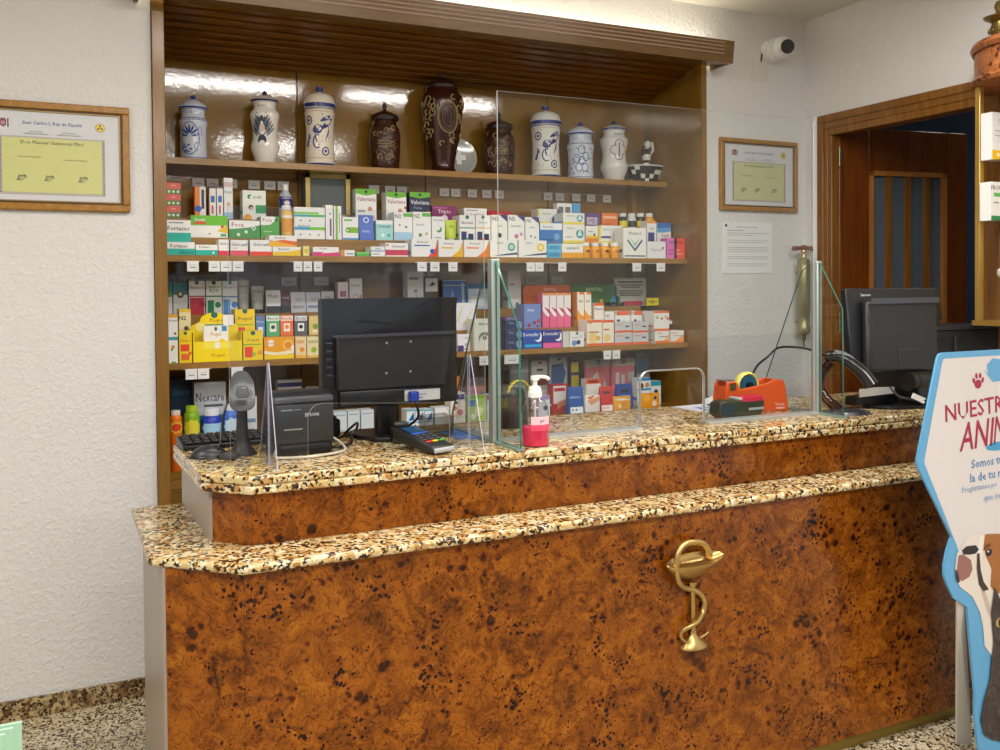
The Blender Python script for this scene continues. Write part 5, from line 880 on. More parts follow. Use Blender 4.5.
# striped mosaic basket with a figurine in it
x,r_,h_=JD['bask']; bm=NB(); mt=Mats(M('16161a',.25),M('e4e4de',.25)); N=22
for lev in range(4):
    for i in range(N):
        a0=2*PI*i/N;a1=2*PI*(i+1)/N; z0,z1=lev*.022,(lev+1)*.022; r0=.072+lev*.011; r1=r0+.011
        ci=1 if ((i+lev*(1 if (i//2)%2 else -1))%5)<1 else 0
        q=[(r0*math.cos(a0),r0*math.sin(a0)*.72,z0),(r0*math.cos(a1),r0*math.sin(a1)*.72,z0),(r1*math.cos(a1),r1*math.sin(a1)*.72,z1),(r1*math.cos(a0),r1*math.sin(a0)*.72,z1)]
        poly(bm,q,ci)
poly(bm,[(.072*math.cos(2*PI*i/N),.072*math.sin(2*PI*i/N)*.72,.0005) for i in range(N)],0)
tube(bm,[(.116*math.cos(2*PI*i/N),.116*math.sin(2*PI*i/N)*.72,.088) for i in range(N)],.004,6,1,True)
o=obj('mosaic_basket',bm,mt.l,None,(x,4.11,2.0933)); tag(o,'black and white zigzag basket at right end of top shelf','basket')
bm=NB(); mt=Mats(M('1a1a1c',.3),M('e8e6e0',.3))
lathe(bm,[(0,0),(.022,0),(.02,.01),(.012,.02),(.012,.075),(.016,.08),(.012,.09),(.018,.10),(.022,.125),(.014,.15),(.008,.155),(0,.157)],0,0,16,0,mis=[0,0,0,1,0,1,0,1,0,1,0])
sphere(bm,(.004,-.004,.170),.016,1,12,8); sphere(bm,(.016,-.006,.172),.008,0,8,6); tube(bm,[(-.015,0,.12),(-.03,-.01,.14),(-.022,-.014,.16)],.006,8,0); tube(bm,[(.015,0,.12),(.03,-.01,.145),(.024,-.01,.18)],.006,8,1)
o=obj('figurine',bm,mt.l,None,(x+.012,4.11,2.0945)); o.scale=(1.15,1.15,1.22); tag(o,'small black and white figurine rising out of the zigzag basket','figurine')
# ------------------------------------------------------------ counter
CT=thing('pharmacy_counter','burl wood pharmacy counter on brass plinth, lower and upper body','counter',(1.8,2.6,0))
def cob(n,bm,m,par=None,**k): bmesh.ops.translate(bm,verts=bm.verts[:],vec=(-1.8,-2.6,0)); return obj(n,bm,m,par or CT,**k)
XE=3.598
bm=NB(); prism(bm,[(.23,2.90),(.23,2.375),(.395,2.245),(XE,2.245),(XE,2.90)],'z',0,.05); cob('plinth',bm,M('8a7434',.35,.6,name='brass_plinth'))
bm=NB(); prism(bm,[(.216,2.92),(.216,2.352),(.223,2.346),(.223,2.92)],'z',.05,.8765); cob('end_panel',bm,MLAM)
bm=NB(); prism(bm,[(.2235,2.3455),(.386,2.2205),(.398,2.2405),(.2235,2.37)],'z',.05,.8765); cob('corner_panel',bm,MBURL)
bm=NB(); prism(bm,[(.3868,2.22),(XE,2.22),(XE,2.24),(.399,2.24)],'z',.05,.8765); cob('front_panel',bm,MBURL)
bm=NB(); prism(bm,[(.224,2.372),(.40,2.242),(XE,2.242),(XE,2.92),(.224,2.92)],'z',.05,.8762); cob('carcass',bm,MLAM)
def fr(px,y): return (1.687+(px-690)*.00357, .794-(y-538)*.003-(px-690)*.0005)
# ledge
LG=NB(); prism(LG,[(.186,2.935),(.186,2.372),(.378,2.19),(XE,2.19),(XE,2.46),(.45,2.46),(.36,2.52),(.36,2.935)],'z',.877,.9)
lg=obj('ledge_top',LG,MGRAN,None,bevel=.008); tag(lg,'lower speckled granite ledge running along the counter front','worktop')
# upper riser body
bm=NB(); prism(bm,[(.330,2.93),(.342,2.452),(.349,2.446),(.337,2.93)],'z',.9004,1.0335); cob('upper_end_panel',bm,MLAM)
bm=NB(); prism(bm,[(.3495,2.4455),(.432,2.3565),(.444,2.3765),(.352,2.47)],'z',.9004,1.0335); cob('upper_corner_panel',bm,MBURL)
bm=NB(); prism(bm,[(.4328,2.356),(XE,2.356),(XE,2.376),(.445,2.376)],'z',.9004,1.0335); cob('upper_front_panel',bm,MBURL)
bm=NB(); prism(bm,[(.353,2.472),(.446,2.378),(XE,2.378),(XE,2.90),(.338,2.90)],'z',.9004,1.033); cob('upper_carcass',bm,MLAM)
tt=thing('counter_top','upper double layered granite top of the counter, full length','worktop',(1.8,2.6,1.034))
PL=[(.306,2.925),(.318,2.435),(.425,2.326),(XE,2.326),(XE,2.925)]
for z0,z1,nm in ((1.034,1.0565,'lower_slab'),(1.0575,1.08,'upper_slab')):
    bm=NB(); prism(bm,PL,'z',z0-1.034,z1-1.034); bmesh.ops.translate(bm,verts=bm.verts[:],vec=(-1.8,-2.6,0)); obj(nm,bm,MGRAN,tt,bevel=.005)
# brass bowl of hygieia
em=thing('hygieia_emblem','brass emblem of a snake drinking from a cup on the burl front','emblem',(0,2.2195,0))
def q(u,v): return fr(640+u/5.358,520+v/5.358)
S=[(352,172),(340,140),(310,106),(265,100),(215,112),(180,150),(166,200),(165,260),(185,318),(230,352),(280,365),(325,392),(346,435),(332,488),(290,525),(240,552),(212,585),(216,620),(245,642),(300,632),(345,610),(366,596)]
depth=[.03,.034,.036,.036,.034,.034,.036,.036,.03,.016,.010,.010,.010,.012,.026,.028,.016,.012,.012,.012,.012,.01]
pp=smooth_path([(q(u,v)[0],-d,q(u,v)[1]) for (u,v),d in zip(S,depth)],5); n=len(pp)
bm=NB(); tube(bm,pp,.0088,12,taper=[(1.25 if i<5 else 1.0) if i<n*.6 else max(.25,1-(i/n-.6)*1.9) for i in range(n)]); sphere(bm,pp[1],.0125,s=(.8,.9,1.3)); obj('snake',bm,MBRASS,em)
cx,cz=q(272,196); rb=.104
em.location.x=-.006
bm=NB(); lathe(bm,[(0,-.078),(.018,-.076),(.05,-.06),(.082,-.034),(.1,-.010),(rb,.0),(rb-.003,.003),(.09,-.004),(.05,-.010),(0,-.012)],0,0,40,sy=.28)
bm.transform(Matrix.Translation((cx,-.033,cz))@Matrix.Rotation(math.radians(-2),4,'Y')@Matrix.Rotation(math.radians(28),4,'X')); obj('cup',bm,MBRASS,em)
sx,sz=q(280,330); ex,ez=q(282,625)
bm=NB(); lathe(bm,[(.0,sz+.004),(.014,sz+.004),(.014,sz-.002),(.0075,sz-.01),(.007,ez+.03),(.012,ez+.012),(.028,ez-.004),(.048,ez-.02),(.048,ez-.025),(0,ez-.025)],sx,-.013,20,sy=.6); obj('stem',bm,MBRASS,em)
# ------------------------------------------------------------ glass screens on the counter
def edged(bm,pts,ax,a,b): prism(bm,pts,ax,a,b,0,1)
gs=thing('glass_screen','large clear glass screen with aluminium posts and service opening on counter','screen',(1.83,2.5,1.08))
def gob(n,bm,m,par=None,**k): bmesh.ops.translate(bm,verts=bm.verts[:],vec=(-1.83,-2.5,-1.08)); return obj(n,bm,m,par or gs,**k)
oc=[(1.70,1.09)]+[(1.70+.035-.035*math.cos(t),1.235+.035*math.sin(t)) for t in [PI/2*i/6 for i in range(7)]]+[(1.958-.035+.035*math.sin(t),1.235+.035*math.cos(t)) for t in [PI/2*i/6 for i in range(7)]]+[(1.958,1.09)]
bm=NB(); edged(bm,[(1.196,1.09)]+oc+[(2.456,1.09),(2.456,2.137),(1.196,2.137)],'y',2.497,2.503); gob('glass_sheet',bm,[MGLASS,MEDGEW])
bm=NB(); tube(bm,[(x,2.4935,z) for x,z in oc],.0032,8); gob('opening_trim',bm,M('b8bcc0',.25,.8))
for x0,x1 in ((1.195,1.697),(1.961,2.456)):
    bm=NB(); box(bm,x0,x1,2.472,2.528,1.0803,1.089); gob('bottom_rail',bm,MALU)
for X,hw,YF_,ZF,rear in ((1.18,.014,2.328,1.43,[(2.517,1.088),(2.83,1.088),(2.83,1.13),(2.56,1.61),(2.517,1.625)]),(2.468,.011,2.373,1.462,[(2.517,1.088),(2.79,1.088),(2.79,1.13),(2.57,1.60),(2.517,1.625)])):
    bm=NB(); prism(bm,[(X-hw,2.484),(X+hw,2.484),(X+hw,2.516),(X-hw,2.516)],'z',1.0803,1.632); gob('post',bm,M('a9b3b0',.35,.5,name='greenish_aluminium'),bevel=.003)
    for nm,pts in (('front_wing',[(YF_,1.088),(2.483,1.088),(2.483,1.625),(YF_+.004,ZF)]),('rear_wing',rear)):
        bm=NB(); edged(bm,pts,'x',X-.003,X+.003); gob(nm,bm,[MGLASS,MEDGEG])
    bm=NB(); box(bm,X-.012,X+.012,YF_-.002,2.4835,1.0803,1.0875); box(bm,X-.012,X+.012,2.5165,rear[1][0],1.0803,1.0875); gob('wing_rail',bm,M('8fa8a0',.35,.4))
as_=thing('acrylic_screen','clear acrylic screen on two triangular feet before the big monitor','screen',(.78,2.47,1.08))
def aob(n,bm,m,par=None,**k): bmesh.ops.translate(bm,verts=bm.verts[:],vec=(-.78,-2.47,-1.08)); return obj(n,bm,m,par or as_,**k)
oc=[(.605,1.083)]+[(.605+.04-.04*math.cos(t),1.195+.04*math.sin(t)) for t in [PI/2*i/6 for i in range(7)]]+[(1.02-.04+.04*math.sin(t),1.175+.04*math.cos(t)) for t in [PI/2*i/6 for i in range(7)]]+[(1.02,1.083)]
bm=NB(); edged(bm,[(.40,1.083)]+oc+[(1.135,1.083),(1.135,1.765),(.40,1.765)],'y',2.468,2.472); aob('acrylic_sheet',bm,[MACRY,MEDGEW])
for X in (.50,1.082):
    for s in (-1,1):
        pts=[(2.362,1.0805),(2.385,1.0805),(2.464,1.33),(2.464,1.352),(2.455,1.352)] if s<0 else [(2.60,1.0805),(2.476,1.352),(2.476,1.0805)]
        if s<0: pts=[(2.362,1.0805),(2.464,1.0805),(2.464,1.352),(2.457,1.352)]
        bm=NB(); edged(bm,pts,'x',X-.0012,X+.0012); aob('foot',bm,[MACRY,MEDGEP])
# ------------------------------------------------------------ counter equipment
Z=1.0802
def mon(name,label,loc,rotz,W,H,thick,mats): pass
# large monitor, seen from the back
mo=thing('monitor','large black monitor seen from behind beside the receipt printer','monitor',(.918,2.745,Z))
mo.scale=(1.02,1,1)
bm=NB(); rbox(bm,-.208,.222,-.045,.0,.105,.437,.006); mm_=obj('screen_housing',bm,MBLK,mo)
bm=NB(); prism(bm,[(-.205,.108),(.190,.108),(.222,.436),(-.207,.436)],'y',-.0475,-.046); obj('back_plate',bm,M('131316',.3),mo)
bm=NB(); b2=NB(); prism(b2,[(-.17,.16),(.17,.16),(.20,.325),(-.17,.325)],'y',-.07,-.0476); merge(bm,b2); hs=obj('back_housing',bm,MBLK2,mo,bevel=.006)
bm=NB(); prism(bm,[(-.17,.318),(.20,.322),(.205,.332),(-.185,.328)],'y',-.076,-.0705); obj('ridge',bm,M('3c3c42',.3),mo)
bm=NB(); rbox(bm,-.16,.16,-.062,-.046,.112,.158,.004); obj('connector_bay',bm,MBLK,mo)
for x_,z_ in ((-.018,.30),(.058,.302),(-.02,.208),(.056,.21)):
    bm=NB(); cyl_ax(bm,(x_,-.0715,z_),(x_,-.074,z_),.0035,10); obj('screw',bm,M('c8c8c8',.3,.8),mo)
for i in range(5):
    bm=NB(); box(bm,-.195,-.178,-.0495,-.0478,.205+i*.024,.210+i*.024); obj('vent',bm,M('44444a',.4),mo)
bm=NB(); mt=Mats(M('c8c8c4',.5)); box(bm,.04,.155,-.0635,-.0625,.118,.152); decals(bm,'R .05 .2 .5 .3 707070;R .05 .5 .6 .6 909090',lambda x,z,e:(.04+x,-.0635-e,.118+z),mt,.115,.034); obj('label',bm,mt.l,mo)
bm=NB(); rbox(bm,.05,.078,-.09,-.0645,.118,.148,.003); obj('video_plug',bm,M('1d3fa8',.35),mo)
bm=NB(); rbox(bm,-.035,.035,-.03,.01,.012,.17,.005); obj('neck',bm,MBLK,mo)
bm=NB(); prism(bm,[(-.10,.05),(-.06,-.07),(.0,-.10),(.08,-.07),(.13,.03),(.09,.12),(-.07,.12)],'z',0,.014); obj('base',bm,MBLK,mo,bevel=.004)
bm=NB(); tube(bm,smooth_path([(.065,-.088,.12),(.075,-.085,.07),(.05,-.03,.03),(.03,.03,.022)],5),.004); obj('cable',bm,MBLK,mo)
# receipt printer
rp=thing('receipt_printer','dark grey receipt printer beside the clear acrylic foot','printer',(.618,2.565,Z),(0,0,math.radians(4)))
bm=NB(); b2=NB(); prism(b2,[(0,.0),(.0,.165),(.02,.176),(.09,.178),(.105,.17),(.105,0)],'x',-.083,.083); merge(bm,b2)
obj('body',bm,MBLK2,rp,bevel=.005)
bm=NB(); rbox(bm,-.084,.084,-.008,.006,.035,.145,.004); obj('front_cover',bm,M('2a2b2f',.4),rp)
bm=NB(); rbox(bm,-.085,.085,-.006,.03,.148,.166,.005); obj('lid_lip',bm,M('55575c',.3),rp)
bm=NB(); box(bm,-.068,-.035,-.0095,-.0082,.128,.132); box(bm,-.03,-.012,-.0095,-.0082,.129,.131); obj('button',bm,M('8c8e92',.3),rp)
bm=NB(); box(bm,-.06,-.008,-.0095,-.0082,.074,.077); obj('paper_slot',bm,M('a8a49a',.4),rp)
bm=NB(); text(bm,'EPSON',lambda x,z:(x,-.0092,z),.02,.114,.0095,None); obj('lettering',bm,M('d8d8dc',.4),rp)
bm=NB(); rbox(bm,-.07,.075,-.004,.02,.002,.03,.003); obj('base_slot',bm,MBLK,rp)
bm=NB(); tube(bm,smooth_path([(.535,2.555,Z+.02),(.53,2.535,Z+.006),(.56,2.515,Z+.005),(.62,2.505,Z+.005),(.70,2.53,Z+.005),(.74,2.58,Z+.005),(.735,2.64,Z+.02),(.72,2.68,Z+.03)],6),.0038); tag(obj('power_cable',bm,M('d8d0bc',.4)),'cream cable looping over granite in front of the receipt printer','cable')
# cable clutter behind printer
for i,(pts,lab) in enumerate((([(.745,2.73,Z+.01),(.80,2.70,Z+.03),(.83,2.76,Z+.05),(.80,2.80,Z+.01),(.86,2.88,Z+.006)],'black cable coiled left of the big monitor stand'),([(.73,2.70,Z+.008),(.70,2.66,Z+.008),(.72,2.60,Z+.008),(.78,2.66,Z+.008),(.84,2.86,Z+.008)],'black cable lying flat right of the receipt printer'))):
    bm=NB(); tube(bm,smooth_path(pts,6),.004); tag(obj('black_cable',bm,MBLK),lab,'cable')
bm=NB(); rbox(bm,-.05,.05,-.04,.04,0,.055,.008); cb=obj('card_reader',bm,MBLK,None,(.75,2.875,Z)); tag(cb,'small black reader box behind cables under the big monitor','reader')
bm=NB(); rbox(bm,-.04,.04,-.03,.03,.056,.064,.004); obj('top_plate',bm,MGRY,cb)
# hand scanner on its stand
sc=thing('barcode_scanner','grey hand barcode scanner upright on its weighted stand beside mouse','scanner',(.463,2.655,Z),(0,0,math.radians(-8)))
sc.scale=(1,1,.94)
bm=NB(); lathe(bm,[(0,0),(.04,0),(.04,.006),(.032,.014),(.024,.03),(.018,.055),(.0155,.09),(.015,.13),(.018,.15),(0,.15)],0,0,28,sy=.8); obj('stand',bm,MBLK2,sc)
bm=NB(); prism(bm,[(-.065,-.055),(-.04,-.085),(-.012,-.065),(-.012,-.01),(-.035,-.005)],'z',0,.016); obj('base_foot',bm,M('3c3e42',.4),sc,bevel=.005)
bm=NB()
# head: tapered hood leaning toward the viewer
rings=[]
for (y,z,w,h) in ((.035,.235,.012,.010),(.02,.232,.024,.024),(-.005,.215,.033,.034),(-.03,.185,.036,.036),(-.045,.16,.035,.028),(-.05,.15,.030,.016)):
    rings.append([bm.verts.new((w*math.cos(2*PI*i/20),y+h*.55*math.sin(2*PI*i/20),z+h*.75*math.sin(2*PI*i/20))) for i in range(20)])
for A,Bq in zip(rings,rings[1:]):
    for i in range(20):
        f=bm.faces.new((A[i],A[(i+1)%20],Bq[(i+1)%20],Bq[i])); f.smooth=True
bm.faces.new(rings[0]); bm.faces.new(rings[-1]); obj('scanner_head',bm,M('4c4d4d',.3),sc)
bm=NB(); rbox(bm,-.016,.016,-.062,-.052,.178,.212,.006); obj('scan_window',bm,M('6c6d6b',.2),sc)
bm=NB(); tube(bm,smooth_path([(-.025,.02,.19),(-.045,.0,.14),(-.055,-.01,.09),(-.06,-.03,.04),(-.07,-.02,.008),(-.03,.05,.006)],6),.003); obj('cable',bm,MBLK,sc)
# keyboard + mouse
kb=thing('keyboard','black keyboard along back edge of counter behind the left mouse','keyboard',(.50,2.86,Z),(0,0,math.radians(3)))
bm=NB(); prism(bm,[(-.065,0),(.055,0),(.055,.028),(-.065,.014)],'x',-.185,.185); obj('case',bm,MBLK,kb,bevel=.003)
for r in range(4):
    bm=NB()
    for c_ in range(14): rbox(bm,-.175+c_*.0252,-.175+c_*.0252+.021,-.052+r*.026,-.052+r*.026+.021,.016+r*.003,.024+r*.003,.002,seg=1)
    obj('key_row',bm,M('202226',.4),kb)
def mouse(label,loc,rz,m0,m1):
    o=thing('computer_mouse',label,'mouse',loc,(0,0,rz))
    bm=NB(); b2=bmesh.new(); bmesh.ops.create_uvsphere(b2,u_segments=24,v_segments=16,radius=1)
    for v in b2.verts:
        if v.co.z<0: v.co.z=0
        v.co.y*=1-.12*v.co.x; 
    for f in b2.faces: f.smooth=True
    merge(bm,b2,Matrix.Diagonal((.052,.031,.034,1))); obj('shell',bm,m0,o)
    bm=NB(); b2=bmesh.new(); bmesh.ops.create_uvsphere(b2,u_segments=24,v_segments=16,radius=1)
    for v in b2.verts:
        if v.co.z<0: v.co.z=0
    for f in b2.faces: f.smooth=True
    merge(bm,b2,Matrix.Translation((-.004,0,0))@Matrix.Diagonal((.0505,.0335,.02,1))); obj('side_grip',bm,m1,o)
    bm=NB(); cyl_ax(bm,(.026,-.003,.026),(.026,.003,.026),.007,12); obj('scroll_wheel',bm,MGRY,o)
mouse('dark grey mouse at left front corner of the upper counter',(.372,2.655,Z),math.radians(-15),M('2c2e32',.35),MBLK)
mouse('white and black mouse lying on the blue patterned mouse pad',(2.30,2.86,Z+.003),math.radians(150),M('e4e4e4',.3),MBLK)
bm=NB(); mt=Mats(M('d8dae6',.5)); box(bm,-.14,.14,-.10,.09,0,.0025)
for i in range(7): poly(bm,[(-.12+i*.035,-.09,.0028),(-.105+i*.035,-.09,.0028),(-.07+i*.035,.02,.0028),(-.09+i*.035,.03,.0028)],mt(('5468b8','8a98d0','3c4ea0')[i%3]))
o=obj('mouse_pad',bm,mt.l,None,(2.27,2.815,Z),rot=(0,0,math.radians(6))); tag(o,'white mouse pad with blue pattern behind the glass screen','mouse pad')
# payment terminal
def terminal(label,loc,rot,body,front):
    t=thing('payment_terminal',label,'terminal',loc,rot)
    bm=NB(); prism(bm,[(-.09,0),(.08,0),(.085,.03),(.078,.042),(-.02,.030),(-.085,.022),(-.094,.012)],'x',-.04,.04); obj('body',bm,body,t,bevel=.006)
    # top face runs from (-.085,.022) to (.078,.042)
    def tp(x,y,e=.001):
        z=(.022+(y+.085)*(.008/.065) if y<-.02 else .030+(y+.02)*(.012/.098)); return (x,y,z+e)
    bm=NB(); poly(bm,[tp(-.034,.072),tp(.034,.072),tp(.034,.008),tp(-.034,.008)],0); obj('screen_bezel',bm,MBLK,t)
    bm=NB(); poly(bm,[tp(-.028,.066,.0016),tp(.028,.066,.0016),tp(.028,.022,.0016),tp(-.028,.022,.0016)],0); obj('screen',bm,front,t)
    bm=NB(); poly(bm,[tp(-.03,.019,.0016),tp(.03,.019,.0016),tp(.03,.010,.0016),tp(-.03,.010,.0016)],0); obj('logo_strip',bm,M('3a68c8',.3),t)
    for r in range(4):
        for c in range(3):
            bm=NB(); x=-.024+c*.024; y=-.004-r*.0165; col={0:'c82828',1:'e0c020',2:'30a040'}[c] if r==3 else '3a3c42'
            z=tp(x,y)[2]; rbox(bm,x-.0095,x+.0095,y-.005,y+.005,z-.001,z+.003,.0012,seg=1); obj('key',bm,M(col,.4),t)
    bm=NB(); rbox(bm,-.036,.036,-.0975,-.088,.004,.017,.003); obj('card_slot',bm,M('b8bcc0',.3),t)
    return t
terminal('card payment terminal with lit blue screen beside the big monitor',(.938,2.478,Z+.012),(math.radians(6),0,math.radians(20)),MBLK2,M('1c4a6c',.15))
bm=NB(); rbox(bm,-.03,.03,-.02,.03,0,.05,.006); o=obj('terminal_dock',bm,MBLK,None,(.93,2.625,Z)); tag(o,'black charging dock block behind the blue screened payment terminal','dock')
bm=NB(); rbox(bm,-.022,.022,.0,.022,.0505,.062,.004); obj('dock_lip',bm,MGRY,o)
# soap dispenser
sd=thing('hand_gel_bottle','clear pump bottle of pink hand gel by the glass screen post','bottle',(1.262,2.395,Z))
bm=NB(); R_=.041
lathe(bm,[(0,0),(.038,0),(R_,.004),(R_,.095),(.0385,.115),(.030,.132),(.018,.14),(.016,.147),(0,.147)],0,0,36); obj('bottle_shell',bm,glass('clear_bottle_plastic',(.93,.9,.91),1.8,.06),sd)
bm=NB(); lathe(bm,[(0,.002),(.0365,.002),(.0395,.005),(.0395,.056),(0,.056)],0,0,36); obj('pink_gel',bm,M('e81e5a',.12,0,.6),sd)
bm=NB(); mt=Mats(M('f0c8d4',.4)); fnl=lambda x,z,e:((R_+.0008+e)*math.sin(x/R_+.2),-(R_+.0008+e)*math.cos(x/R_+.2),z)
for i in range(12): poly(bm,[fnl(-.04+i*.0055,.048,0),fnl(-.04+(i+1)*.0055,.048,0),fnl(-.04+(i+1)*.0055,.09,0),fnl(-.04+i*.0055,.09,0)],0)
for i in range(12): poly(bm,[fnl(-.04+i*.0055,.048,.0002),fnl(-.04+(i+1)*.0055,.048,.0002),fnl(-.04+(i+1)*.0055,.066,.0002),fnl(-.04+i*.0055,.066,.0002)],mt('ee4a70'))
text(bm,'gel',lambda x,z:fnl(x,z,.0006),-.008,.077,.012,None,mt('5a4a90')); obj('label',bm,mt.l,sd)
bm=NB(); cyl(bm,(0,0),.0205,.143,.158,20); lathe(bm,[(0,.158),(.02,.158),(.017,.172),(.009,.176),(.007,.178),(.007,.195),(0,.195)],0,0,20)
cyl(bm,(0,0),.013,.193,.205,16); tube(bm,smooth_path([(0,0,.201),(.02,-.003,.202),(.036,-.006,.199),(.042,-.007,.193)],4),.0055,10); obj('pump',bm,MWHT,sd)
bm=NB(); cyl(bm,(0,0),.003,.006,.143,8); obj('dip_tube',bm,M('e8e8ea',.3),sd)
# dark speaker-like item with yellow tab behind the post
ds=thing('desk_scanner','black desk scanner with curled yellow tab behind the shield post','scanner',(1.36,2.74,Z))
bm=NB(); lathe(bm,[(0,0),(.055,0),(.055,.01),(.05,.05),(.045,.11),(.035,.13),(0,.135)],0,0,24,sy=.7); obj('body',bm,M('1a1612',.4),ds)
bm=NB(); pth=smooth_path([(-.03,-.03,.12),(-.015,-.04,.15),(.015,-.045,.158),(.04,-.04,.14),(.05,-.035,.105)],5)
for a_,b_ in zip(pth,pth[1:]): poly(bm,[(a_.x,a_.y,a_.z),(b_.x,b_.y,b_.z),(b_.x,b_.y+.02,b_.z),(a_.x,a_.y+.02,a_.z)],0)
oo=obj('yellow_tab',bm,M('f4d820',.4),ds); so=oo.modifiers.new('s','SOLIDIFY'); so.thickness=.002
bm=NB(); box(bm,1.14,1.165,2.58,2.78,0,.004); box(bm,1.10,1.14,2.60,2.76,0,.004); o=obj('leaflet',bm,M('3a70b8',.4),None,(.0,0,Z)); tag(o,'flat blue leaflet lying left of the shield post','leaflet')
bm=NB(); 
for a_,b_,c_,d_ in ((-.045,-.042,-.04,.04),(.042,.045,-.04,.04),(-.042,.042,-.04,-.037),(-.042,.042,.037,.04)): box(bm,a_,b_,c_,d_,.003,.065)
box(bm,-.045,.045,-.04,.04,0,.003); o=obj('plastic_holder',bm,glass('frosted_plastic',(.75,.75,.74),1.2,.3),None,(1.07,2.70,Z)); tag(o,'small frosted plastic box on granite right of payment terminal','container')
# tape dispenser
td=thing('tape_dispenser','bright orange desk tape dispenser on the counter right of opening','tape dispenser',(2.325,2.665,Z),(0,0,math.radians(-4)))
OR=M('e25a20',.3,name='orange_plastic')
pr=[(-.15,0),(.125,0),(.108,.10),(.098,.116),(.062,.118),(.03,.106),(-.02,.097),(-.092,.088),(-.102,.108),(-.112,.118),(-.142,.118),(-.150,.108),(-.158,.05)]
for nm,y0,y1 in (('front_side',-.04,-.028),('rear_side',.028,.04)):
    bm=NB(); prism(bm,pr,'y',y0,y1); obj(nm,bm,OR,td,bevel=.004)
bm=NB(); box(bm,-.155,-.10,-.0275,.0275,.0,.10); box(bm,-.10,.12,-.0275,.0275,0,.03); prism(bm,[(.065,.03),(.119,.03),(.106,.10),(.096,.114),(.065,.116)],'y',-.0275,.0275); obj('core_body',bm,OR,td)
bm=NB(); box(bm,-.138,-.112,-.0412,-.0402,.085,.112); obj('cutter_slot',bm,M('5a4a20',.4),td)
bm=NB(); box(bm,-.150,-.108,-.026,.026,.1185,.122); obj('blade',bm,M('b0b0b0',.3,.9),td)
bm=NB(); tube(bm,[(-.036+.043*math.cos(t),0,.098+.043*math.sin(t)) for t in [2*PI*i/30 for i in range(30)]],.007,8,0,True)
for v in bm.verts: v.co.y*=2.4
rl=obj('tape_roll',bm,M('f2e87a',.35),td)
bm=NB(); cyl_ax(bm,(-.036,-.014,.098),(-.036,.014,.098),.036,28); obj('roll_core',bm,M('2a5a78',.3),td)
bm=NB(); cyl_ax(bm,(-.036,-.0275,.098),(-.036,.0275,.098),.012,16); obj('axle',bm,MBLK,td)
bm=NB(); text(bm,'Tesa de',lambda x,z:(x,-.0405,z),.082,.026,.009); text(bm,'embalar',lambda x,z:(x,-.0405,z),.085,.013,.009); obj('lettering',bm,M('f4ece8',.4),td)
# black and red card reader lying before the dispenser
rt=thing('card_terminal','dark handheld terminal with red display lying before the orange dispenser','terminal',(2.165,2.578,Z),(0,0,math.radians(0)))
rt.scale=(1.05,.85,1.1)
bm=NB(); prism(bm,[(-.095,.012),(-.088,.052),(-.06,.058),(.0,.055),(.10,.052),(.10,.02),(.085,.004),(-.03,0),(-.08,.004)],'y',-.035,.035); obj('body',bm,M('3c3c2c',.35),rt,bevel=.006)
bm=NB(); box(bm,-.08,-.03,-.0365,-.0355,.012,.044); obj('side_panel',bm,M('2a3c48',.35),rt)
bm=NB(); rbox(bm,-.01,.098,-.033,.033,.0555,.064,.003); obj('display_frame',bm,M('c8c8c8',.3),rt)
bm=NB(); rbox(bm,.005,.093,-.036,.028,.05,.0665,.002); obj('display',bm,M('d82848',.25),rt)
bm=NB(); box(bm,.03,.095,-.0365,-.0355,.022,.03); obj('card_slot',bm,M('a8aaa8',.3),rt)
bm=NB(); rbox(bm,-.03,.03,-.025,.025,0,.075,.004); o=obj('olive_box',bm,M('4c4e28',.4),None,(2.275,2.77,Z)); tag(o,'little olive green box behind the left end of orange dispenser','box')
bm=NB(); lathe(bm,[(0,0),(.05,0),(.062,.045),(.066,.05),(.060,.052),(.055,.047),(.045,.004),(0,.004)],0,0,24); o=obj('plastic_tub',bm,M('cfd0cc',.35),None,(2.385,2.80,Z)); tag(o,'shallow translucent grey tub right of the orange dispenser','tub')
# curved scanner by the right post
cs=thing('curved_scanner','black curved barcode scanner on translucent stand beside right shield post','scanner',(2.565,2.455,Z),(0,0,math.radians(-37)))
bm=NB(); pth=smooth_path([(-.068,.01,.208),(-.04,.005,.207),(.0,0,.195),(.05,-.01,.155),(.085,-.02,.105)],6); tube(bm,pth,.023,14,taper=[.75+.45*i/len(pth) for i in range(len(pth))]); obj('scanner_body',bm,M('1c1c1e',.15),cs)
bm=NB(); tube(bm,pth[6:20],.010,8); 
for v in bm.verts: v.co.z+=.014; v.co.y-=.006
obj('trim_strip',bm,M('707478',.2),cs)
bm=NB(); tube(bm,smooth_path([(-.05,.01,.185),(-.085,.01,.14),(-.09,0,.09),(-.06,-.01,.045),(-.02,-.02,.012)],6),.018,12); obj('stand',bm,glass('smoked_brown_plastic',(.38,.22,.2),1.8,.08),cs)
bm=NB(); lathe(bm,[(0,0),(.085,0),(.08,.01),(.04,.02),(0,.024)],0,-.01,28,sy=.6); obj('base',bm,M('2a2a2e',.2),cs)
bm=NB(); tube(bm,smooth_path([(2.513,2.50,Z+.208),(2.53,2.60,Z+.225),(2.62,2.78,Z+.22),(2.64,2.885,Z+.21),(2.60,2.90,Z+.175),(2.53,2.885,Z+.14),(2.46,2.85,Z+.08),(2.44,2.86,Z+.006)],6),.0045); tag(obj('scanner_cable',bm,MBLK),'black cable running from curved scanner down behind orange dispenser','cable')
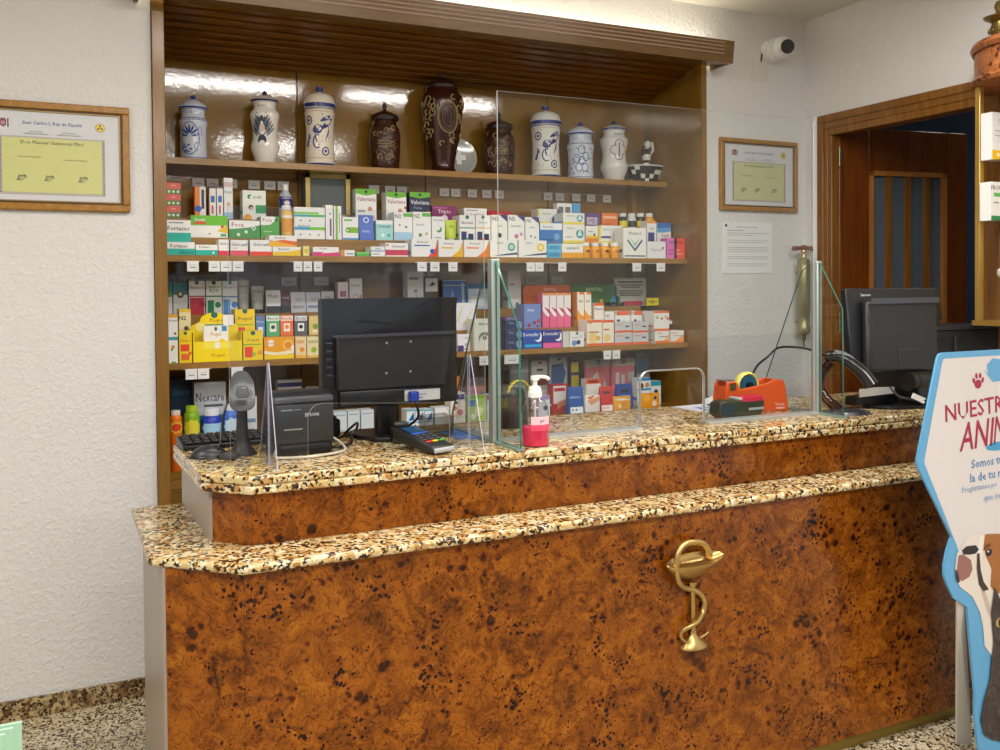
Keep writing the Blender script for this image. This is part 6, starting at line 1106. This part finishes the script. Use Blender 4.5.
# second monitor with slanted back
m2=thing('monitor','black monitor with tilted back and round hinge at the right end','monitor',(2.905,2.478,Z))
m2.scale=(1.13,1,1)
tl=math.radians(-10)
def tilt(bm): bm.transform(Matrix.Translation((0,0,.09))@Matrix.Rotation(tl,4,'X')@Matrix.Translation((0,0,0)))
bm=NB(); prism(bm,[(-.240,.085),(.165,.050),(.205,.365),(-.222,.368)],'y',.0,.03); tilt(bm); obj('screen_housing',bm,M('15161a',.4),m2,bevel=.005)
bm=NB(); prism(bm,[(-.205,.048),(.13,.035),(.168,.31),(-.165,.315)],'y',-.035,-.0005); tilt(bm); obj('back_housing',bm,M('1c1d21',.45),m2,bevel=.012)
bm=NB(); rbox(bm,.17,.235,.012,.05,.24,.368,.006); tilt(bm); obj('side_bezel',bm,M('0f1013',.4),m2)
bm=NB(); prism(bm,[(-.16,.300),(.165,.300),(.17,.322),(-.145,.322)],'y',-.042,-.035); tilt(bm); obj('ridge',bm,M('3a3d44',.35),m2)
bm=NB(); text(bm,'lenovo',lambda x,z:(x,-.0008,z),-.135,.342,.012); tilt(bm); obj('lettering',bm,M('d0d4d8',.35),m2)
bm=NB(); 
for i in range(14): box(bm,-.175,-.15,-.0362,-.0352,.05+i*.016,.054+i*.016)
tilt(bm); obj('vent',bm,M('2e3036',.5),m2)
bm=NB(); box(bm,-.06,.03,-.037,-.0352,.122,.126); box(bm,-.06,-.056,-.037,-.0352,.06,.126); tilt(bm); obj('cover_seam',bm,M('34363c',.4),m2)
bm=NB(); cyl_ax(bm,(-.03,-.03,.10),(.075,-.03,.10),.036,28); tube(bm,[(-.005,-.03,.10),(-.001,-.03,.10)],.0372,28); tube(bm,[(.055,-.03,.10),(.059,-.03,.10)],.0372,28); obj('hinge',bm,MBLK,m2)
bm=NB(); prism(bm,[(-.01,.08),(.055,.08),(.11,.012),(-.0,.012)],'y',-.06,-.02); obj('neck',bm,MBLK2,m2,bevel=.004)
bm=NB(); prism(bm,[(-.15,.06),(-.12,-.03),(.02,-.085),(.13,-.06),(.13,.1),(-.1,.12)],'z',0,.012); obj('base',bm,MBLK,m2,bevel=.003)
bm=NB(); tube(bm,smooth_path([(-.11,-.03,.085),(-.09,-.05,.05),(-.03,-.06,.035),(.03,-.075,.03)],6),.0045); obj('cable',bm,M('303238',.3),m2)
bm=NB(); prism(bm,[(-.055,.045),(-.045,.062),(.012,.038),(.004,.018)],'y',-.072,-.069); mt=Mats(M('e0e0dc',.5)); obj('cable_tag',bm,mt.l,m2)
bm=NB(); prism(bm,[(-.19,.045),(-.19,.075),(-.11,.078),(-.03,.074),(-.03,.05)],'y',.03,.033); o=obj('papers',bm,M('cfccc8',.5),m2)
bm=NB(); box(bm,-.20,-.01,.034,.09,.0135,.045); obj('rear_box',bm,MBLK,m2)
# black printer behind it
bp=thing('office_printer','wide black office printer at far right end of the counter','printer',(3.33,2.68,Z))
bm=NB(); rbox(bm,-.26,.26,-.085,.16,0,.275,.008); obj('body',bm,M('17181b',.4),bp)
bm=NB(); rbox(bm,-.265,.262,-.09,.165,.2755,.292,.005); obj('lid',bm,M('222429',.3),bp)
bm=NB(); rbox(bm,-.24,-.05,-.092,-.086,.14,.24,.003); obj('front_panel',bm,M('1d1e22',.5),bp)
bm=NB(); box(bm,-.02,-.012,-.0925,-.086,.02,.25); obj('seam_strip',bm,M('3a3c40',.4),bp)
# ------------------------------------------------------------ display cabinet at right
dc=thing('display_cabinet','gold framed glass cabinet with round burl wood crown above the printer','cabinet',(3.45,2.55,1.374))
bm=NB()
DCX,DCY=.145,-.184
def half(bm,r,z0,z1,mi=0): lathe(bm,[(0,z0),(r,z0),(r,z1),(0,z1)],DCX,DCY,48,mi,sx=1,sy=1,a0=PI/2,a1=3*PI/2)
H0=2.352-1.374
half(bm,.282,H0+.028,H0+.128); obj('crown',bm,MBURL2,dc)
bm=NB(); lathe(bm,[(.0,H0),(.29,H0),(.297,H0+.014),(.29,H0+.027),(0,H0+.027)],DCX,DCY,48,a0=PI/2,a1=3*PI/2); obj('lower_moulding',bm,MBURL2,dc)
bm=NB(); lathe(bm,[(.0,H0+.129),(.29,H0+.129),(.298,H0+.147),(.29,H0+.165),(0,H0+.165)],DCX,DCY,48,a0=PI/2,a1=3*PI/2); obj('upper_moulding',bm,MBURL2,dc)
for y in (.010,-.36):
    bm=NB(); box(bm,-.045,-.020,y-.012,y+.012,.001,H0); obj('gold_post',bm,MGOLD,dc,bevel=.003)
bm=NB(); box(bm,-.05,.15,-.38,.03,0,.02); obj('base',bm,M('8a6a30',.35),dc)
bm=NB(); box(bm,.142,.15,-.37,.02,.02,H0); obj('back_panel',bm,M('a88a50',.3),dc)
for z in (.19,.42,.665):
    bm=NB(); box(bm,-.044,.141,-.37,.02,z,z+.006); obj('glass_shelf',bm,[MGLASS,MEDGEG],dc)
def citem(z,h,x0,x1,col,dsl,label,name='medicine_box',cat='box'):
    bm=NB(); mt=Mats(M(col,.4)); W=x1-x0; box(bm,0,W,0,.05,0,h); decals(bm,dsl,fnf,mt,W,h); o=obj(name,bm,mt.l,None,(3.478+x0,2.485,1.374+z+.0063)); tag(o,label,cat,'packs in the glass cabinet')
citem(.665,.19,-.085,.06,'e8e8ea','R 0 0 1 .2 f0c020;T .4 .85 .05 606068 cuidado;R .1 .6 .8 .62 b0b0b8;R .1 .5 .8 .52 b0b0b8;C .25 .1 .06 f8f0d0;C .55 .1 .06 f8f0d0','tall white box with yellow foot in the gold framed cabinet, upper shelf')
citem(.42,.155,-.09,.06,'eef0ee','T .45 .85 .12 404048 FRONTLINE;R .1 .62 .6 .72 60b860;R 0 0 1 .12 2a8a58;P .5 .2 .6 .45 .7 .2 50a850;R .1 .45 .3 .48 808080','white box with green foot in the gold framed cabinet, middle shelf')
bm=NB(); lathe(bm,[(0,0),(.05,0),(.058,.012),(.056,.03),(.045,.038),(0,.04)],0,0,28); o=obj('round_tin',bm,M('e8e8e6',.25),None,(3.43,2.42,1.374+.1965)); tag(o,'round white tin on the lowest cabinet shelf','tin')
# brass vase on the crown
bm=NB(); lathe(bm,[(0,0),(.035,0),(.03,.012),(.022,.02),(.032,.04),(.038,.055),(.03,.075),(.028,.085),(.055,.10),(.06,.108),(.05,.112),(.02,.118),(.012,.13),(.02,.15),(.012,.17),(0,.175)],0,0,24)
for i in range(10): sphere(bm,(.036*math.cos(i*.628),.036*math.sin(i*.628),.052),.008,0,8,6)
o=obj('brass_mortar',bm,M('8f7f4a',.3,.9),None,(3.455,2.50,1.374+H0+.1652)); tag(o,'ornate brass lidded pot on top of the round burl crown','pot')
MFRG=glass('picture_glass',(.98,.98,.98),.5,.45)
# ------------------------------------------------------------ wall items
def frame(name,label,x0,x1,z0,z1,fw,content,d=.022,cat='framed certificate'):
    t=thing(name,label,cat,((x0+x1)/2,YW,(z0+z1)/2)); W=x1-x0;H=z1-z0
    bm=NB()
    def ring(a,b,y0,y1,mi=0):
        for X0,X1,Z0,Z1 in ((-W/2+a,W/2-a,H/2-b,H/2-a),(-W/2+a,W/2-a,-H/2+a,-H/2+b),(-W/2+a,-W/2+b,-H/2+b,H/2-b),(W/2-b,W/2-a,-H/2+b,H/2-b)): box(bm,X0,X1,y0,y1,Z0,Z1,mi)
    ring(0,fw*.72,-d,-.0005); obj('frame',bm,MGOLDW,t,bevel=.004)
    bm=NB(); ring(fw*.72,fw,-d+.006,-.0005); obj('inner_moulding',bm,M('3c2410',.4),t)
    bm=NB(); ring(fw*.9,fw*.99,-d+.0045,-d+.0059); obj('bead_line',bm,M('a8884a',.35,.4),t)
    bm=NB(); mt=Mats(M('dcdde2',.5)); w=W-2*fw;h=H-2*fw; box(bm,-w/2,w/2,-d+.010,-.001,-h/2,h/2)
    content(bm,mt,lambda x,z,e=.0005:(x-w/2,-d+.010-e,z-h/2),w,h); obj('certificate_sheet',bm,mt.l,t)
    bm=NB(); box(bm,-w/2,w/2,-d+.0065,-d+.008,-h/2,h/2); obj('glass',bm,MFRG,t)
def cert(title,name,yel,nam2=None):
    def f(bm,mt,fn,w,h):
        tx=lambda s,cx,cz,hh,c,wm=None,sh=0: text(bm,s,lambda x,z:fn(x,z,.0012),cx*w,cz*h,hh*h,wm and wm*w,mt(c),sh)
        R=lambda x0,z0,x1,z1,c,e=.0004: poly(bm,[fn(x*w,z*h,e) for x,z in ((x0,z0),(x1,z0),(x1,z1),(x0,z1))],mt(c))
        R(.11,.06,.89,.72,'b8b4a8',.0003); R(.135,.09,.865,.70,yel,.0005)
        rd=random.Random(2)
        for s in (.122,.878):
            for i in range(22):
                z=.08+i*.029; poly(bm,[fn(s*w+dx*w,(z+dz)*h,.0007) for dx,dz in ((-.008,0),(.006,.004),(.008,.018),(-.004,.014))],mt(('5a5650','8a867a')[i%2]))
        tx(title,.5,.87,.05,'3c64a0',.5,.15)
        for cx,s in ((.38,'RECTOR DE LA'),(.62,'RECTOR DE LA')): tx(s,cx,.775,.014,'505050'); tx('UNIVERSIDAD DE VALENCIA',cx,.75,.014,'404040',.2)
        tx(name,.5,.655,.04,'30301c',.5,.15)
        for k in range(5): R(.16,.60-k*.015,.49,.607-k*.015,'8a8c58'); R(.52,.60-k*.015,.85,.607-k*.015,'8a8c58')
        tx('Licenciado en Farmacia',.33,.49,.018,'505030'); tx('Licenciado en Farmacia',.67,.47,.018,'505030')
        for k in range(3): R(.16,.42-k*.016,.49,.427-k*.016,'8a8c58'); R(.52,.41-k*.016,.85,.417-k*.016,'8a8c58')
        for cx in (.27,.47,.72):
            P=[(cx+.04*math.cos(t*1.7)*(1-t/14),.25+.035*math.sin(t*2.3)) for t in [i*.6 for i in range(12)]]
            for a,b in zip(P,P[1:]): 
                dx,dz=b[0]-a[0],b[1]-a[1]; L=math.hypot(dx,dz); nx,nz=-dz/L*.0028,dx/L*.0028
                poly(bm,[fn((a[0]+nx)*w,(a[1]+nz)*h,.0009),fn((b[0]+nx)*w,(b[1]+nz)*h,.0009),fn((b[0]-nx)*w,(b[1]-nz)*h,.0009),fn((a[0]-nx)*w,(a[1]-nz)*h,.0009)],mt('4a4a40'))
            R(cx-.04,.175,cx+.04,.18,'80804c')
        # coat of arms and seal
        for c,r,s_ in (('8a3848',.032,1),):
            poly(bm,[fn(.145*w+x*w,.86*h+z*w,.0006) for x,z in ((-.022,-.02),(0,-.036),(.022,-.02),(.024,.02),(.012,.036),(-.012,.036),(-.024,.02))],mt(c))
            R(.105,.81,.115,.91,'303038'); R(.175,.81,.185,.91,'303038'); poly(bm,[fn(.145*w+x*w,.86*h+z*w,.0009) for x,z in ((-.015,-.01),(0,-.02),(.015,-.01),(.015,.012),(-.015,.012))],mt('c08890'))
        P=[fn(.855*w+.036*w*math.cos(t),.86*h+.036*w*math.sin(t),.0006) for t in [2*PI*i/24 for i in range(24)]]; poly(bm,P,mt('4a4030'))
        P=[fn(.855*w+.032*w*math.cos(t),.86*h+.032*w*math.sin(t),.0009) for t in [2*PI*i/24 for i in range(24)]]; poly(bm,P,mt('ecd83c'))
        for a in (PI/2,PI/2+2.1,PI/2-2.1):
            P=[fn(.855*w+.014*w*math.cos(a)+.009*w*math.cos(t),.86*h+.014*w*math.sin(a)+.009*w*math.sin(t),.0013) for t in [2*PI*i/10 for i in range(10)]]; poly(bm,P,mt('6a2c24'))
    return f
frame('framed_diploma','large oak framed diploma with yellow sheet on the left wall',-.268,.250,1.838,2.228,.036,cert('Juan Carlos I, Rey de España','Don Manuel Gutiérrez Miró','d4d588'))
frame('framed_diploma','smaller oak framed diploma on white wall beside the shelving',3.025,3.537,1.928,2.296,.030,cert('Juan Carlos I, Rey de España','Don Manuel Gutiérrez Miró','cfd0a0'))
bm=NB(); mt=Mats(M('e8eaec',.5)); box(bm,0,.325,-.002,-.0002,0,.262); box(bm,-.001,.326,-.0012,-.0002,-.0015,-.0001,mt('9a9a9a')); box(bm,.3251,.3265,-.0012,-.0002,-.0015,.262,mt('b0b0b0'))
decals(bm,'C .06 .93 .03 303030;R .25 .9 .7 .91 909090;R .08 .83 .4 .84 707070;R .08 .78 .9 .788 909090;R .08 .74 .6 .748 909090;R .08 .64 .9 .646 909090;R .08 .60 .85 .606 909090;R .08 .50 .92 .506 808080;R .08 .46 .9 .466 909090;R .08 .42 .92 .426 909090;R .08 .32 .9 .326 909090;R .08 .28 .9 .286 909090;R .08 .18 .9 .186 909090;R .08 .14 .8 .146 909090',lambda x,z,e:(x,-.002-e,z),mt,.325,.262)
o=obj('notice_sheet',bm,mt.l,None,(3.052,YW,1.608)); tag(o,'white printed notice sheet stuck below the smaller diploma','notice')
bm=NB(); rbox(bm,0,.118,-.004,-.0002,0,.112,.0018); o=obj('blank_cover_plate',bm,M('d6d5d2',.45),None,(3.232,YW,2.605)); tag(o,'square white blank cover plate under the security camera','cover plate')
bm=NB(); box(bm,.01,.012,-.005,-.0042,.01,.1); obj('groove',bm,M('c8c7c5',.5),o)
# security camera
sv=thing('security_camera','white dome security camera high in the wall corner','camera',(3.365,YW,2.762))
bm=NB(); cyl_ax(bm,(0,-.001,0),(0,-.045,0),.062,32); cyl_ax(bm,(0,-.0455,0),(0,-.06,0),.056,32); obj('base',bm,MWHT,sv)
bm=NB(); sphere(bm,(.004,-.085,.0),.058,u=28,v=18); obj('ball',bm,MWHT,sv)
dirv=Vector((-.30,-.94,-.14)).normalized(); c0=Vector((.004,-.085,0))
bm=NB(); tube(bm,[c0+dirv*.030,c0+dirv*.055,c0+dirv*.062],.042,28,taper=[1,1,.85]); obj('lens_ring',bm,M('e4e4e2',.3),sv)
bm=NB(); tube(bm,[c0+dirv*.0622,c0+dirv*.066],.036,28); obj('lens',bm,M('0a0a0c',.08),sv)
bm=NB(); tube(bm,[(-.056,-.004,-.01),(-.061,-.004,-.04),(-.064,-.004,-.06)],.004,8); obj('cable',bm,MBLK,sv)
# antique syringe pump on the wall
an=thing('antique_syringe','large antique brass syringe with wooden cross handle hung on wall corner','syringe',(3.535,3.70,1.23))
bm=NB(); lathe(bm,[(0,.05),(.014,.05),(.03,.06),(.034,.07),(.034,.10),(.031,.105),(.031,.16),(.034,.165),(.034,.41),(.031,.42),(.033,.43),(.033,.445),(.02,.455),(0,.455)],0,-.03,28); obj('barrel',bm,M('9a9468',.35,.7),an)
bm=NB(); lathe(bm,[(0,-.01),(.004,-.01),(.005,.02),(.01,.025),(.011,.05),(0,.05)],0,-.03,16); obj('nozzle',bm,M('8a7a50',.35,.8),an)
bm=NB(); lathe(bm,[(0,.455),(.014,.455),(.009,.465),(.008,.48),(.016,.488),(.014,.498),(0,.5)],0,-.03,16); obj('plunger_rod',bm,MBRASS,an)
bm=NB(); tube(bm,[(-.075,-.03,.505),(-.07,-.03,.506),(-.03,-.03,.508),(0,-.03,.511),(.03,-.03,.508),(.07,-.03,.506),(.075,-.03,.505)],.012,14,taper=[.8,1.15,.85,1.2,.85,1.15,.8]); obj('handle',bm,M('7a4a28',.3),an)
for z in (.12,.38):
    bm=NB(); tube(bm,[(.0,.030,z),(.0,.003,z)],.004,8); obj('hook',bm,M('a0a0a0',.3,.8),an)
# ------------------------------------------------------------ standee at right
st=thing('cardboard_standee','blue bordered cardboard pet advertising standee with bulldog and kitten, right foreground','standee',(2.75,1.95,0))
SX=2.75
L_=[(2.436,1.336),(2.420,1.332),(2.411,1.318),(2.325,1.02),(2.325,1.0),(2.475,0.765),(2.455,0.726),(2.442,0.680),(2.442,0.650),(2.455,0.621),(2.483,0.574),(2.546,0.536),(2.560,0.422),(2.582,0.263),(2.582,0.185),(2.596,0.089),(2.620,0.020),(2.650,0.000)]
Rr=[(2*2.83-x,z) for x,z in L_]
out=[(x-SX,z) for x,z in L_]+[(x-SX,z) for x,z in Rr[::-1]]
def inset(P,d):
    n=len(P); o=[]
    A=sum(P[i][0]*P[(i+1)%n][1]-P[(i+1)%n][0]*P[i][1] for i in range(n)); s=1 if A>0 else -1
    for i in range(n):
        p0,p1,p2=P[i-1],P[i],P[(i+1)%n]
        a=Vector((p1[0]-p0[0],p1[1]-p0[1])).normalized(); b=Vector((p2[0]-p1[0],p2[1]-p1[1])).normalized()
        n1=Vector((-a.y,a.x))*s; n2=Vector((-b.y,b.x))*s; m=(n1+n2)
        m=m/max(m.dot(n1),.4) if m.length>1e-4 else n1
        o.append((p1[0]+m.x*d,p1[1]+m.y*d))
    return o
bm=NB(); prism(bm,out,'y',-.004,.004); obj('board',bm,M('62aadb',.35),st)
L2=[(2.440,1.318),(2.432,1.310),(2.354,1.015),(2.354,1.005),(2.50,.73),(2.52,.68)]
hex_=[(x-SX,z) for x,z in L2]+[(2*2.83-x-SX,z) for x,z in L2[::-1]]
bm=NB(); poly(bm,[(x,-.0045,z) for x,z in hex_],0); obj('white_panel',bm,M('ded9da',.4),st)
F=lambda e:(lambda x,z:(x,-.0045-e,z))
RD='a81440'
def tt_(s,cx,cz,h,c,w=None,sh=0,rot=0,nm='lettering'):
    bm=NB(); text(bm,s,F(.0012),cx-SX,cz,h,w,0,sh,rot); obj(nm,bm,M(c,.4),st)
tt_('NUESTROS',2.625,1.160,.054,RD,.39,0,.06); tt_('ANI',2.588,1.075,.088,RD,.15,.18,.06); tt_('MALES',2.785,1.088,.088,RD,.23,.18,.06)
tt_('Somos tu',2.635,.985,.028,'3a7fc0',.18,0,.03); tt_('la de tu m',2.635,.942,.028,'3a7fc0',.19,0,.03)
tt_('Pregúntanos po',2.60,.905,.024,'8aa8cc',.24,0,.03); tt_('que ne',2.66,.865,.022,'8aa8cc',.1,0,.03); tt_('tu',2.72,.83,.02,'8aa8cc',None,0,.03)
bm=NB()
def ell(bm,cx,cz,rx,rz,rot=0,e=.0012,n=18,mi=0):
    P=[]
    for i in range(n):
        a=2*PI*i/n; u,v=rx*math.cos(a),rz*math.sin(a); P.append((cx-SX+u*math.cos(rot)-v*math.sin(rot),-.0045-e,cz+u*math.sin(rot)+v*math.cos(rot)))
    poly(bm,P,mi)
ell(bm,2.592,1.232,.016,.014)
for dx,dz,r in ((-.020,.012,.3),(-.008,.026,.1),(.009,.026,-.1),(.021,.012,-.3)): ell(bm,2.592+dx,1.232+dz,.0058,.009,r)
obj('paw_print',bm,M(RD,.4),st)
bm=NB(); poly(bm,[(x-SX,-.0057,z) for x,z in ((2.62,1.275),(2.64,1.262),(2.632,1.29),(2.66,1.31),(2.74,1.30),(2.74,1.24),(2.66,1.235))],0); obj('blue_splash',bm,M('62aadb',.35),st)
bm=NB(); ell(bm,2.69,1.03,.06,.014,.03); obj('blue_stroke',bm,M('3f9ccc',.4),st)
# printed bulldog
def shape(nm,pts,c,e,par=st):
    bm=NB(); poly(bm,[(x-SX,-.0045-e,z) for x,z in pts],0); return obj(nm,bm,M(c,.45),par)
dg=shape('printed_bulldog',[(2.487,0.664),(2.496,0.711),(2.531,0.744),(2.552,0.756),(2.609,0.759),(2.681,0.750),(2.800,0.720),(2.831,0.576),(2.756,0.388),(2.682,0.356),(2.660,0.360),(2.624,0.401),(2.617,0.461),(2.602,0.512),(2.567,0.566),(2.510,0.606),(2.494,0.630)],'e6ddd4',.0016)
shape('brown_patch',[(2.609,0.754),(2.637,0.755),(2.699,0.748),(2.800,0.710),(2.801,0.560),(2.726,0.552),(2.674,0.561),(2.650,0.588),(2.655,0.641),(2.630,0.683),(2.616,0.719)],'a5682c',.0022,dg)
shape('muzzle',[(2.503,0.705),(2.524,0.705),(2.559,0.683),(2.566,0.653),(2.552,0.631),(2.517,0.622),(2.494,0.640),(2.496,0.673)],'9a6a66',.0024,dg)
shape('nose',[(2.517,0.719),(2.538,0.729),(2.580,0.727),(2.595,0.712),(2.580,0.701),(2.552,0.701),(2.524,0.705)],'241c20',.0030,dg)
shape('jowl_line',[(2.587,0.701),(2.597,0.699),(2.602,0.648),(2.616,0.607),(2.641,0.579),(2.616,0.576),(2.595,0.601),(2.585,0.651)],'3c2c2a',.0036,dg)
shape('lower_lip',[(2.487,0.664),(2.496,0.658),(2.508,0.623),(2.499,0.620),(2.490,0.635)],'3a2624',.0034,dg)
shape('throat_fold',[(2.60,.60),(2.62,.585),(2.66,.50),(2.70,.44),(2.695,.43),(2.64,.50)],'c8b8ac',.0026,dg)
shape('white_blaze',[(2.60,.755),(2.585,.71),(2.60,.66),(2.61,.69),(2.622,.754)],'f0e8e0',.0028,dg)
bm=NB(); ell(bm,2.641,.696,.015,.011,.2,.0038); obj('eye',bm,M('201410',.2),dg)
bm=NB(); ell(bm,2.637,.700,.004,.003,0,.0042); obj('eye_glint',bm,M('f0f0f0',.2),dg)
bm=NB(); ell(bm,2.632,.716,.020,.006,.4,.0036); obj('brow',bm,M('6a3c1a',.4),dg)
# printed kitten
t=NT('kitten_fur_print'); n_=t.noise(t.mapping((1,1,.6)),60,4,.6,1.2); t.l(t.ramp(n_.outputs[0],[(.35,'241e1c'),(.6,'4a403c'),(.75,'7a6e68')]),t.b.inputs['Base Color']); t.b.inputs['Roughness'].default_value=.5
bm=NB(); poly(bm,[(x-SX,-.0045-.0050,z) for x,z in [(2.667,0.585),(2.699,0.531),(2.741,0.534),(2.786,0.567),(2.809,0.479),(2.802,0.279),(2.803,0.078),(2.713,0.076),(2.661,0.093),(2.618,0.119),(2.603,0.171),(2.617,0.227),(2.646,0.289),(2.653,0.357),(2.662,0.404),(2.650,0.504)]],0); kt=obj('printed_kitten',bm,t.m,st)
for x_ in (2.689,2.756):
    bm=NB(); ell(bm,x_,.466,.017,.015,0,.0056); e_=obj('kitten_eye',bm,M('c8a060',.2),kt)
    bm=NB(); ell(bm,x_,.466,.006,.013,0,.0060,10); obj('pupil',bm,M('101010',.2),e_)
bm=NB(); poly(bm,[(x-SX,-.0105,z) for x,z in ((2.712,.425),(2.732,.425),(2.722,.412))],0); obj('kitten_nose',bm,M('9a6a60',.4),kt)
# rear strut
bm=NB()
A_=[(-.235,.006,.56),(-.205,.006,.545),(-.010,.125,0),(-.052,.150,0)]
for a_ in (0,.008):
    for k in (0,): pass
vs_=[bm.verts.new((x,y+dy,z)) for dy in (0,.007) for x,y,z in A_]
for q_ in ((0,1,2,3),(7,6,5,4),(0,4,5,1),(1,5,6,2),(2,6,7,3),(3,7,4,0)): bm.faces.new([vs_[i] for i in q_])
obj('support_strut',bm,M('d6d2cc',.5),st)
# ------------------------------------------------------------ stacked glass plates, lower left foreground
gt=thing('glass_plate_rack','stack of green edged upright glass plates, bottom left foreground','glass rack',(-.10,1.20,0))
bm=NB(); box(bm,-.16,.06,-.11,.10,0,.60); obj('rack_base',bm,M('d8dcd8',.4),gt)
for i in range(5):
    bm=NB(); box(bm,-.15,.056-.008*i,-.045-i*.012,-.041-i*.012,.6005,1.066); obj('glass_plate',bm,[M('a8cdb4',.15,0,.5)],gt)
gt.rotation_euler=(0,0,0)
# ------------------------------------------------------------ ceiling lamps
def lamp(x,y,w,d_,pw,label):
    t=thing('ceiling_light',label,'ceiling light',(x,y,ZC-.0005),(0,0,0),'ceiling light panels')
    bm=NB()
    for a_,b_,c_,e_ in ((-w/2,w/2,-d_/2,-d_/2+.015),(-w/2,w/2,d_/2-.015,d_/2),(-w/2,-w/2+.015,-d_/2+.015,d_/2-.015),(w/2-.015,w/2,-d_/2+.015,d_/2-.015)): box(bm,a_,b_,c_,e_,-.02,0)
    obj('frame',bm,MWHT,t)
    bm=NB(); box(bm,-w/2+.015,w/2-.015,-d_/2+.015,d_/2-.015,-.012,-.002); obj('diffuser',bm,emis('lamp_diffuser','fff8ec',3.0),t)
    l=bpy.data.lights.new('lamp','AREA'); l.shape='RECTANGLE'; l.size=w-.04; l.size_y=d_-.04; l.energy=pw; l.color=(1,.965,.92)
    o=bpy.data.objects.new('lamp_light',l); COL.objects.link(o); o.parent=t; o.location=(0,0,-.022)
lamp(.95,2.02,1.2,.16,16,'long narrow ceiling light above the left end of the counter')
lamp(2.45,2.02,1.2,.16,16,'long narrow ceiling light above the right end of the counter')
lamp(.3,-.6,1.2,.3,34,'ceiling light panel over the shop floor, left')
lamp(2.0,-.6,1.2,.3,34,'ceiling light panel over the shop floor, right')
lamp(5.0,3.2,.6,.3,2.2,'dim light panel added out of view to brighten the store room beyond the door')  # added fill, lifts the dark store room; no such lamp is visible
lamp(-1.3,1.2,.6,.6,26,'square ceiling light panel near the left wall')
lamp(.8,-2.2,1.2,.3,26,'ceiling light panel near the shop window')
# ------------------------------------------------------------ world, camera, view
w=bpy.data.worlds.new('world'); SC.world=w; w.use_nodes=True; w.node_tree.nodes['Background'].inputs[0].default_value=(.62,.72,.85,1); w.node_tree.nodes['Background'].inputs[1].default_value=.4
cam=bpy.data.cameras.new('camera'); co_=bpy.data.objects.new('camera',cam); COL.objects.link(co_)
cam.sensor_width=36; cam.lens=.92*36; cam.shift_y=(303.805-375)/1000; cam.clip_start=.05
Rr_=((0.90136539,-0.43298505,-0.00802337),(-0.01544571,-0.01362763,-0.99978784),(0.43278385,0.90129808,-0.01897124))
mw=Matrix.Identity(4)
for i in range(3): mw[i][0]=Rr_[0][i]; mw[i][1]=-Rr_[1][i]; mw[i][2]=-Rr_[2][i]
mw[2][3]=1.55; co_.matrix_world=mw; SC.camera=co_
vs=SC.view_settings; vs.view_transform='Standard'; vs.look='None'; vs.gamma=1; vs.use_curve_mapping=False; vs.exposure=EXPO
